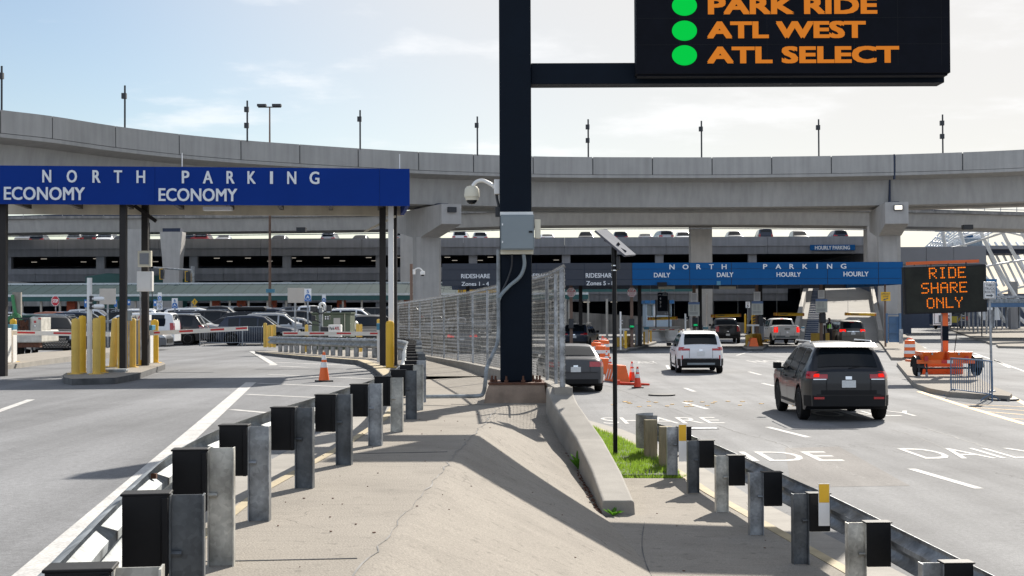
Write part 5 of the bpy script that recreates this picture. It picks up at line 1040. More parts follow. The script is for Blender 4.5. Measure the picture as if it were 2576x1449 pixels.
# white tubular canopy at the far right
cp = thing('tube_canopy', 'white lattice canopy of curved steel tubes at the far right', 'canopy', (48, 150, 0))
def tb(pts, r, mt='white_steel', nm='tube'): MB().tube(smoothpath(pts, 5), r, 8).build(nm, mt, cp, smooth=True)
for k, (pt, Y) in enumerate([([(2370, 575 - 40), (2378, 625), (2420, 705), (2470, 800)], 140), ([(2408, 535), (2420, 600), (2455, 680), (2505, 790)], 141), ([(2448, 535), (2475, 600), (2520, 690), (2590, 800)], 142), ([(2500, 535), (2540, 620), (2600, 720)], 143), ([(2545, 535), (2600, 640)], 143),
                           ([(2400, 690), (2450, 735), (2480, 790)], 146), ([(2430, 690), (2480, 740), (2530, 810)], 148), ([(2450, 665), (2500, 720), (2560, 790)], 150), ([(2470, 700), (2520, 760), (2600, 830)], 152)]):
    tb([P(x, y, Y + 32) for x, y in pt], .23)
for pt, Y in [([(2383, 625), (2440, 612), (2600, 560)], 140.5), ([(2425, 690), (2470, 672), (2600, 650)], 141.5), ([(2400, 600), (2500, 580), (2600, 600)], 143), ([(2440, 760), (2520, 735), (2600, 715)], 147)]: tb([P(x, y, Y + 32) for x, y in pt], .13, nm='cross_tube')
for k in range(14):
    a = P(2328 + k * 7, 622, 196); b = P(2385 + k * 16, 545, 199 + k); c = P(2365 + k * 10, 585, 197); tb([a, c, b], .11, nm='lattice_tube')
for k in range(7):
    t_ = k / 6; a, b = P(lerp(2332, 2392, t_), lerp(619, 552, t_), 196.5), P(lerp(2380, 2400, t_), lerp(621, 575, t_), 196.2); tb([a, b], .14, nm='lattice_tube')
for k in range(12):
    x = 2395 + k * 18; tb([P(x, 610, 192 + k * .3), P(x + 20, 640, 192), P(x + 60, 720, 192)], .16, nm='lattice_tube')
MB().tube([P(2482, 768, 171), P(2475, 805, 171)], [.15, .5], 8).build('foot', 'white_steel', cp); MB().tube([P(2506, 762, 172), P(2506, 805, 172)], [.15, .5], 8).build('foot', 'white_steel', cp)
sb = thing('bridge_walkway', 'glazed footbridge landing with a dark blue roof under the white tubes', 'footbridge', P(2440, 630, 155))
def PBo(name, mt, par, a, b, c, d, Y0, Y1, **k): return PB(MB(), a, b, c, d, Y0, Y1).build(name, mt, par, **k)
PBo('roof', 'booth_blue', sb, 2398, 567, 2492, 574, 184.0, 192.0); PBo('deck', 'wing_wall', sb, 2400, 618, 2600, 626, 184.0, 192.0); PBo('deck_beam', 'seam', sb, 2402, 626, 2600, 637, 185.0, 192.0); PBo('blue_panel', 'blue_band', sb, 2425, 587, 2448, 597, 186.0, 187.0)
PBo('glass_panel', 'curtain_glass', sb, 2425, 600, 2470, 618, 184.2, 184.3)
for x in (2400, 2412, 2424, 2470, 2486): PBo('mullion', 'white_steel', sb, x, 574, x + 1.6, 618, 184.1, 184.4)
for k in range(6): p = P(2410 + k * 14, 578 + (k % 2) * 6, 185.5); MB().box(p.x - .25, p.x + .25, 185.5, 186, p.z - .06, p.z).build('lamp', 'lamp_lit', sb)
sh = thing('bus_shelter', 'low shelter roof and blue glazed booth at the far right kerb', 'shelter', (40, 118, 0))
PBo('roof', 'galvanised_bright', sh, 2492, 752, 2680, 762, 112, 124); PBo('roof_edge', 'barricade_blue', sh, 2488, 762, 2680, 772, 112, 124); PBo('gutter', 'fence_steel', sh, 2482, 744, 2680, 749, 112, 114)
for k in range(5): PBo('roof_post', 'fence_steel', sh, 2500 + k * 32, 772, 2503 + k * 32, 826, 113, 113.3)
bt = thing('glazed_booth', 'blue framed glazed waiting booth beneath the white tube canopy', 'booth', P(2478, 770, 132))
PBo('frame', 'booth_blue', bt, 2446, 702, 2508, 708, 130, 134); PBo('base', 'booth_blue', bt, 2450, 756, 2508, 770, 130, 134); PBo('glass', 'curtain_glass', bt, 2448, 708, 2506, 756, 131, 133)
for x in (2447, 2466, 2490, 2505): PBo('mullion', 'booth_blue', bt, x, 706, x + 3, 758, 130.5, 131)
# steel fence of bollard tubes along the far right pavement
poly = [G(2352, 818, 0), G(2448, 852, 0), G(2492, 868, 0), G(2530, 866, 0), G(2700, 862, 0), G(2700, 815, 0), G(2400, 808, 0)]
m = MB(); m.prism([(p.x, p.y) for p in poly], -.05, .15, 0, 1); struct(m.build('pavement', ['slab', 'kerb_concrete']))
poly = [G(2506, 871, 0), G(2700, 866, 0), G(2700, 880, 0), G(2512, 876, 0)]
m = MB(); m.prism([(p.x, p.y) for p in poly], -.05, .15, 0, 1); struct(m.build('pavement', ['slab', 'kerb_concrete']))
k = 0
for i in range(46):
    t_ = i / 45; px = lerp(2352, 2482, t_ ** 1.3) + (i % 3) * 22 * t_; py = lerp(812, 840, t_) - (i % 3) * 5; p = G(px, py, .15)
    h = lerp(1.0, 3.0, min(1, max(0, (t_ - .45) * 3)))
    o = MB().tube([p, p + Vector((0, 0, h))], .085, 8).build('steel_bollard', 'fence_steel', origin=p, smooth=True)
    tag(o, 'slim galvanised tube in the row of tubes along the far right pavement', 'bollard', 'galvanised tubes along the far right pavement')
nb = thing('notice_sign', 'small white notice with red heading on a dark post at the far right pavement', 'sign', G(2470, 846, .15))
p = G(2470, 846, .15); MB().tube([p, (p.x, p.y, P(2470, 768, p.y).z)], .06, 6).build('post', 'lamp_black', nb); a, b = P(2471, 764, p.y - .1), P(2497, 780, p.y - .1); MB().box(a.x, b.x, p.y - .12, p.y - .08, b.z, a.z).build('panel', 'white_sign', nb); MB().box(a.x + .05, b.x - .05, p.y - .13, p.y - .122, a.z - .28, a.z - .08).build('heading', 'red_ink', nb)
# small building behind the green roof
gb = thing('green_shed', 'dark green metal shed with a low gable behind the long green roof', 'building', P(300, 712, 160))
a, b, c = P(215, 712, 160), P(270, 687, 160), P(430, 712, 160)
m = MB(); m.yprism([(a.x, 3), (c.x, 3), (c.x, a.z + .6), (P(400, 0, 160).x, P(400, 693, 160).z), (b.x, b.z), (a.x, P(0, 697, 160).z)], 160, 168); m.build('wall', 'green_wall', gb)
m = MB(); m.add([(b.x, 159.9, b.z + .05), (P(430, 0, 160).x, 159.9, P(430, 702, 160).z), (P(430, 0, 160).x, 169, P(430, 702, 160).z), (b.x, 169, b.z + .05)], [(0, 1, 2, 3)]); m.build('roof', 'gutter', gb)
# ---------------------------------------------------------------- long green canopy roof over the walkway
cg = thing('walkway_canopy', 'long teal green standing seam canopy roof on slim cream posts', 'canopy', (-20, 135, 0))
YE, YR = 140.0, 146.0; xa, xb = P(-90, 740, YE).x, P(1480, 740, YE).x
ze, zr = P(700, 740, YE).z, P(700, 714, YR).z
m = MB(); m.add([(xa, YE, ze), (xb, YE, ze), (xb, YR, zr), (xa, YR, zr), (xa, YR + 3, zr - .1), (xb, YR + 3, zr - .1)], [(0, 1, 2, 3), (3, 2, 5, 4)]); rf = m.build('roof', 'green_roof', cg)
m = MB()
x = xa
while x < xb: m.bar((x, YE, ze + .02), (x + .0, YR, zr + .02), .035, .05); x += 1.24
m.build('standing_seam', 'green_roof', rf)
MB().box(xa, xb, YR - .1, YR + .3, zr - .02, zr + .16).build('ridge', 'gutter', cg); MB().box(xa, xb, YE - .18, YE, ze - .16, ze + .06).build('gutter', 'gutter', cg)
MB().box(xa, xb, YE - .1, YE + .05, ze - .62, ze - .17).build('fascia', 'green_fascia', cg)
MB().box(P(1385, 0, YE).x, P(1740, 0, YE).x, YE - .3, YE - .1, P(0, 748, YE).z + .3, P(0, 718, YE).z).build('fascia', 'green_fascia', cg)
for i in range(34):
    x = lerp(xa, xb, i / 33); MB().box(x - .09, x + .09, YE + .3, YE + .5, hL(YE) - .1, ze - .1).build('post', 'post_cream', cg)
for k, (px, num) in enumerate(((178, ''), (606, '2'), (540, ''), (683, '2'), (858, '1'), (1026, ''))):
    p = P(px, 770, YE + 2.2); c_ = thing('numbered_column', ('orange painted column beside the octagonal stop sign at left', 'orange painted column left of the tall brown light pole under the green canopy', 'orange painted column just right of the six sign under the canopy', 'orange column numbered two close to the tall brown light pole', 'orange column numbered one behind the blank sign backs', 'orange painted column next to the hammerhead pier')[k], 'column', (p.x, YE + 2.2, .3), group='orange columns under the green canopy')
    MB().box(p.x - .42, p.x + .42, YE + 2.2, YE + 3.0, .2, ze - .3).build('shaft', 'orange_column', c_)
    if num: MB().text(num, (p.x - .16, YE + 2.19, ze - 1.5), (1, 0, 0), (0, 0, 1), .32, .5, .006, .03).build('lettering', 'ink', c_)
# ---------------------------------------------------------------- vehicles
# every vehicle is built about its own origin: +y forward, x right, z up
SPEC = dict(
 suv=dict(L=4.75, W=1.95, H=1.75, belt=1.07, wb=2.9, r=.385, clear=.27, n=.34, top=[(-2.375, .92), (-2.36, 1.10), (-2.28, 1.16), (-1.98, 1.60), (-1.85, 1.70), (-1.3, 1.75), (-.2, 1.755), (.35, 1.69), (1.02, 1.20), (1.16, 1.14), (1.8, 1.08), (2.2, .98), (2.34, .80), (2.375, .6)], win=[(-1.75, -1.12), (-1.02, -.05), (.05, .82)], ws=(.42, 1.0), rw=(-2.24, -1.93), tl=(.98, 1.14), hl=(.74, .90)),
 crossover=dict(L=4.6, W=1.88, H=1.68, belt=1.02, wb=2.71, r=.35, clear=.22, n=.24, top=[(-2.30, .88), (-2.28, 1.02), (-2.2, 1.10), (-1.86, 1.52), (-1.72, 1.62), (-1.1, 1.67), (-.2, 1.68), (.4, 1.60), (1.12, 1.10), (1.25, 1.04), (1.9, .94), (2.2, .82), (2.28, .66), (2.30, .5)], win=[(-1.6, -1.0), (-.92, .02), (.1, .9)], ws=(.45, 1.1), rw=(-2.16, -1.80), tl=(.93, 1.07), hl=(.68, .82)),
 sedan=dict(L=4.88, W=1.84, H=1.45, belt=.94, wb=2.82, r=.335, clear=.19, n=.22, top=[(-2.44, .72), (-2.42, .96), (-2.34, 1.03), (-1.72, 1.08), (-1.0, 1.37), (-.6, 1.43), (-.1, 1.45), (.42, 1.38), (1.22, .98), (1.4, .94), (2.0, .86), (2.3, .74), (2.42, .6), (2.44, .45)], win=[(-1.28, -.72), (-.64, .12), (.2, .95)], ws=(.46, 1.2), rw=(-1.66, -.98), tl=(.80, .96), hl=(.62, .74)),
 pickup=dict(L=5.85, W=2.02, H=1.94, belt=1.30, wb=3.65, r=.41, clear=.36, n=.2, top=[(-2.92, .80), (-2.91, 1.36), (-2.88, 1.39), (-1.12, 1.39), (-1.08, 1.42), (-.95, 1.84), (-.8, 1.92), (0, 1.94), (.45, 1.86), (1.08, 1.40), (1.25, 1.34), (2.2, 1.27), (2.75, 1.16), (2.9, .95), (2.925, .7)], win=[(-.8, -.16), (-.08, .95)], ws=(.5, 1.06), rw=(-1.07, -.94), tl=(.92, 1.32), hl=(.88, 1.06)),
 minivan=dict(L=5.1, W=1.98, H=1.78, belt=1.10, wb=3.03, r=.345, clear=.2, n=.22, top=[(-2.55, .86), (-2.53, 1.06), (-2.48, 1.14), (-2.24, 1.60), (-2.1, 1.71), (-1.4, 1.77), (0, 1.78), (.7, 1.64), (1.6, 1.12), (1.8, 1.04), (2.3, .88), (2.5, .70), (2.55, .5)], win=[(-2.0, -1.25), (-1.15, -.1), (.0, .95)], ws=(.75, 1.56), rw=(-2.44, -2.18), tl=(.98, 1.16), hl=(.72, .9)),
 van=dict(L=4.85, W=1.86, H=1.86, belt=1.18, wb=3.06, r=.33, clear=.2, n=.14, top=[(-2.42, .85), (-2.41, 1.2), (-2.3, 1.72), (-2.2, 1.82), (-1.5, 1.86), (.2, 1.84), (.75, 1.72), (1.5, 1.20), (1.65, 1.13), (2.15, .98), (2.36, .8), (2.42, .5)], win=[(-1.9, -.9), (-.8, .05), (.15, 1.0)], ws=(.85, 1.48), rw=(-2.36, -2.28), tl=(.9, 1.3), hl=(.72, .92)),
)
def car(kind, label, cat, paint, loc=(0, 0, 0), rz=0, group=None, name=None, lights='lens_red', detail=True, lower=None, rails=False, rimm='rim', glass='glass', gaps=False):
    q = SPEC[kind]; L_, W, H, belt, wb, r, cl, nar, top = (q[k] for k in ('L', 'W', 'H', 'belt', 'wb', 'r', 'clear', 'n', 'top'))
    wy = (-wb / 2 - .06 * (kind != 'pickup'), wb / 2 - .06 * (kind != 'pickup')); h2 = L_ / 2
    def up(y): return pl(top, y)
    def lo(y):
        z = cl + (.10 if y < -h2 + .25 else .06 if y > h2 - .25 else 0)
        for w_ in wy:
            d = abs(y - w_); Rr = r + .065
            if d < Rr: z = max(z, r + math.sqrt(Rr * Rr - d * d))
        return z
    def hw(y, z):
        e = max(0., abs(y) - (h2 - .55)) / .55; k = W / 2 * (1 - .16 * e ** 2.0)
        if z <= belt:
            t = (z - belt * .62) / (belt * .62); return k * (1 - .045 * t * t)
        return k * (.955 - nar * (z - belt) / (H - belt) * (.75 + .25 * (z - belt) / (H - belt)))
    st = sorted(set([round(-h2 + L_ * i / 46, 4) for i in range(47)] + [round(t[0], 4) for t in top] + [round(w_ + s_ * (r + .065) * c, 4) for w_ in wy for s_ in (-1, 1) for c in (1.0, .97, .85, .6, .3)]))
    K = 7; rings = []
    for y in st:
        u, l_ = up(y), min(lo(y), up(y) - .05); half = [(0, l_), (hw(y, l_) * .86, l_)]
        for i in range(K): z = lerp(l_, u - .05, i / (K - 1)); half.append((hw(y, z), z))
        k = hw(y, u); half += [(k * .955, u - .006), (k * .80, u + .012), (k * .4, u + .026), (0, u + .03)]
        rings.append([(x, y, z) for x, z in half] + [(-x, y, z) for x, z in half[-2:0:-1]])
    m = MB(); n = len(rings[0]); m.v = [p for g in rings for p in g]
    und = {0, n - 1, 1, n - 2}
    for i in range(len(st) - 1):
        for j in range(n):
            m.f.append((i * n + j, (i + 1) * n + j, (i + 1) * n + (j + 1) % n, i * n + (j + 1) % n)); m.m.append(1 if j in und else 0)
    hn = n // 2
    for base, flip in ((0, 0), ((len(st) - 1) * n, 1)):
        for j in range(hn):
            f = (base + j, base + j + 1, base + (n - j - 1) % n, base + (n - j) % n)
            if j == 0: f = (base, base + 1, base + n - 1)
            if j == hn - 1: f = (base + j, base + j + 1, base + n - j)
            m.f.append(tuple(reversed(f)) if flip else f); m.m.append(0)
    root = thing(name or {'suv': 'parked_suv', 'crossover': 'parked_suv', 'sedan': 'parked_sedan', 'pickup': 'pickup_truck', 'minivan': 'minivan', 'van': 'cargo_van'}[kind], label, cat, loc, rz, group)
    def B(mb, nm, mt, par=root, **k): return mb.build(nm, mt, par, local=True, **k)
    body = B(m, 'body', ['paint_' + paint, 'trim_black'], smooth=True)
    # glass
    for s_ in (-1, 1):
        for a, b in q['win']:
            m = MB(); nn = 7
            def wf(i, j):
                y = lerp(a, b, i / (nn - 1)); z = lerp(belt + .035, max(min(up(y) - .10, H - .11), belt + .04), j / 3); return (s_ * (hw(y, z) + .006), y, z)
            m.grid(wf, nn, 4)
            if s_ > 0: m.f = [tuple(reversed(f)) for f in m.f]
            B(m, 'side_window', glass, smooth=True)
    def topglass(a, b, nm, off, ins):
        m = MB()
        def gf(i, j):
            y = lerp(a, b, i / 5); u = up(y); k = hw(y, u) * ins; x = lerp(-k, k, j / 6); return (x, y + off[0], u + .03 - .03 * (x / max(k, .01)) ** 2 + off[1])
        m.grid(gf, 6, 7); m.f = [tuple(reversed(f)) for f in m.f]; return B(m, nm, glass, smooth=True)
    topglass(*q['ws'], 'windscreen', (.012, .012), .87)
    topglass(*q['rw'], 'rear_window', (-.014, .012), .84)
    # rear and front faces
    rear = [t for t in top if t[0] < -h2 + .45]; front = [t for t in top if t[0] > h2 - .45][::-1]
    def yr(z): return -h2 if z <= rear[0][1] else pl([(t[1], t[0]) for t in rear], z)
    def yf(z): return h2 if z <= front[0][1] else pl([(t[1], t[0]) for t in front], z)
    def patch(x0, x1, z0, z1, nm, mt, end=-1, wrap=0., off=.012, par=root, sx=1):
        """panel lying on the rear (end -1) or front (end 1) face, optionally carried round the corner"""
        m = MB(); cols = [(x, 0) for x in np.linspace(x0, x1, 5)] + ([(x1, wrap * .3), (x1, wrap)] if wrap else [])
        def pf(i, j):
            x, wv = cols[i]; z = lerp(z0, z1, j / 2); y = (yr(z) - off if end < 0 else yf(z) + off)
            yy = y - end * wv; lim = hw(yy, z)
            xx = min(x, lim - .01) if not wv else lim + off
            return (xx * sx, yy, z)
        m.grid(pf, len(cols), 3)
        if (end < 0) != (sx > 0): m.f = [tuple(reversed(f)) for f in m.f]
        return B(m, nm, mt, par, smooth=True)
    hwr = hw(-h2, q['tl'][0])
    for sx in (1, -1):
        patch(hwr - (.34 if kind not in ('pickup', 'minivan', 'van') else .16 if kind == 'pickup' else .30 if kind == 'minivan' else .12), hwr, *q['tl'], 'tail_light', lights, -1, .22, sx=sx)
        patch(hw(h2, q['hl'][0]) - .30, hw(h2, q['hl'][0]), *q['hl'], 'headlight', 'lens_clear', 1, .25, sx=sx)
    zp = {'suv': .86, 'crossover': .80, 'sedan': .72, 'pickup': .68, 'minivan': .86, 'van': .8}[kind]
    m = MB(); m.box(-.155, .155, yr(zp) - .022, yr(zp) - .008, zp - .08, zp + .08); B(m, 'licence_plate', 'plate')
    m = MB(); m.box(-.55, .55, h2 + .004, h2 + .016, cl + .16, q['hl'][0] - .06); B(m, 'grille', 'trim_black')
    # wheels
    for sx in (-1, 1):
        for w_ in wy:
            x = sx * (W / 2 - .115); m = MB()
            m.lathe([(r * .60, -.11), (r * .93, -.11), (r, -.075), (r, .075), (r * .93, .11), (r * .60, .11)], (x, w_, r), 22, axis='x'); wh = B(m, 'wheel', 'tyre', smooth=True)
            m = MB(); m.lathe([(.001, .07 * sx), (r * .16, .075 * sx), (r * .2, .06 * sx)], (x, w_, r), 14, axis='x'); m.lathe([(r * .56, .085 * sx), (r * .62, .112 * sx), (r * .66, .105 * sx)], (x, w_, r), 22, axis='x')
            for k in range(7):
                a_ = k * 6.2832 / 7; p0, p1 = Vector((x + .07 * sx, w_ + r * .12 * math.cos(a_), r + r * .12 * math.sin(a_))), Vector((x + .085 * sx, w_ + r * .6 * math.cos(a_), r + r * .6 * math.sin(a_))); m.bar(p0, p1, .025, r * .13)
            B(m, 'rim', rimm, wh)
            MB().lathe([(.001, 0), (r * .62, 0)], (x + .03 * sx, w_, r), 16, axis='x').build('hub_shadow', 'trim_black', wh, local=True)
    if detail:
        for sx in (-1, 1):
            y = q['win'][-1][1] - .05; m = MB(); m.cbox((sx * (W / 2 + .10), y, belt + .10), (.20, .11, .16)); m.cbox((sx * (W / 2 - .02), y, belt + .05), (.12, .05, .05)); B(m, 'mirror', 'trim_black', bevel=.03)
    if rails:
        for sx in (-1, 1):
            m = MB(); m.tube([(sx * W * .355, -1.6, H + .01), (sx * W * .355, -1.5, H + .055), (sx * W * .36, .2, H + .055), (sx * W * .36, .32, H - .01)], .018, 6); B(m, 'roof_rail', rails)
    if lower:
        z0, z1, mt = lower; patch(-hw(-h2, z0) + .02, hw(-h2, z0), z0, z1, 'bumper', mt, -1, .0)
        for sx in (-1, 1): patch(hw(-h2, z0) - .1, hw(-h2, z0), z0, z1, 'bumper_corner', mt, -1, .32, off=.014, sx=sx)
    if gaps:
        zl, zh = cl + .12, belt + .02
        for s_ in (-1, 1):
            ys_ = [q['win'][0][1] + .05, q['win'][1][1] + .05, q['win'][-1][1] + .1] if len(q['win']) > 2 else [q['win'][0][1] + .04, q['win'][-1][1] + .1]
            for y in ys_:
                m = MB()
                def sf(i, j): z = lerp(max(zl, lo(y) + .03), zh, i / 6); return (s_ * (hw(y, z) + .003), y + (j - .5) * .014, z)
                m.grid(sf, 7, 2); B(m, 'door_gap', 'trim_black')
            for a, b in q['win'][-2:]:
                m = MB(); m.cbox((s_ * (hw(a, belt - .12) + .02), a + .16, belt - .12), (.03, .2, .035)); B(m, 'door_handle', 'trim_black', bevel=.008)
            m = MB()
            def rf(i, j): y = lerp(-h2 + .5, h2 - .6, i / 12); z = cl + .07 + j * .07; return (s_ * (hw(y, z) + .008), y, max(z, lo(y) + .01 * j))
            m.grid(rf, 13, 2); B(m, 'sill_trim', 'trim_black')
        patch(-hw(-h2, .62) + .1, hw(-h2, .62) - .1, .615, .628, 'bumper_gap', 'trim_black', -1, 0, off=.016)
        for sx in (-1, 1): patch(hw(-h2, .8) - .33, hw(-h2, .8) - .318, .64, q['tl'][0], 'tailgate_gap', 'trim_black', sx=sx, off=.014)
        patch(-.07, .07, q['tl'][0] - .02, q['tl'][0] + .05, 'emblem', 'chrome', -1, 0, off=.016)
    root_patch[root.name] = (patch, B, hw, yr, yf, up, q)
    return root
root_patch = {}
def on_road(px, py, z=0.): return G(px, py, z)
# -- moving and waiting vehicles on the right road
c = on_road(2134, 1062); jp = car('suv', 'dark grey SUV driving away past the HOURLY lane dash with brake lights lit', 'SUV', 'charcoal', (c.x + .05, c.y + 2.3, 0), R(-1.2), name='moving_suv', lights='lens_red', rails='chrome', lower=(.36, .60, 'trim_black'), rimm='rim_dark', gaps=True)
for sx in (-1, 1): root_patch[jp.name][0](.66, .84, 1.02, 1.09, 'lit_lamp', 'brake_lit', sx=sx, off=.03)
pt, B_, hw_, yr_, yf_, up_, q_ = root_patch[jp.name]
pt(-.62, .62, .62, .72, 'tailgate_recess', 'trim_black', off=.006); B_(MB().box(-.26, .26, -1.98, -1.95, 1.60, 1.63), 'brake_light', 'brake_lit', jp)
m = MB(); m.grid(lambda i, j: (lerp(-.70, .70, j / 6), lerp(-2.14, -1.85, i / 2), lerp(1.66, 1.755, i / 2) + .02), 3, 7); B_(m, 'spoiler', 'paint_charcoal', jp)
for sx in (-1, 1): pt(.50, .84, .955, .975, 'chrome_strip', 'chrome', sx=sx, off=.02); pt(.55, .78, .52, .57, 'reflector', 'lens_red', sx=sx, off=.03)
MB().bar((.02, -2.27, 1.20), (.42, -2.22, 1.255), .03, .03).build('wiper', 'trim_black', jp, local=True)
c = on_road(1768, 940); es = car('crossover', 'white SUV with dark lower bumper driving away between the lane dashes', 'SUV', 'white', (c.x, c.y + 2.2, 0), R(-2), name='moving_suv', lower=(.32, .60, 'trim_black'), rails='trim_black', gaps=True)
pt, B_, hw_, yr_, yf_, up_, q_ = root_patch[es.name]
pt(-.55, .55, .36, .44, 'skid_plate', 'cabinet_grey', off=.03); B_(MB().box(-.5, .5, -2.34, -2.31, .405, .43), 'plate_shadow', 'trim_black', es) if 0 else None
for sx in (-1, 1): pt(.72, .85, .58, .74, 'reflector', 'lens_red', sx=sx, off=.016)
m = MB(); m.grid(lambda i, j: (lerp(-.64, .64, j / 6), lerp(-2.02, -1.7, i / 2), lerp(1.57, 1.66, i / 2) + .025), 3, 7); B_(m, 'spoiler', 'paint_white', es); MB().bar((.0, -2.17, 1.13), (.34, -2.14, 1.17), .03, .03).build('wiper', 'trim_black', es, local=True)
c = on_road(1438, 988); sd2 = car('sedan', 'dark grey sedan half hidden by the near end of the chain-link fence', 'sedan', 'graphite', (c.x, c.y + 2.35, 0), R(3), name='moving_sedan', lights='lens_red', gaps=True); pt, B_, *_ = root_patch[sd2.name]; pt(-.7, .7, .28, .42, 'diffuser', 'trim_black')
c = on_road(1465, 877); cp_ = car('crossover', 'black SUV entering the rideshare lane under the grey fascia', 'SUV', 'navy', (c.x, c.y + 2.2, 0), R(-14), name='waiting_suv', rails='chrome', lower=(.3, .5, 'trim_black'), gaps=True); 
c = on_road(1164, 889); cb = car('suv', 'grey SUV with lit brake lights seen through the chain-link fence', 'SUV', 'grey', (c.x, c.y + 2.3, 0), R(-1), name='moving_suv', lights='brake_lit')
c = on_road(1838, 864); bp_ = car('pickup', 'black pickup truck waiting at the second hourly gate', 'pickup truck', 'black', (c.x, c.y + 2.9, 0), R(-4), name='waiting_pickup', lights='lens_red', lower=(.52, .68, 'trim_black'), gaps=True)
c = on_road(1979, 867.5); wp_ = car('pickup', 'white pickup truck with lit tail lights waiting at the middle hourly gate', 'pickup truck', 'white', (c.x, c.y + 2.9, 0), R(1), name='waiting_pickup', lights='brake_lit', lower=(.50, .68, 'cabinet_grey'), gaps=True)
for rt_, lit in ((bp_, 'lens_red'), (wp_, 'brake_lit')):
    pt, B_, *_ = root_patch[rt_.name]; B_(MB().box(-.12, .12, -1.02, -.99, 1.90, 1.93), 'brake_light', lit, rt_); pt(-.2, .2, 1.14, 1.2, 'tailgate_handle', 'trim_black', off=.02)
c = on_road(2144, 869); mv = car('minivan', 'taupe grey minivan with its driver door open beside the hi-vis attendant', 'minivan', 'taupe', (c.x, c.y + 2.5, 0), R(1.5), name='waiting_minivan', lights='brake_lit', rails='chrome', gaps=True)
pt, B_, *_ = root_patch[mv.name]; B_(MB().box(-.14, .14, -2.20, -2.17, 1.66, 1.69), 'brake_light', 'brake_lit', mv); pt(-.45, .45, .99, 1.02, 'chrome_strip', 'chrome', off=.02)
for sx in (-1, 1): pt(.62, .92, .98, 1.03, 'light_strip', 'lens_clear', sx=sx, off=.02)
m = MB(); m.cbox((-1.16, .25, .72), (.40, .09, .85), R(-12)); m.cbox((-1.2, .25, 1.3), (.06, .08, .45)); B_(m, 'door', 'maroon', mv, bevel=.02)
c = on_road(1916, 841); cu = car('suv', 'dark SUV with a roof rack climbing toward the garage past the middle gate', 'SUV', 'black', (c.x, c.y + 2.3, 0), R(-4), name='moving_suv', lights='lens_red', rails='chrome')
c = on_road(2276, 816); cv = car('suv', 'dark SUV with red tail lights just right of the right bridge pier', 'SUV', 'black', (c.x, c.y + 2.3, 0), R(0), name='moving_suv', lights='lens_red')
# blue shuttle bus behind the sign trailer
c = on_road(2412, 829); bs = thing('shuttle_bus', 'dark blue shuttle bus with a yellow rear panel driving away behind the orange sign trailer', 'bus', (c.x, c.y, 0))
def Bb(mb, nm, mt, **k): return mb.build(nm, mt, bs, local=True, **k)
Bb(MB().box(-1.2, 1.2, 0, 9, .45, 3.0), 'body', 'bus_blue', bevel=.12); Bb(MB().box(-1.02, 1.02, -.02, .02, 1.9, 2.75), 'rear_window', 'glass')
m = MB(); m.yprism([(-1.12, .9), (-.1, .9), (.15, 1.3), (-.05, 1.7), (-1.12, 1.75)], -.03, .0); Bb(m, 'yellow_panel', 'bus_yellow')
Bb(MB().text('Free', (.18, -.025, 1.38), (1, 0, 0), (0, 0, 1), .72, .3, .004, .03), 'lettering', 'sign_yellow'); Bb(MB().text('Earn', (.4, -.025, 1.74), (1, 0, 0), (0, 0, 1), .5, .18, .004, .02), 'lettering', 'letter_white'); Bb(MB().text('Parking', (.2, -.025, 1.08), (1, 0, 0), (0, 0, 1), .72, .2, .004, .02), 'lettering', 'letter_white')
for sx in (-.9, .9):
    for y in (1.8, 7): Bb(MB().lathe([(.2, -.14), (.45, -.14), (.48, 0), (.45, .14), (.2, .14)], (sx, y, .48), 16, axis='x'), 'wheel', 'tyre')
    Bb(MB().box(sx * 1.2 - .1, sx * 1.2 + .1, -.03, .02, 1.2, 1.7), 'tail_light', 'lens_red')
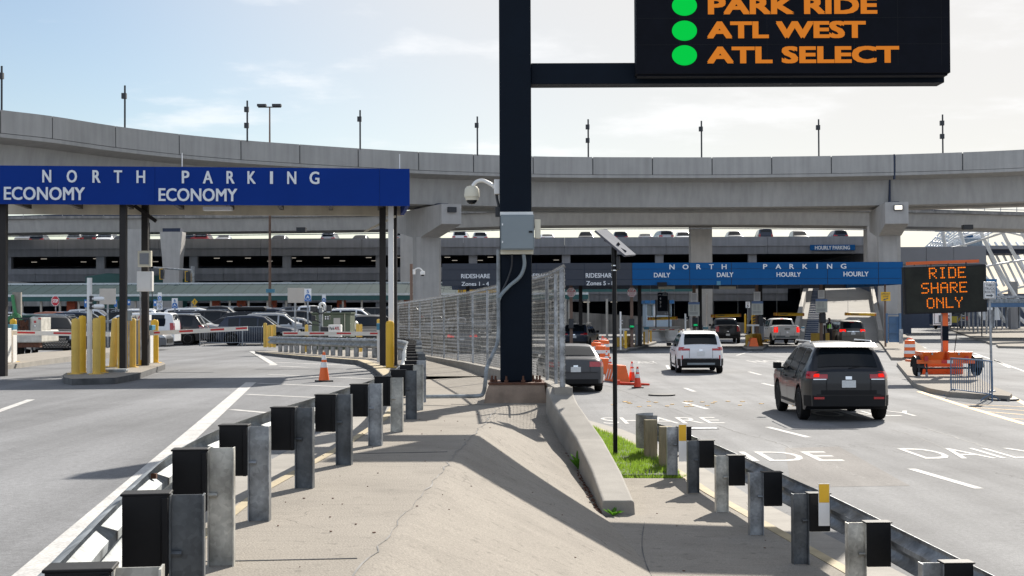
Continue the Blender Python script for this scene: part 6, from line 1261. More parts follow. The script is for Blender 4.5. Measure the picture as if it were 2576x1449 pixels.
# -- the car park on the left
PROTO = {}
def parked(kind, paint, px, Y, face, label, dz=0.):
    """face: 'r' nose to the right, 'l' nose to the left, 'n' nose to us, 'f' nose away; px = centre in the picture"""
    rz = {'r': R(-90), 'l': R(90), 'n': R(180), 'f': 0}[face] + random.uniform(-.06, .06)
    if face in 'nr' and Y == 63: rz = R(205)
    x = P(px, 800, Y).x; loc = (x, Y, hL(Y) + dz)
    cat = {'suv': 'SUV', 'crossover': 'SUV', 'sedan': 'sedan', 'pickup': 'pickup truck', 'minivan': 'minivan', 'van': 'van'}[kind]
    if kind not in PROTO: PROTO[kind] = car(kind, label, cat, paint, loc, rz, 'cars parked in the economy car park', rails=('chrome' if kind == 'suv' else False)); return PROTO[kind]
    return dup(PROTO[kind], loc, rz, label, 'cars parked in the economy car park', paint)
random.seed(11)
lot = [('crossover', 'charcoal', 128, 63, 'n', 'charcoal SUV with a big mesh grille facing the lane behind the white pump trailer'),
 ('suv', 'green', 118, 76, 'r', 'dark green SUV with pale windscreen parked behind the white pump trailer'),
 ('sedan', 'black', 268, 72, 'l', 'black sedan seen between the yellow bollards of the entry island'),
 ('sedan', 'grey', 303, 70, 'r', 'grey sedan with its nose under the white cargo van at the middle barrier arm'),
 ('van', 'white', 337, 79, 'l', 'white cargo van with a dark blue side panel beside the dark entry cabinet'),
 ('suv', 'black', 415, 82, 'l', 'black SUV with a red tail light right beside the white cargo van'),
 ('suv', 'silver', 484, 85, 'r', 'silver SUV behind the left crowd barrier with its wheel showing'),
 ('crossover', 'navy', 652, 81, 'r', 'dark blue black SUV parked right behind the two grey crowd barriers'),
 ('suv', 'silver', 705, 86, 'r', 'pale silver SUV half hidden behind the yellow bollard cluster'),
 ('sedan', 'silver', 748, 88, 'r', 'silver sedan bonnet beside the pale blank sign post'),
 ('crossover', 'black', 930, 74, 'n', 'black SUV facing us right of the green utility box'),
 ('suv', 'navy', 215, 90, 'r', 'dark navy SUV in the row behind the yellow bollards near the stop sign'), ('suv', 'black', 300, 92, 'l', 'black SUV roof behind the faded yellow bollards'),
 ('crossover', 'bronze', 108, 94, 'l', 'bronze orange SUV parked in the row under the stop sign'), ('sedan', 'white', 55, 96, 'r', 'white sedan at the left edge in the row behind the green SUV'),
 ('suv', 'white', 325, 98, 'l', 'white boxy SUV behind the dark canopy posts'), ('suv', 'charcoal', 560, 93, 'r', 'charcoal SUV in the second row right of the six sign'),
 ('pickup', 'charcoal', 560, 99, 'r', 'charcoal pickup truck in the third row behind the silver SUV'), ('crossover', 'navy', 450, 95, 'l', 'dark SUV roof above the white cargo van'),
 ('crossover', 'black', 640, 92, 'r', 'black SUV carrying a long black roof box'), ('suv', 'navy', 700, 98, 'r', 'navy SUV behind the roof box car near the brown light pole'),
 ('pickup', 'white', 790, 99, 'r', 'white pickup truck parked behind the blank sign backs'), ('suv', 'black', 770, 91, 'r', 'black SUV with roof rails below the white pickup truck'),
 ('sedan', 'black', 830, 93, 'r', 'black sedan parked close behind the green utility box'), ('suv', 'white', 900, 97, 'r', 'white SUV roof above the green utility box'),
 ('sedan', 'grey', 960, 88, 'r', 'grey sedan behind the right posts of the canopy'), ('crossover', 'silver', 905, 86, 'r', 'silver SUV windscreen right of the light tower'),
 ('sedan', 'silver', 380, 105, 'r', 'silver sedan far back between the two canopy posts'), ('suv', 'black', 480, 106, 'l', 'black SUV far back below the exit arrow sign'), ('sedan', 'black', 170, 104, 'r', 'black sedan far back right of the bronze SUV'),
 ('crossover', 'white', 240, 106, 'r', 'white SUV far back behind the twin camera pole'), ('suv', 'grey', 620, 107, 'l', 'grey SUV far back under the numbered orange column'), ('sedan', 'navy', 730, 107, 'r', 'navy sedan far back right of the brown light pole'),
 ('crossover', 'silver', 850, 106, 'l', 'silver SUV far back under the five sign'), ('suv', 'charcoal', 985, 104, 'l', 'charcoal SUV far back beside the white downpipe'), ('sedan', 'white', 20, 108, 'l', 'white sedan far back at the left picture edge')]
lot += [('suv', 'silver', 1205, 118, 'n', 'silver SUV glinting through the fence left of the sign pillar'), ('sedan', 'white', 1150, 116, 'n', 'white sedan seen through the middle of the fence'), ('crossover', 'silver', 1095, 114, 'r', 'silver SUV seen through the left half of the fence'), ('suv', 'charcoal', 1240, 124, 'n', 'dark SUV seen through the fence next to the sign pillar'), ('sedan', 'silver', 1040, 116, 'l', 'silver sedan seen through the far end of the fence'),
 ('crossover', 'white', 380, 87, 'l', 'white SUV behind the grey ticket kiosk and red post'), ('sedan', 'charcoal', 575, 89, 'l', 'charcoal sedan low between the silver SUV and the dark blue SUV'), ('suv', 'black', 165, 84, 'r', 'black SUV left of the twin camera pole'), ('crossover', 'silver', 40, 86, 'r', 'silver SUV at the left edge behind the pump trailer panel'), ('minivan', 'white', 500, 101, 'r', 'white minivan in the third row above the black SUV'), ('suv', 'navy', 420, 101, 'l', 'navy SUV in the third row below the EXIT sign'), ('sedan', 'silver', 675, 103, 'l', 'silver sedan in the third row at the brown light pole'), ('crossover', 'charcoal', 290, 108, 'r', 'charcoal SUV far back right of the first canopy post'), ('suv', 'silver', 545, 112, 'l', 'silver SUV in the last row under the canopy gutter'), ('minivan', 'grey', 780, 111, 'r', 'grey minivan in the last row above the white pickup'), ('crossover', 'black', 915, 108, 'l', 'black SUV in the last row near the downpipe')]
made = {}
for a in lot: made[a[5]] = parked(*a, *(((.62 - hL(a[3])),) if a[2] > 1035 else ()))
vn = made['white cargo van with a dark blue side panel beside the dark entry cabinet']
m = MB(); m.grid(lambda i, j: (-(SPEC['van']['W'] / 2 - .02 - .05 * j / 3), lerp(-1.95, .1, i / 6), lerp(1.12, 1.55, j / 3)), 7, 4); m.f = [tuple(reversed(f)) for f in m.f]; vp = m.build('side_panel', 'sign_navy', vn, local=True)
MB().text('ENERGY', (-.955, -.45, 1.36), (0, -1, 0), (0, 0, 1), 1.1, .14, .012, .02).build('lettering', 'blue_band', vp, local=True)
MB().text('MANAGEMENT', (-.968, -.45, 1.18), (0, -1, 0), (0, 0, 1), 1.1, .12, .012, .02).build('lettering', 'blue_band', vp, local=True)
rb = made['black SUV carrying a long black roof box']; MB().box(-.4, .4, -1.3, .75, 1.74, 2.02).build('roof_box', 'black_paint', rb, local=True, bevel=.1)
lx = made['charcoal SUV with a big mesh grille facing the lane behind the white pump trailer']
m = MB(); m.yprism([(-.35, .78), (.35, .78), (.62, .3), (-.62, .3)], 2.315, 2.335); gr = m.build('grille_frame', 'trim_black', lx, local=True)
m = MB()
for i in range(9):
    for j in range(7):
        z = .34 + j * .062; hwid = lerp(.6, .36, (z - .3) / .48); x = -hwid + (i + .5 * (j % 2)) * 2 * hwid / 9 + .05; m.box(x, x + .07, 2.336, 2.345, z, z + .02)
m.build('grille_mesh', 'chrome', gr, local=True)
# -- cars along the garage roof, seen against the sky (only their tops show)
def roofcar(px, kind, paint, label):
    x = P(px, 590, 174.5).x; q = SPEC[kind]; face = random.choice((0, math.pi)) + random.uniform(-.1, .1)
    if kind not in RP:
        rt = car(kind, label, 'car', paint, (x, 174.8 + q['L'] / 2 - 1.5, 10.64), face, 'cars parked on the garage roof', name='roof_car', detail=False); RP[kind] = rt; return
    dup(RP[kind], (x, 174.8 + q['L'] / 2 - 1.5, 10.64), face, label, 'cars parked on the garage roof', paint)
RP = {}; random.seed(5)
ry = [(60, 'pickup', 'silver', 'at the left edge'), (95, 'crossover', 'navy', 'second from the left edge'), (190, 'suv', 'silver', 'above the stop sign'), (232, 'minivan', 'charcoal', 'right of the silver SUV at left'), (262, 'van', 'white', 'left of the first canopy post'), (300, 'sedan', 'silver', 'behind the first canopy post'),
 (480, 'suv', 'navy', 'just right of the flared pier'), (510, 'crossover', 'red', 'reddish one right of the flared pier'), (560, 'sedan', 'white', 'above the traffic signals'), (700, 'sedan', 'grey', 'right of the brown light pole'), (830, 'crossover', 'silver', 'above the blank sign backs'), (905, 'sedan', 'charcoal', 'left of the white downpipe'), (1010, 'suv', 'silver', 'just left of the hammerhead pier'),
 (1160, 'minivan', 'white', 'just right of the hammerhead pier'), (1205, 'crossover', 'silver', 'left of the black sign pillar'), (1375, 'sedan', 'white', 'just right of the cream junction box'), (1475, 'suv', 'charcoal', 'left of the solar panel'), (1560, 'crossover', 'navy', 'behind the solar panel'), (1625, 'sedan', 'silver', 'just right of the solar panel'), (1670, 'minivan', 'silver', 'over the grey fascia end'), (1720, 'crossover', 'white', 'left of the wide middle pier'),
 (1850, 'suv', 'grey', 'right of the wide middle pier'), (1925, 'van', 'navy', 'dark one under the guideway rail'), (2015, 'minivan', 'black', 'above the blue garage sign at left'), (2110, 'suv', 'navy', 'above the blue garage sign')]
for px, k, pa, w_ in ry: roofcar(px, k, pa, '%s car on the garage roof, %s' % ({'navy': 'dark blue', 'charcoal': 'dark grey'}.get(pa, pa), w_))
# ---------------------------------------------------------------- right entrance: long canopy, islands, gates
Y0 = 92.0
cw = thing('gate_canopy', 'long canopy with grey RIDESHARE and blue NORTH PARKING fascia over the right gates', 'canopy', (12, 98, 0))
za, zb_ = P(1590, 661, Y0).z, P(1590, 718, Y0).z
def gx(px, Y=Y0): return P(px, 690, Y).x
def zy(py, px=1800, Y=Y0): return P(px, py, Y).z
def fpan(x0, x1, mt, grooves):
    z_ = [zb_] + grooves + [za]
    for a, b in zip(z_, z_[1:]): MB().box(gx(x0) + .02, gx(x1) - .02, Y0, Y0 + .2, a + .012, b - .012).build('fascia_panel', mt, cw)
gr_ = [zy(703, 1590) + .0, zy(677, 1590)]
for a, b in ((1112, 1230), (1230, 1350), (1350, 1470), (1470, 1590)): fpan(a, b, 'grey_band', gr_)
for a, b in ((1590, 1735), (1735, 1840), (1840, 2082), (2082, 2210), (2210, 2272)): fpan(a, b, 'blue_band', gr_)
MB().box(gx(1112), gx(2272), Y0 + .03, Y0 + .17, zb_ + .005, za - .005).build('fascia_frame', 'seam', cw)
MB().box(gx(1112) + .1, gx(2272) - .1, Y0 + .25, Y0 + 15, za - .6, za - .35).build('roof', 'roof_grey', cw); MB().box(gx(1112), gx(2272), Y0 + 15, Y0 + 15.2, zb_, za).build('rear_fascia', 'garage_inside', cw); MB().box(gx(2272) - .2, gx(2272), Y0 + .2, Y0 + 15, zb_, za).build('side_fascia', 'blue_band', cw)
def band(t, x0, x1, y0, y1, bold=.025): stext(t, cw, x0, y0, x1, y1, Y0 - .03, 'letter_white', bold)
for ch, x, w_ in (('N', 1690.5, 13), ('O', 1724.5, 15), ('R', 1757.7, 11.5), ('T', 1789.6, 11.5), ('H', 1821.7, 12.5), ('P', 1925, 10.5), ('A', 1958, 14), ('R', 1991.7, 11.5), ('K', 2025, 12), ('I', 2055.6, 3.4), ('N', 2087, 13), ('G', 2122, 14)):
    y = 677.6 - (x - 1690) * .0042; band(ch, x - w_ / 2, x + w_ / 2, y - 12.4, y)
band('DAILY', 1645, 1686, 686, 697.8); band('DAILY', 1803.4, 1845, 685, 697); band('HOURLY', 1953.5, 2014.7, 684.6, 696.5); band('HOURLY', 2122, 2185, 683, 695.5)
band('RIDESHARE', 1160, 1232.5, 688.9, 700.2, .02); band('Zones 1 - 4', 1161, 1230, 708.8, 719, .02); band('RIDESHARE', 1317, 1390, 688, 699.5, .02); band('RIDESHARE', 1473.5, 1546, 686.8, 698.8, .02); band('Zones 5 - 8', 1475, 1545, 706.8, 717.8, .02)
PB(MB(), 1803, 707, 1813, 717, Y0 - .04, Y0 - .01).build('notice', 'kiosk_blue', cw)
for px, dy in ((1177, 6), (1460.5, 5), (1609, 5), (1761, 9), (1913, 9), (2071, 9), (1270, 6)):
    x = P(px, 760, Y0 + dy).x; MB().box(x - .12, x + .12, Y0 + dy - .12, Y0 + dy + .12, -.1, za - .5).build('post', 'dark_post', cw)
for px in (1677, 1830): a = P(px, 724, Y0 + 4); MB().cbox(a, (1.1, .3, .18)).build('light_fitting', 'cream', cw)
# islands
def isl(pts, z=.15, mats=('slab', 'kerb_dirty')):
    m = MB(); q = [G(x, y, z) for x, y in pts]; m.prism([(p.x, p.y) for p in q], -.05, z, 0, 1); return struct(m.build('gate_island', list(mats)))
isl([(1538, 877), (1545, 881), (1575, 881), (1583, 877), (1600, 876), (1652, 860), (1648, 856), (1590, 864), (1545, 871)]); isl([(1700, 872), (1712, 874), (1745, 872), (1784, 850), (1778, 846), (1740, 856), (1705, 866)]); isl([(1868, 874), (1880, 878), (1918, 877), (1945, 856), (1938, 850), (1900, 858), (1872, 868)]); isl([(2040, 868), (2050, 871), (2090, 870), (2110, 856), (2100, 850), (2060, 856)])
isl([(1418, 879), (1430, 882), (1450, 880), (1452, 868), (1430, 866), (1418, 870)]); 
isl([(1400, 820), (1760, 817), (1770, 824), (1400, 827)], .15, ('slab', 'slab'))
isl([(2205, 853), (2216, 862), (2243, 899), (2278, 900), (2342, 886), (2275, 840), (2210, 842)], .15, ('slab', 'kerb_concrete'))
trail_isl = [(2256, 912), (2280, 940), (2300, 964), (2340, 977), (2391, 986), (2495, 993), (2540, 996), (2546, 990), (2504, 974), (2462, 950), (2420, 928), (2345, 905), (2272, 906)]
isl(trail_isl, .15, ('slab', 'kerb_concrete'))
struct(MB().prism([(p.x, p.y) for p in (G(2187, 842), G(2214, 842), G(2214, 829), G(2190, 829))], -.02, .1).build('lawn_soil', 'kerb_dirty')); q = [G(2187, 842), G(2214, 842), G(2214, 829), G(2190, 829)]; blades([(p.x, p.y) for p in q], 3000, .09, .16)
q = [G(1095, 868), G(1255, 868), G(1255, 861), G(1095, 861)]; blades([(p.x, p.y) for p in q], 4000, .01, .25)
def box_thing(name, label, cat, rect, Y, dep, mt, bevel=.015, group=None): return bx(name, label, cat, rect, Y, dep, mt, group, bevel)
# pole signs on the islands
def oct_sign(px, Y, label, openlit):
    t = thing('stop_sign', label, 'stop sign', (P(px, 800, Y).x, Y, .15)); x = t.location.x; MB().box(x - .10, x + .10, Y + .03, Y + .2, .1, P(px, 716, Y).z).build('post', 'brown_post', t)
    disc(t, px, 735.5, 12.4, Y - .0, 'white_sign', 'panel', 8, math.pi / 8); disc(t, px, 735.5, 11.6, Y - .006, 'sign_red', 'border', 8, math.pi / 8); disc(t, px, 735.5, 10.9, Y - .012, 'white_sign', 'face', 8, math.pi / 8)
    p = P(px, 735.5, Y - .02); r = 10.2 * Y / F; MB().add([(p.x - r * .92, Y - .02, p.z + r * .16), (p.x + r * .92, Y - .02, p.z + r * .16), (p.x + r * .92, Y - .02, p.z + r * .40), (p.x + r * .40, Y - .02, p.z + r * .92), (p.x - r * .40, Y - .02, p.z + r * .92), (p.x - r * .92, Y - .02, p.z + r * .40)], [tuple(range(6))]).build('red_field', 'sign_red', t)
    stext('STOP', t, px - 7, 726.6, px + 7, 732.6, Y - .03, 'white_sign', .04); stext('POINT', t, px - 7, 740.5, px + 7, 744.4, Y - .03, 'sign_red', .03)
    for y in (735.6, 738): PB(MB(), px - 8, y, px + 8, y + .9, Y - .03, Y - .022).build('text_line', 'red_ink', t)
    b_ = PB(MB(), px - 6, 802, px + 6.3, 826, Y - .25, Y + .2).build('lane_signal', 'lamp_black', t, bevel=.02)
    if openlit: stext('OPEN', t, px - 4.6, 819, px + 5, 823.6, Y - .26, 'led_small_green', .0)
    return t
oct_sign(1437, 94, 'octagonal white and red STOP POINT sign nearest the chain-link fence', False); oct_sign(1589.5, 94, 'octagonal STOP POINT sign with a green OPEN lamp right of the solar pole', True)
def rate_sign(px, Y, label, openlit, r1, r2, sig):
    t = thing('rate_sign', label, 'sign', (P(px, 800, Y).x, Y, .15)); x = t.location.x; MB().box(x - .1, x + .1, Y + .04, Y + .22, .1, P(px, 716, Y).z).build('post', 'brown_post', t)
    PB(MB(), *r1, Y - .02, Y + .03).build('notice', 'white_sign', t); PB(MB(), *r2, Y - .02, Y + .03).build('rate_board', 'beige_board', t); h = r2[3] - r2[1]
    PB(MB(), r2[0], r2[1], r2[2], r2[1] + h * .16, Y - .03, Y - .021).build('heading', 'rate_head', t)
    m = MB()
    for k in range(7):
        for xx, ww in ((.16, .26), (.5, .2)): PB(m, lerp(r2[0], r2[2], xx), r2[1] + h * (.24 + k * .06), lerp(r2[0], r2[2], xx + ww), r2[1] + h * (.255 + k * .06), Y - .03, Y - .021)
    for k in range(4): PB(m, lerp(r2[0], r2[2], .1), r2[1] + h * (.72 + k * .05), lerp(r2[0], r2[2], .85), r2[1] + h * (.735 + k * .05), Y - .03, Y - .021)
    m.build('rate_lines', 'kiosk_grey', t); m = MB(); h1 = r1[3] - r1[1]
    for k in range(7): PB(m, lerp(r1[0], r1[2], .15), r1[1] + h1 * (.14 + k * .11), lerp(r1[0], r1[2], .85), r1[1] + h1 * (.17 + k * .11), Y - .03, Y - .021)
    m.build('notice_lines', 'kiosk_grey', t)
    PB(MB(), *sig, Y - .3, Y + .2).build('lane_signal', 'lamp_black', t, bevel=.02)
    if openlit: stext('OPEN', t, sig[0] + 1.5, sig[3] - 7.5, sig[2] - 1.5, sig[3] - 3, Y - .31, 'led_small_green', .0)
    return t
rate_sign(1747, 98, 'pair of rate boards above a green OPEN lane lamp behind the white SUV', True, (1737.5, 737, 1754.5, 759), (1731.5, 760, 1760, 795), (1743.5, 798.5, 1756, 823)); rate_sign(1905, 98, 'pair of rate boards between the black and the white pickup trucks', False, (1896, 734, 1913, 757), (1890.7, 758, 1919.5, 792), (1908, 795, 1920, 820)); rate_sign(2067, 98, 'pair of rate boards above the yellow pad beside the hi-vis attendant', False, (2058, 729.6, 2074.7, 751), (2052, 752.4, 2081.7, 785.8), (2064, 788, 2078, 812))
# clearance bars
for k, (x0, x1, y, lb) in enumerate(((1629, 1704, 801, 'yellow CLEARANCE bar hanging in front of the booth'), (1788, 1864, 794, 'yellow CLEARANCE bar above the black pickup truck'), (1946.7, 2023, 790.7, 'yellow CLEARANCE bar above the white pickup truck'), (2125.5, 2203.5, 790.5, 'yellow CLEARANCE bar above the taupe minivan'))):
    Y = 103; a, b = P(x0, y + (1 if k < 2 else -.6), Y), P(x1, y - (1.2 if k < 2 else -.6), Y); t = thing('clearance_bar', lb, 'clearance bar', (a + b) / 2, 0, 'yellow clearance bars across the right lanes'); MB().tube([a, b], .115, 10).build('bar', 'bollard_yellow', t, smooth=True)
    stext('CLEARANCE', t, lerp(x0, x1, .2), y - 2.2, lerp(x0, x1, .46), y + 1.6, Y - .13, 'ink', .02); stext('6\'8"', t, lerp(x0, x1, .68), y - 2.6, lerp(x0, x1, .78), y + 1.0, Y - .13, 'ink', .02) if 0 else None
    for f_ in (.03, .12, .97): q = a.lerp(b, f_); MB().tube([q - Vector((.03, 0, 0)), q + Vector((.03, 0, 0))], .118, 10).build('ring', 'red_ink', t)
    for f_ in (.1, .9): q = a.lerp(b, f_); MB().tube([q, (q.x, q.y, za - .5)], .012, 4).build('hanger', 'galvanised', t)
# booth and level sign
bh = thing('attendant_booth', 'pale blue attendant booth with a blue roof behind the dark level sign', 'booth', P(1657, 822, 118)); Y = 118
PB(MB(), 1625, 762, 1690, 823, Y, Y + 3).build('walls', 'booth', bh); PB(MB(), 1622, 755.5, 1697, 763.5, Y - .3, Y + 3.3).build('roof', 'booth_blue', bh); PB(MB(), 1628, 767, 1641.5, 794, Y - .04, Y - .01).build('window', 'glass_pale', bh); PB(MB(), 1644, 766, 1649, 820, Y - .03, Y - .01).build('door_frame', 'white_paint', bh); PB(MB(), 1682, 765, 1688.5, 795, Y - .04, Y - .01).build('window', 'glass_pale', bh)
PB(MB(), 1620, 822, 1715, 826.5, Y - 1, Y + 3).build('plinth', 'kerb_concrete', bh)
lv = thing('level_sign', 'dark parking level sign listing floors 4 3 2 in front of the booth', 'sign', P(1667, 823, 101)); Y = 101
for px in (1650, 1683): PB(MB(), px - 1.6, 754, px + 1.6, 824, Y, Y + .1).build('post', 'lamp_black', lv)
PB(MB(), 1650, 754, 1682, 793, Y + .02, Y + .1).build('lower_panel', 'kiosk_grey', lv); PB(MB(), 1654.7, 736, 1680, 782.6, Y - .1, Y).build('panel', 'sign_navy', lv); PB(MB(), 1654, 710, 1678, 721, Y0 - .3, Y0 - .05).build('top_box', 'black_paint', lv)
stext('LEVEL', lv, 1656, 740.5, 1664, 743.2, Y - .11, 'letter_white', .01); stext('SPACES', lv, 1667, 738, 1678, 740.6, Y - .11, 'letter_white', .01); stext('AVAILABLE', lv, 1665.5, 741.5, 1679, 744, Y - .11, 'letter_white', .01)
for n_, y in (('4', 751), ('3', 760.5), ('2', 769.5)): stext(n_, lv, 1659.5, y - 3, 1663, y + 3, Y - .11, 'letter_white', .02)
stext('5-8', lv, 1672, 786, 1681, 790.5, Y + .01, 'letter_white', .02)
for px in (1661, 1673): MB().tube([P(px, 720, Y), P(px, 736, Y)], .03, 5).build('hanger', 'galvanised', lv)
# kiosks, pads, bollards, gates
box_thing('ticket_kiosk', 'tall grey ticket kiosk right of the yellow folding pad and OPEN lamp', 'kiosk', (1599, 816.5, 1616, 868), 97, .6, 'kiosk_grey'); box_thing('ticket_kiosk', 'grey ticket kiosk right of the rate boards with the OPEN lamp', 'kiosk', (1755, 817, 1769, 846), 102, .6, 'kiosk_grey'); box_thing('ticket_kiosk', 'grey ticket kiosk left of the white pickup truck', 'kiosk', (1912.5, 812, 1922, 856), 100, .6, 'kiosk_grey'); box_thing('ticket_kiosk', 'grey kiosk post behind the hi-vis attendant', 'kiosk', (2078, 812, 2086, 852), 104, .5, 'kiosk_grey')
def pad(label, rect, Y, zig=False, mt='pad_yellow'):
    p = P((rect[0] + rect[2]) / 2, rect[3], Y); t = thing('crash_pad', label, 'crash pad', p)
    if not zig: PB(MB(), *rect, Y, Y + .25).build('board', mt, t, bevel=.02); PB(MB(), rect[0] + 2, rect[3] - 1, rect[2] - 2, rect[3] + .5, Y + .05, Y + .2).build('foot', 'rubber', t); return t
    n = 10; x0, x1 = P(rect[0], 800, Y).x, P(rect[2], 800, Y).x; z0, z1 = P(1700, rect[3], Y).z, P(1700, rect[1], Y).z
    for i in range(n):
        a, b = lerp(x0, x1, i / n), lerp(x0, x1, (i + 1) / n); ya, yb = (0, .45) if i % 2 else (.45, 0); lean = (.12 if i % 2 else -.12)
        MB().add([(a, Y + ya, z0), (b, Y + yb, z0), (b + lean, Y + yb, z1 - random.uniform(0, .12)), (a + lean, Y + ya, z1 - random.uniform(0, .12)), (a, Y + ya + .04, z0), (b, Y + yb + .04, z0), (b + lean, Y + yb + .04, z1), (a + lean, Y + ya + .04, z1)], [(0, 1, 2, 3), (7, 6, 5, 4), (0, 3, 7, 4), (1, 5, 6, 2), (3, 2, 6, 7)]).build('folded_board', mt if i % 3 else 'bollard_faded', t)
    return t
pad('flat yellow crash board at the nose of the island right of the solar pole', (1550, 849, 1569.6, 874), 95.5); pad('folded zigzag yellow crash pad beside the slim bollard right of the solar pole', (1577, 844, 1596.7, 878), 94.5, True); pad('flat yellow crash board behind the orange barrier at the black pickup', (1876, 842, 1892, 874), 96); pad('folded zigzag yellow crash pad right of the orange barrier', (1894, 840, 1922, 873), 95.5, True); pad('wide flat yellow crash board in front of the hi-vis attendant', (2041, 838, 2087, 867), 102)
for a in [(1574, 876, 832, 7, 'yellow bollard between the flat and folded crash pads right of the solar pole'), (1620.5, 866, 834, 4.5, 'slim yellow bollard right of the first grey gate kiosk'), (1630, 864, 829, 4.5, 'slim yellow bollard before the cream gate with blue cap'), (1637.5, 860, 828, 4.5, 'slim yellow bollard just right of the cream gate with blue cap'), (1709.5, 872, 833, 5, 'yellow bollard left of the white SUV roof'), (1749, 850, 824, 4, 'yellow bollard strip beside the green OPEN lamp at the rate boards'),
          (1763, 852, 834, 5, 'short yellow bollard before the second gate cabinet'), (1776, 852, 834, 5, 'short yellow bollard right of the second gate cabinet'), (1783, 851, 832, 5, 'short yellow bollard nearest the black pickup truck'), (1875, 838, 790, 5, 'yellow bollard left of the speed limit five sign'), (1893, 838, 792, 5, 'yellow bollard left of the orange chevron board'), (1910, 862, 828, 8, 'yellow bollard behind the folded pad near the white pickup'), (1926, 860, 834, 5, 'olive yellow bollard, left of three, beside the white pickup'), (1931, 858, 833, 4, 'olive yellow bollard, middle of three, beside the white pickup'), (1936, 857, 831, 5, 'olive yellow bollard touching the white pickup'), (2073, 862, 820, 5, 'yellow bollard behind the wide flat crash board')]:
    bollard(a[0], a[1], a[2], a[3], a[4], .15, False, 'slim yellow bollards of the right gates', plate=False)
twin_pole(1561.5, 880, 784, .15, 4.6, 'slim white pole with two small cameras behind the solar pole', (806, 814), mt='white_paint'); twin_pole(1724.5, 872, 789, .15, 4.6, 'slim white pole with two cameras left of the white SUV', (799, 806)); 
gate('cream gate with a blue cap and lowered arm left of the white SUV', (1618, 826, 1631, 862), (1620, 822, 1633, 829), 103, (1633, 829.5), (1717, 829.3), .12, .15, ((.1, .2), (.3, .48), (.6, .76), (.88, 1.)))
g2 = gate('white gate cabinet with a blue cap and a raised striped arm behind the black pickup', (1770, 826, 1781, 846), (1769, 822, 1782, 828), 108, (1777.5, 823), (1778.5, 737), .09, .15, ((.05, .2), (.42, .6), (.72, .95)))
gate('lowered striped arm right of the white pickup truck', (2018, 824, 2024, 834), (2018, 822, 2024, 826), 112, (2018, 829), (1990, 829), .09, .15, ((.1, .9),))
def tframe(px0, px1, y0, y1, Y, label):
    p = P((px0 + px1) / 2, y1, Y); t = thing('height_frame', label, 'frame', p); PB(MB(), px0, y0, px1, y0 + 4.5, Y, Y + .12).build('crossbar', 'white_paint', t); xm = (px0 + px1) / 2; PB(MB(), xm - 2.2, y0 + 4.5, xm + 2.2, y1, Y, Y + .12).build('stem', 'white_paint', t)
tframe(1557, 1583, 826.5, 850, 96, 'white T shaped frame behind the flat crash board right of the solar pole'); tframe(1879, 1910, 816, 848, 97, 'white T shaped frame right of the black pickup truck'); tframe(2061.6, 2077, 813.5, 840, 99, 'white T shaped frame left of the hi-vis attendant')
t, o = sign_post('white speed limit five sign on a thin post right of the black pickup', (1875.7, 759, 1887, 774.5), 112, 1881.3, 'white_sign', .03, z0=.0); stext('SPEED', t, 1877.5, 760.3, 1885.5, 762.4, 111.98, 'ink', 0); stext('LIMIT', t, 1878, 763.4, 1885, 765.4, 111.98, 'ink', 0); stext('5', t, 1879, 767, 1884, 773, 111.98, 'ink', .03)
ch = thing('chevron_board', 'orange and black striped chevron board left of the white pickup', 'sign', P(1897, 838, 104)); PB(MB(), 1893, 792, 1901.5, 816, 104, 104.1).build('panel', 'sign_yellow', ch)
for k in range(3): a = P(1893.5, 798 + k * 7, 103.98); b = P(1901, 795 + k * 7, 103.98); MB().add([a, (b.x, b.y, b.z), (b.x, b.y, b.z - .1), (a.x, a.y, a.z - .1)], [(0, 3, 2, 1)]).build('stripe', 'ink', ch)
PB(MB(), 1896, 816, 1898.5, 842, 104.02, 104.1).build('post', 'galvanised', ch)
# jersey barriers
def jersey(p, q, label):
    p, q = Vector(p), Vector(q); d = q - p; n_ = Vector((-d.y, d.x, 0)).normalized(); pr = [(-.30, 0), (-.30, .08), (-.14, .33), (-.08, .84), (.08, .84), (.14, .33), (.30, .08), (.30, 0)]; m = MB(); v = [e + n_ * a + Vector((0, 0, b)) for e in (p + d * .01, q - d * .01) for a, b in pr]
    m.add(v, [(i, i + 8, (i + 1) % 8 + 8, (i + 1) % 8) for i in range(8)] + [tuple(range(7, -1, -1)), tuple(range(8, 16))]); tag(m.build('jersey_barrier', 'barrier_concrete', origin=p), label, 'barrier', 'white concrete barriers by the second daily gate')
jp_ = [G(1632, 862), G(1668, 858.5), G(1700, 855), G(1728, 850), G(1752, 845), G(1775, 839), G(1798, 834), G(1822, 831)]
for k, w_ in enumerate(['at the first arm', 'next to the end one at the first arm', 'just left of the white SUV', 'behind the white SUV roof', 'beside the raised striped arm', 'left of the black pickup', 'behind the black pickup']): jersey(jp_[k], jp_[k + 1], 'white concrete barrier block ' + w_)
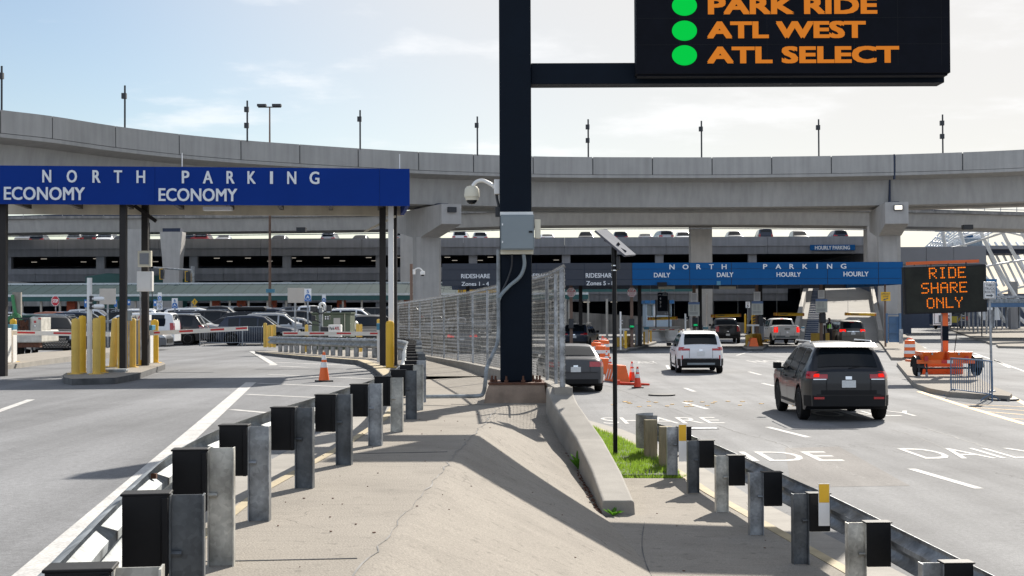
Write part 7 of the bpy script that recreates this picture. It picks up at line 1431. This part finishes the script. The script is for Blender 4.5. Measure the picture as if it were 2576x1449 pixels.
# barrels, water barriers and cones
def barrel(px, yb, h, label, z=0., group='orange and white drums', mt='safety_orange'):
    p = G(px, yb, z); t = thing('traffic_drum', label, 'traffic drum', p, 0, group); r = h * .27; R_ = lambda k: r * (1.08 - .16 * k)
    MB().lathe([(r * 1.35, 0), (r * 1.3, .05 * h), (r * 1.1, .06 * h)], (0, 0, 0), 18).build('base', 'rubber', t, local=True)
    MB().lathe([(R_(0), .05 * h)] + [(R_(k), h * (.05 + .85 * k)) for k in (.2, .4, .6, .8, 1)] + [(r * .7, h * .92), (.001, h * .93)], (0, 0, 0), 20).build('body', mt, t, local=True, smooth=True)
    for a, b in ((.22, .40), (.60, .78)): MB().lathe([(R_(a) + .006, h * (.05 + .85 * a)), (R_(b) + .006, h * (.05 + .85 * b))], (0, 0, 0), 20).build('white_band', 'reflective_white', t, local=True, smooth=True)
    MB().tube(smoothpath([(-r * .5, 0, h * .91), (-r * .4, 0, h), (r * .4, 0, h), (r * .5, 0, h * .91)], 3), .02, 6).build('handle', mt, t, local=True); return t
barrel(2289, 901.5, .98, 'orange and white drum standing on the kerb nose left of the sign trailer', .15); barrel(1511, 919, 1.0, 'nearest orange and white drum beside the dark grey sedan'); barrel(1500, 906, 1.0, 'orange and white drum half hidden behind the nearest one'); barrel(1520, 900, 1.05, 'orange and white drum, farthest of the trio by the solar pole')
barrel(1517, 826, .95, 'distant orange and white drum in front of the stained ramp wall', .0, mt='cone_red'); barrel(1422, 826, 1.0, 'distant drum just right of the chain-link fence end', .0, mt='cone_red')
def water_barrier(px, yb, w_, l_, h, rz, label):
    p = G(px, yb); t = thing('water_barrier', label, 'barrier', p, rz); m = MB()
    m.add([(-w_ / 2, 0, 0), (w_ / 2, 0, 0), (w_ / 2, l_, 0), (-w_ / 2, l_, 0), (-w_ * .25, .08, h), (w_ * .25, .08, h), (w_ * .25, l_ - .08, h), (-w_ * .25, l_ - .08, h)], [(0, 3, 2, 1), (4, 5, 6, 7), (0, 1, 5, 4), (1, 2, 6, 5), (2, 3, 7, 6), (3, 0, 4, 7)]); m.build('body', 'safety_orange', t, local=True, bevel=.03)
    for k in range(4): y = l_ * (.15 + k * .22); MB().add([(-w_ / 2 - .004, y, .08), (-w_ * .27 - .004, y + .02, h * .85), (-w_ * .27 - .004, y + .1, h * .85), (-w_ / 2 - .004, y + .1, .08)], [(0, 1, 2, 3)]).build('white_stripe', 'reflective_white', t, local=True)
water_barrier(1568, 962, .52, 1.6, .60, R(12), 'orange plastic water barrier nearest the solar pole'); water_barrier(1526, 941, .52, 1.6, .62, R(10), 'orange plastic water barrier farther back beside the sedan'); water_barrier(1897, 877, .72, .8, .72, 0, 'faded red orange barrier in front of the yellow pads at the black pickup')
cone(1604, 976, .70, 'red cone nearest the camera of the pair by the orange barriers', 0, 'cone_red'); cone(1590, 960, .72, 'red cone second of the pair by the orange barriers', 0, 'cone_red'); cone(1535, 944, .72, 'red cone between the two orange water barriers', 0, 'cone_red'); cone(1526, 921, .7, 'small cone top behind the nearest orange drum', 0, 'cone_red'); cone(1516, 893, 1.1, 'tall narrow orange cone behind the drums', 0, 'cone_red')
for px, w_ in ((1451.5, 'near the dark canopy post left of the solar pole'), (1507, 'left of the distant drum'), (1562, 'right of the distant drum beside the twin camera pole'), (1608, 'just left of the booth')): cone(px, 817.5, .75, 'small distant orange cone ' + w_, .15, 'safety_orange', two=True)
ft = thing('fallen_tube', 'red delineator tube lying flat between the red cones', 'delineator', G(1592, 971)); a, b = G(1556, 968), G(1633, 971); MB().tube([a + Vector((0, 0, .05)), b + Vector((0, 0, .05))], [.06, .035], 8).build('tube', 'cone_red', ft); MB().cbox(a + Vector((0, 0, .08)), (.08, .2, .16)).build('foot', 'cone_red', ft)
m = MB()
for px in (1422.5, 1527): p = P(px, 815, 122); tag(MB().tube([(p.x, 122, -.1), (p.x, 122, P(px, 752, 122).z)], .10, 8).build('pale_pole', 'post_cream', origin=(p.x, 122, 0)), 'slim pale pole ' + ('right of the chain-link fence end' if px < 1500 else 'left of the solar pole before the ramp wall'), 'pole')
yb_ = thing('yellow_beam', 'yellow beam with black end stripes behind the fence under the RIDESHARE fascia', 'clearance bar', P(1230, 730, 110)); PB(MB(), 1152, 725, 1320, 736, 110, 110.3).build('beam', 'sign_yellow', yb_)
for k in range(3): PB(MB(), 1154 + k * 4, 725, 1155.8 + k * 4, 736, 109.97, 110.31).build('stripe', 'ink', yb_)
# pier side things
t, o = sign_post('yellow LIMO/AVI LANE sign on a brown post at the right pier', (2216, 734.6, 2240, 757), 92.5, 2228, 'sign_yellow', .07, z0=.15, post='brown_post', ext=-30); stext('LIMO/AVI', t, 2218, 737, 2238, 741.5, 92.47, 'ink', .0); stext('LANE', t, 2222, 743.2, 2235, 747.5, 92.47, 'ink', .0)
def arrow(par, p, q, th, Y, mt='ink'):
    a, b = P(*p, Y), P(*q, Y); d = (b - a); d.y = 0; L_ = d.length; d.normalize(); n_ = Vector((-d.z, 0, d.x)); k = th * Y / F
    MB().add([a + n_ * k, a - n_ * k, b - d * k * 4 - n_ * k, b - d * k * 4 - n_ * k * 2.6, b, b - d * k * 4 + n_ * k * 2.6, b - d * k * 4 + n_ * k], [tuple(reversed(range(7)))] if d.x < 0 and False else [tuple(range(7))]).build('arrow', mt, par)
arrow(t, (2234, 750.5), (2221.5, 754.5), 1.0, 92.47)
bg_ = thing('metal_gate', 'blue grey metal gate panels folded against the right bridge pier', 'gate', P(2250, 863, 88))
for px, w_ in ((2229, 5), (2262, 6)): PB(MB(), px, 788, px + w_, 863, 88, 88.15).build('post', 'barricade_blue', bg_)
PB(MB(), 2236, 796, 2262, 861, 88.3, 88.4).build('panel', 'barricade_blue', bg_); [PB(MB(), 2230, y, 2266, y + 1.6, 88.05, 88.2).build('rail', 'barricade_blue', bg_) for y in (790, 812, 836)]
PB(MB(), 2262, 828, 2272, 864, 86, 86.05).build('barrier_panel', 'fence_steel', bg_)
sl_ = thing('speed_sign', 'white 15 speed sign behind the mast of the sign trailer', 'sign', (P(2370, 800, 56).x, 56, 0)); MB().tube([(P(2372, 0, 56.1).x, 56.1, .1), (P(2372, 0, 56.1).x, 56.1, P(2370, 775, 56).z)], .03, 6).build('post', 'galvanised', sl_); PB(MB(), 2347, 770, 2394, 818, 56, 56.03).build('panel', 'white_sign', sl_, bevel=.02)
for r_ in ((2350, 773, 2391, 774.4), (2350, 813.6, 2391, 815), (2350, 774, 2351.4, 814), (2389.6, 774, 2391, 814)): PB(MB(), *r_, 55.975, 55.985).build('border', 'ink', sl_)
stext('1', sl_, 2362, 793, 2368, 811, 55.97, 'ink', .04); stext('5', sl_, 2379, 793, 2389, 811, 55.97, 'ink', .04)
th = thing('route_sign', 'white THRU TRUCK ROUTE sign on a perforated post at the far right kerb', 'sign', (P(2497, 998, 41).x, 41, .15)); x = P(2497, 998, 41).x; xt = P(2489, 712, 41).x
MB().bar((x, 41.03, .1), (xt, 41.03, P(2489, 708, 41).z), .055, .055).build('post', 'galvanised', th); MB().cbox((x, 41.03, .17), (.16, .16, .04)).build('base_plate', 'galvanised', th)
PB(MB(), 2474.5, 709, 2505, 752, 40.96, 40.98).build('panel', 'white_sign', th, bevel=.006)
for r_ in ((2476, 710.3, 2503.5, 711.3), (2476, 749.7, 2503.5, 750.7), (2476, 711, 2477, 750), (2502.5, 711, 2503.5, 750)): PB(MB(), *r_, 40.945, 40.955).build('border', 'ink', th)
for s_, a, b, y in (('THRU', 2480, 2500, 717.5), ('TRUCK', 2478, 2502, 726), ('ROUTE', 2478, 2502, 734.5)): stext(s_, th, a, y - 3.2, b, y + 3.2, 40.94, 'ink', .012)
arrow(th, (2481, 743.5), (2499, 743.5), 1.6, 40.94)
crowd(G(2393, 995.5), G(2496, 1010), 1.1, 'blue steel crowd barrier standing in front of the sign trailer', 'barricade_blue', 18, feet=True)
# message sign trailer
mt_ = thing('message_trailer', 'orange sign trailer with an LED board reading RIDE SHARE ONLY', 'sign trailer', P(2382, 948, 51)); Y = 51.0
def TB(nm, r_, Ya, Yb, m_, **k): return PB(MB(), *r_, Ya, Yb).build(nm, m_, mt_, **k)
TB('mast', (2372, 786, 2386, 908), Y - .1, Y + .12, 'trailer_orange'); TB('mast_band', (2371.5, 820, 2386.5, 857), Y - .12, Y + .14, 'sign_navy'); TB('mast_edge', (2369.5, 790, 2372, 905), Y - .05, Y + .1, 'fence_steel')
for r_ in ((2322, 885, 2371, 908), (2389, 885, 2441, 908)):
    m = MB(); a, b = P(r_[0], r_[1], Y - .5), P(r_[2], r_[3], Y - .5); m.add([(a.x, Y - .5, b.z), (b.x, Y - .5, b.z), (b.x, Y + .3, b.z), (a.x, Y + .3, b.z), (a.x - .06, Y - .62, a.z), (b.x + .06, Y - .62, a.z), (b.x + .06, Y + .36, a.z), (a.x - .06, Y + .36, a.z)], [(0, 3, 2, 1), (4, 5, 6, 7), (0, 1, 5, 4), (1, 2, 6, 5), (2, 3, 7, 6), (3, 0, 4, 7)]); m.build('battery_box', 'trailer_orange', mt_, bevel=.015)
    PB(MB(), r_[0] + 22, r_[1] + 1, r_[0] + 25, r_[1] + 8, Y - .66, Y - .6).build('latch', 'galvanised', mt_)
TB('frame', (2309, 905.5, 2454, 914.5), Y - .55, Y - .4, 'trailer_orange'); TB('frame', (2316, 908, 2322, 914), Y - .4, Y + 1.6, 'trailer_orange'); TB('frame', (2441, 908, 2447, 914), Y - .4, Y + 1.6, 'trailer_orange'); TB('reflector', (2369, 906, 2383, 914), Y - .57, Y - .555, 'arm_red'); TB('reflector', (2383, 906, 2398, 914), Y - .57, Y - .555, 'reflective_white')
TB('axle', (2316, 924, 2446, 928), Y - .1, Y + .05, 'lamp_black')
for px in (2308, 2456):
    p = P(px, 931, Y + .0); w_ = MB().lathe([(.18, -.11), (.30, -.11), (.33, -.06), (.33, .06), (.30, .11), (.18, .11)], (p.x, Y, .15 + .33), 20, axis='x').build('wheel', 'tyre', mt_, smooth=True); MB().lathe([(.001, -.06), (.18, -.05)], (p.x, Y, .48), 16, axis='x').build('rim', 'fence_steel', w_)
    m = MB(); m.grid(lambda i, j: (p.x + (j - .5) * .27, Y + .44 * math.cos(i * .285), .46 + .42 * math.sin(i * .285)), 12, 2); m.build('mudguard', 'lamp_black', mt_, smooth=True)
for px in (2312, 2331, 2437, 2452): a = P(px, 914, Y - .45); MB().tube([a, (a.x, a.y, .16)], .035, 8).build('stand', 'lamp_black', mt_); MB().tube([(a.x, a.y, .16), (a.x, a.y, .3)], .045, 8).build('stand_foot', 'fence_steel', mt_)
for px in (2330, 2432): TB('tail_lamp', (px - 4, 896, px + 5, 908), Y - .68, Y - .63, 'lens_red')
pipe('cable', 'black cable hanging from the LED board to the orange trailer', [P(2412, 790, Y - .2), P(2408, 830, Y - .3), P(2403, 870, Y - .3), P(2399, 905, Y - .3)], .014, 'black_paint', 'cable')
bq = [P(2272, 672.5, Y - .35), P(2479, 666, Y - .15), P(2483, 786, Y - .15), P(2277, 791, Y - .35)]; ux = (bq[1] - bq[0]).normalized(); uz = (bq[0] - bq[3]); uz = (uz - ux * uz.dot(ux)).normalized(); nb_ = ux.cross(uz); W_, H_ = (bq[1] - bq[0]).length, (bq[0] - bq[3]).length
def bp3(u, v, d=0.): return bq[3] + ux * (u * W_) + uz * (v * H_) + nb_ * d
m = MB(); m.add([bp3(u, v, d) for d in (0, -.2) for u, v in ((0, 0), (1, 0), (1, 1), (0, 1))], [(0, 1, 2, 3), (7, 6, 5, 4), (0, 4, 5, 1), (1, 5, 6, 2), (2, 6, 7, 3), (3, 7, 4, 0)]); lb_ = m.build('led_board', 'black_paint', mt_)
m = MB(); m.grid(lambda i, j: bp3(.02 + .96 * i / 16, .03 + .94 * j / 10, .006), 17, 11); m.build('screen', 'message_panel', lb_)
FONT = dict(R='1111010001100011111010100100101000 1'.replace(' ', ''), I='01110001000010000100001000010001110', D='11110100011000110001100011000111110', E='11111100001000011110100001000011111', S='01111100001000001110000010000111110', H='10001100011000111111100011000110001', A='01110100011000111111100011000110001', O='01110100011000110001100011000101110', N='10001110011010110011100011000110001', L='10000100001000010000100001000011111', Y='10001100010101000100001000010000100')
FONT['R'] = '11110100011000111110101001001010001'
def led(word, x0, x1, y0, y1):
    n = len(word) * 6 - 1; m = MB()
    for k, chh in enumerate(word):
        for i in range(35):
            if FONT[chh][i] == '1':
                c_, r_ = k * 6 + i % 5, i // 5; u = lerp(x0, x1, (c_ + .10) / n); u1 = lerp(x0, x1, (c_ + .80) / n); v = lerp(y1, y0, (r_ + .12) / 7); v1 = lerp(y1, y0, (r_ + .84) / 7); m.add([bp3(u, v1, .012), bp3(u1, v1, .012), bp3(u1, v, .012), bp3(u, v, .012)], [(0, 1, 2, 3)])
    m.build('lettering', 'led_orange', lb_)
led('RIDE', .305, .755, .735, .985 - .01); led('SHARE', .205, .765, .425, .655); led('ONLY', .265, .705, .105, .335)
m = MB(); m.bar(P(2283, 663, Y + .1), P(2458, 657, Y + .3), .35, .11); m.build('solar_frame', 'trailer_orange', mt_); m = MB()
for px in (2300, 2342, 2385, 2430): m.bar(P(px, 668, Y), P(px, 660, Y + .1), .04, .04)
m.build('hinge_arm', 'lamp_black', mt_)
wb_ = thing('water_barrier', 'low orange plastic barrier lying behind the sign trailer', 'barrier', P(2372, 946, 52.4)); PB(MB(), 2320, 914, 2424, 944, 52.4, 52.9).build('body', 'safety_orange', wb_, bevel=.05)
for px in (2335, 2385, 2405): PB(MB(), px, 918, px + 8, 938, 52.37, 52.4).build('recess', 'trailer_orange', wb_)
m = MB(); m.tube([P(2313, 958, 48.8), P(2350, 956, 48.9), P(2400, 957, 48.9), P(2452, 953, 49.2)], .014, 5); tag(m.build('chain', 'galvanised', origin=P(2380, 957, 48.9)), 'steel chain lying on the pavement in front of the sign trailer', 'chain')

# ---------------------------------------------------------------- attendant in a hi-vis vest
def skin_mesh(name, verts, edges, radii, mt, parent, lvl=2):
    me = bpy.data.meshes.new('tmp'); me.from_pydata(verts, edges, []); o = bpy.data.objects.new('tmp', me); COL.objects.link(o)
    s_ = o.modifiers.new('s', 'SKIN'); s_.use_smooth_shade = True
    for i, r in enumerate(radii): me.skin_vertices[0].data[i].radius = r if isinstance(r, tuple) else (r, r)
    me.skin_vertices[0].data[0].use_root = True
    d = o.modifiers.new('d', 'SUBSURF'); d.levels = lvl; d.render_levels = lvl
    bpy.context.view_layer.update(); ne = bpy.data.meshes.new_from_object(o.evaluated_get(bpy.context.evaluated_depsgraph_get())); bpy.data.objects.remove(o)
    ne.name = name; ne.materials.clear()
    for q in (mt if isinstance(mt, list) else [mt]): ne.materials.append(M(q))
    for p in ne.polygons: p.use_smooth = True; p.material_index = 0
    ob = bpy.data.objects.new(name, ne); COL.objects.link(ob); ob.parent = parent; return ob
pp_ = P(2087, 865, 102.5); pn = thing('person', 'person in dark clothes and a bright green vest reaching toward the minivan', 'person', (pp_.x, 102.5, .15), R(20))
V_ = [(0, 0, .96), (0, 0, 1.12), (0, .01, 1.30), (0, .01, 1.46), (0, .0, 1.55), (0, -.01, 1.63), (0, -.02, 1.71), (0, -.01, 1.79),
      (-.10, 0, .90), (-.11, -.03, .50), (-.12, .0, .09), (-.12, -.13, .04), (.10, 0, .90), (.11, -.01, .50), (.13, .03, .09), (.13, -.10, .04),
      (-.20, .01, 1.43), (-.25, .0, 1.16), (-.24, -.08, .92), (-.24, -.10, .85), (.20, .01, 1.43), (.31, -.08, 1.19), (.46, -.22, 1.06), (.52, -.26, 1.04)]
E_ = [(0, 1), (1, 2), (2, 3), (3, 4), (4, 5), (5, 6), (6, 7), (0, 8), (8, 9), (9, 10), (10, 11), (0, 12), (12, 13), (13, 14), (14, 15), (3, 16), (16, 17), (17, 18), (18, 19), (3, 20), (20, 21), (21, 22), (22, 23)]
R_ = [(.17, .12), (.155, .11), (.175, .12), (.15, .10), (.058, .058), (.085, .095), (.09, .10), (.06, .07), (.095, .1), (.066, .07), (.048, .052), (.035, .045), (.095, .1), (.066, .07), (.048, .052), (.035, .045), (.07, .07), (.05, .05), (.035, .035), (.04, .022), (.07, .07), (.05, .05), (.035, .035), (.04, .022)]
for hx, hy, hz, dx, dy, dz in ((-.24, -.10, .85, 0, -.25, -1), (.52, -.26, 1.04, .8, -.55, -.2)):
    d_ = Vector((dx, dy, dz)).normalized(); sd_ = d_.cross(Vector((0, 0, 1)) if abs(d_.z) < .8 else Vector((1, 0, 0))).normalized(); root_i = 19 if hx < 0 else 23
    for k, (of, ln) in enumerate(((-.030, .072), (-.010, .082), (.010, .078), (.030, .062))):
        b0 = Vector((hx, hy, hz)) + sd_ * of + d_ * .035; n0 = len(V_); V_ += [tuple(b0), tuple(b0 + d_ * ln * .55), tuple(b0 + d_ * ln + Vector((0, .012, -.012)))]; E_ += [(root_i, n0), (n0, n0 + 1), (n0 + 1, n0 + 2)]; R_ += [.010, .009, .008]
    b0 = Vector((hx, hy, hz)) + sd_ * .042; n0 = len(V_); V_ += [tuple(b0), tuple(b0 + sd_ * .022 + d_ * .045)]; E_ += [(root_i, n0), (n0, n0 + 1)]; R_ += [.011, .009]
bd = skin_mesh('body', V_, E_, R_, ['cloth_dark', 'skin'], pn)
for p in bd.data.polygons:
    c = p.center
    if c.z > 1.53 or (abs(c.x) > .2 and c.z < .90 and c.z > .7) or c.x > .47: p.material_index = 1
skin_mesh('vest', [(0, .005, 1.00), (0, .005, 1.14), (0, .01, 1.30), (0, .012, 1.44)], [(0, 1), (1, 2), (2, 3)], [(.185, .135), (.17, .125), (.195, .14), (.16, .115)], 'vest', pn)
m = MB()
for a in (.09, -.09): m.cbox((a, -.137, 1.24), (.035, .012, .40))
m.cbox((0, -.145, 1.10), (.33, .012, .045)); m.build('reflective_strip', 'reflective_white', pn, local=True)
skin_mesh('hair', [(0, .03, 1.72), (0, .02, 1.78), (0, .0, 1.82)], [(0, 1), (1, 2)], [(.105, .09), (.12, .115), (.09, .09)], 'hair', pn)
m = MB()
for sx in (-1, 1): m.lathe([(.001, .01), (.011, 0), (.001, -.01)], (sx * .035, -.112, 1.70), 8)
m.build('eyes', 'hair', pn, local=True)
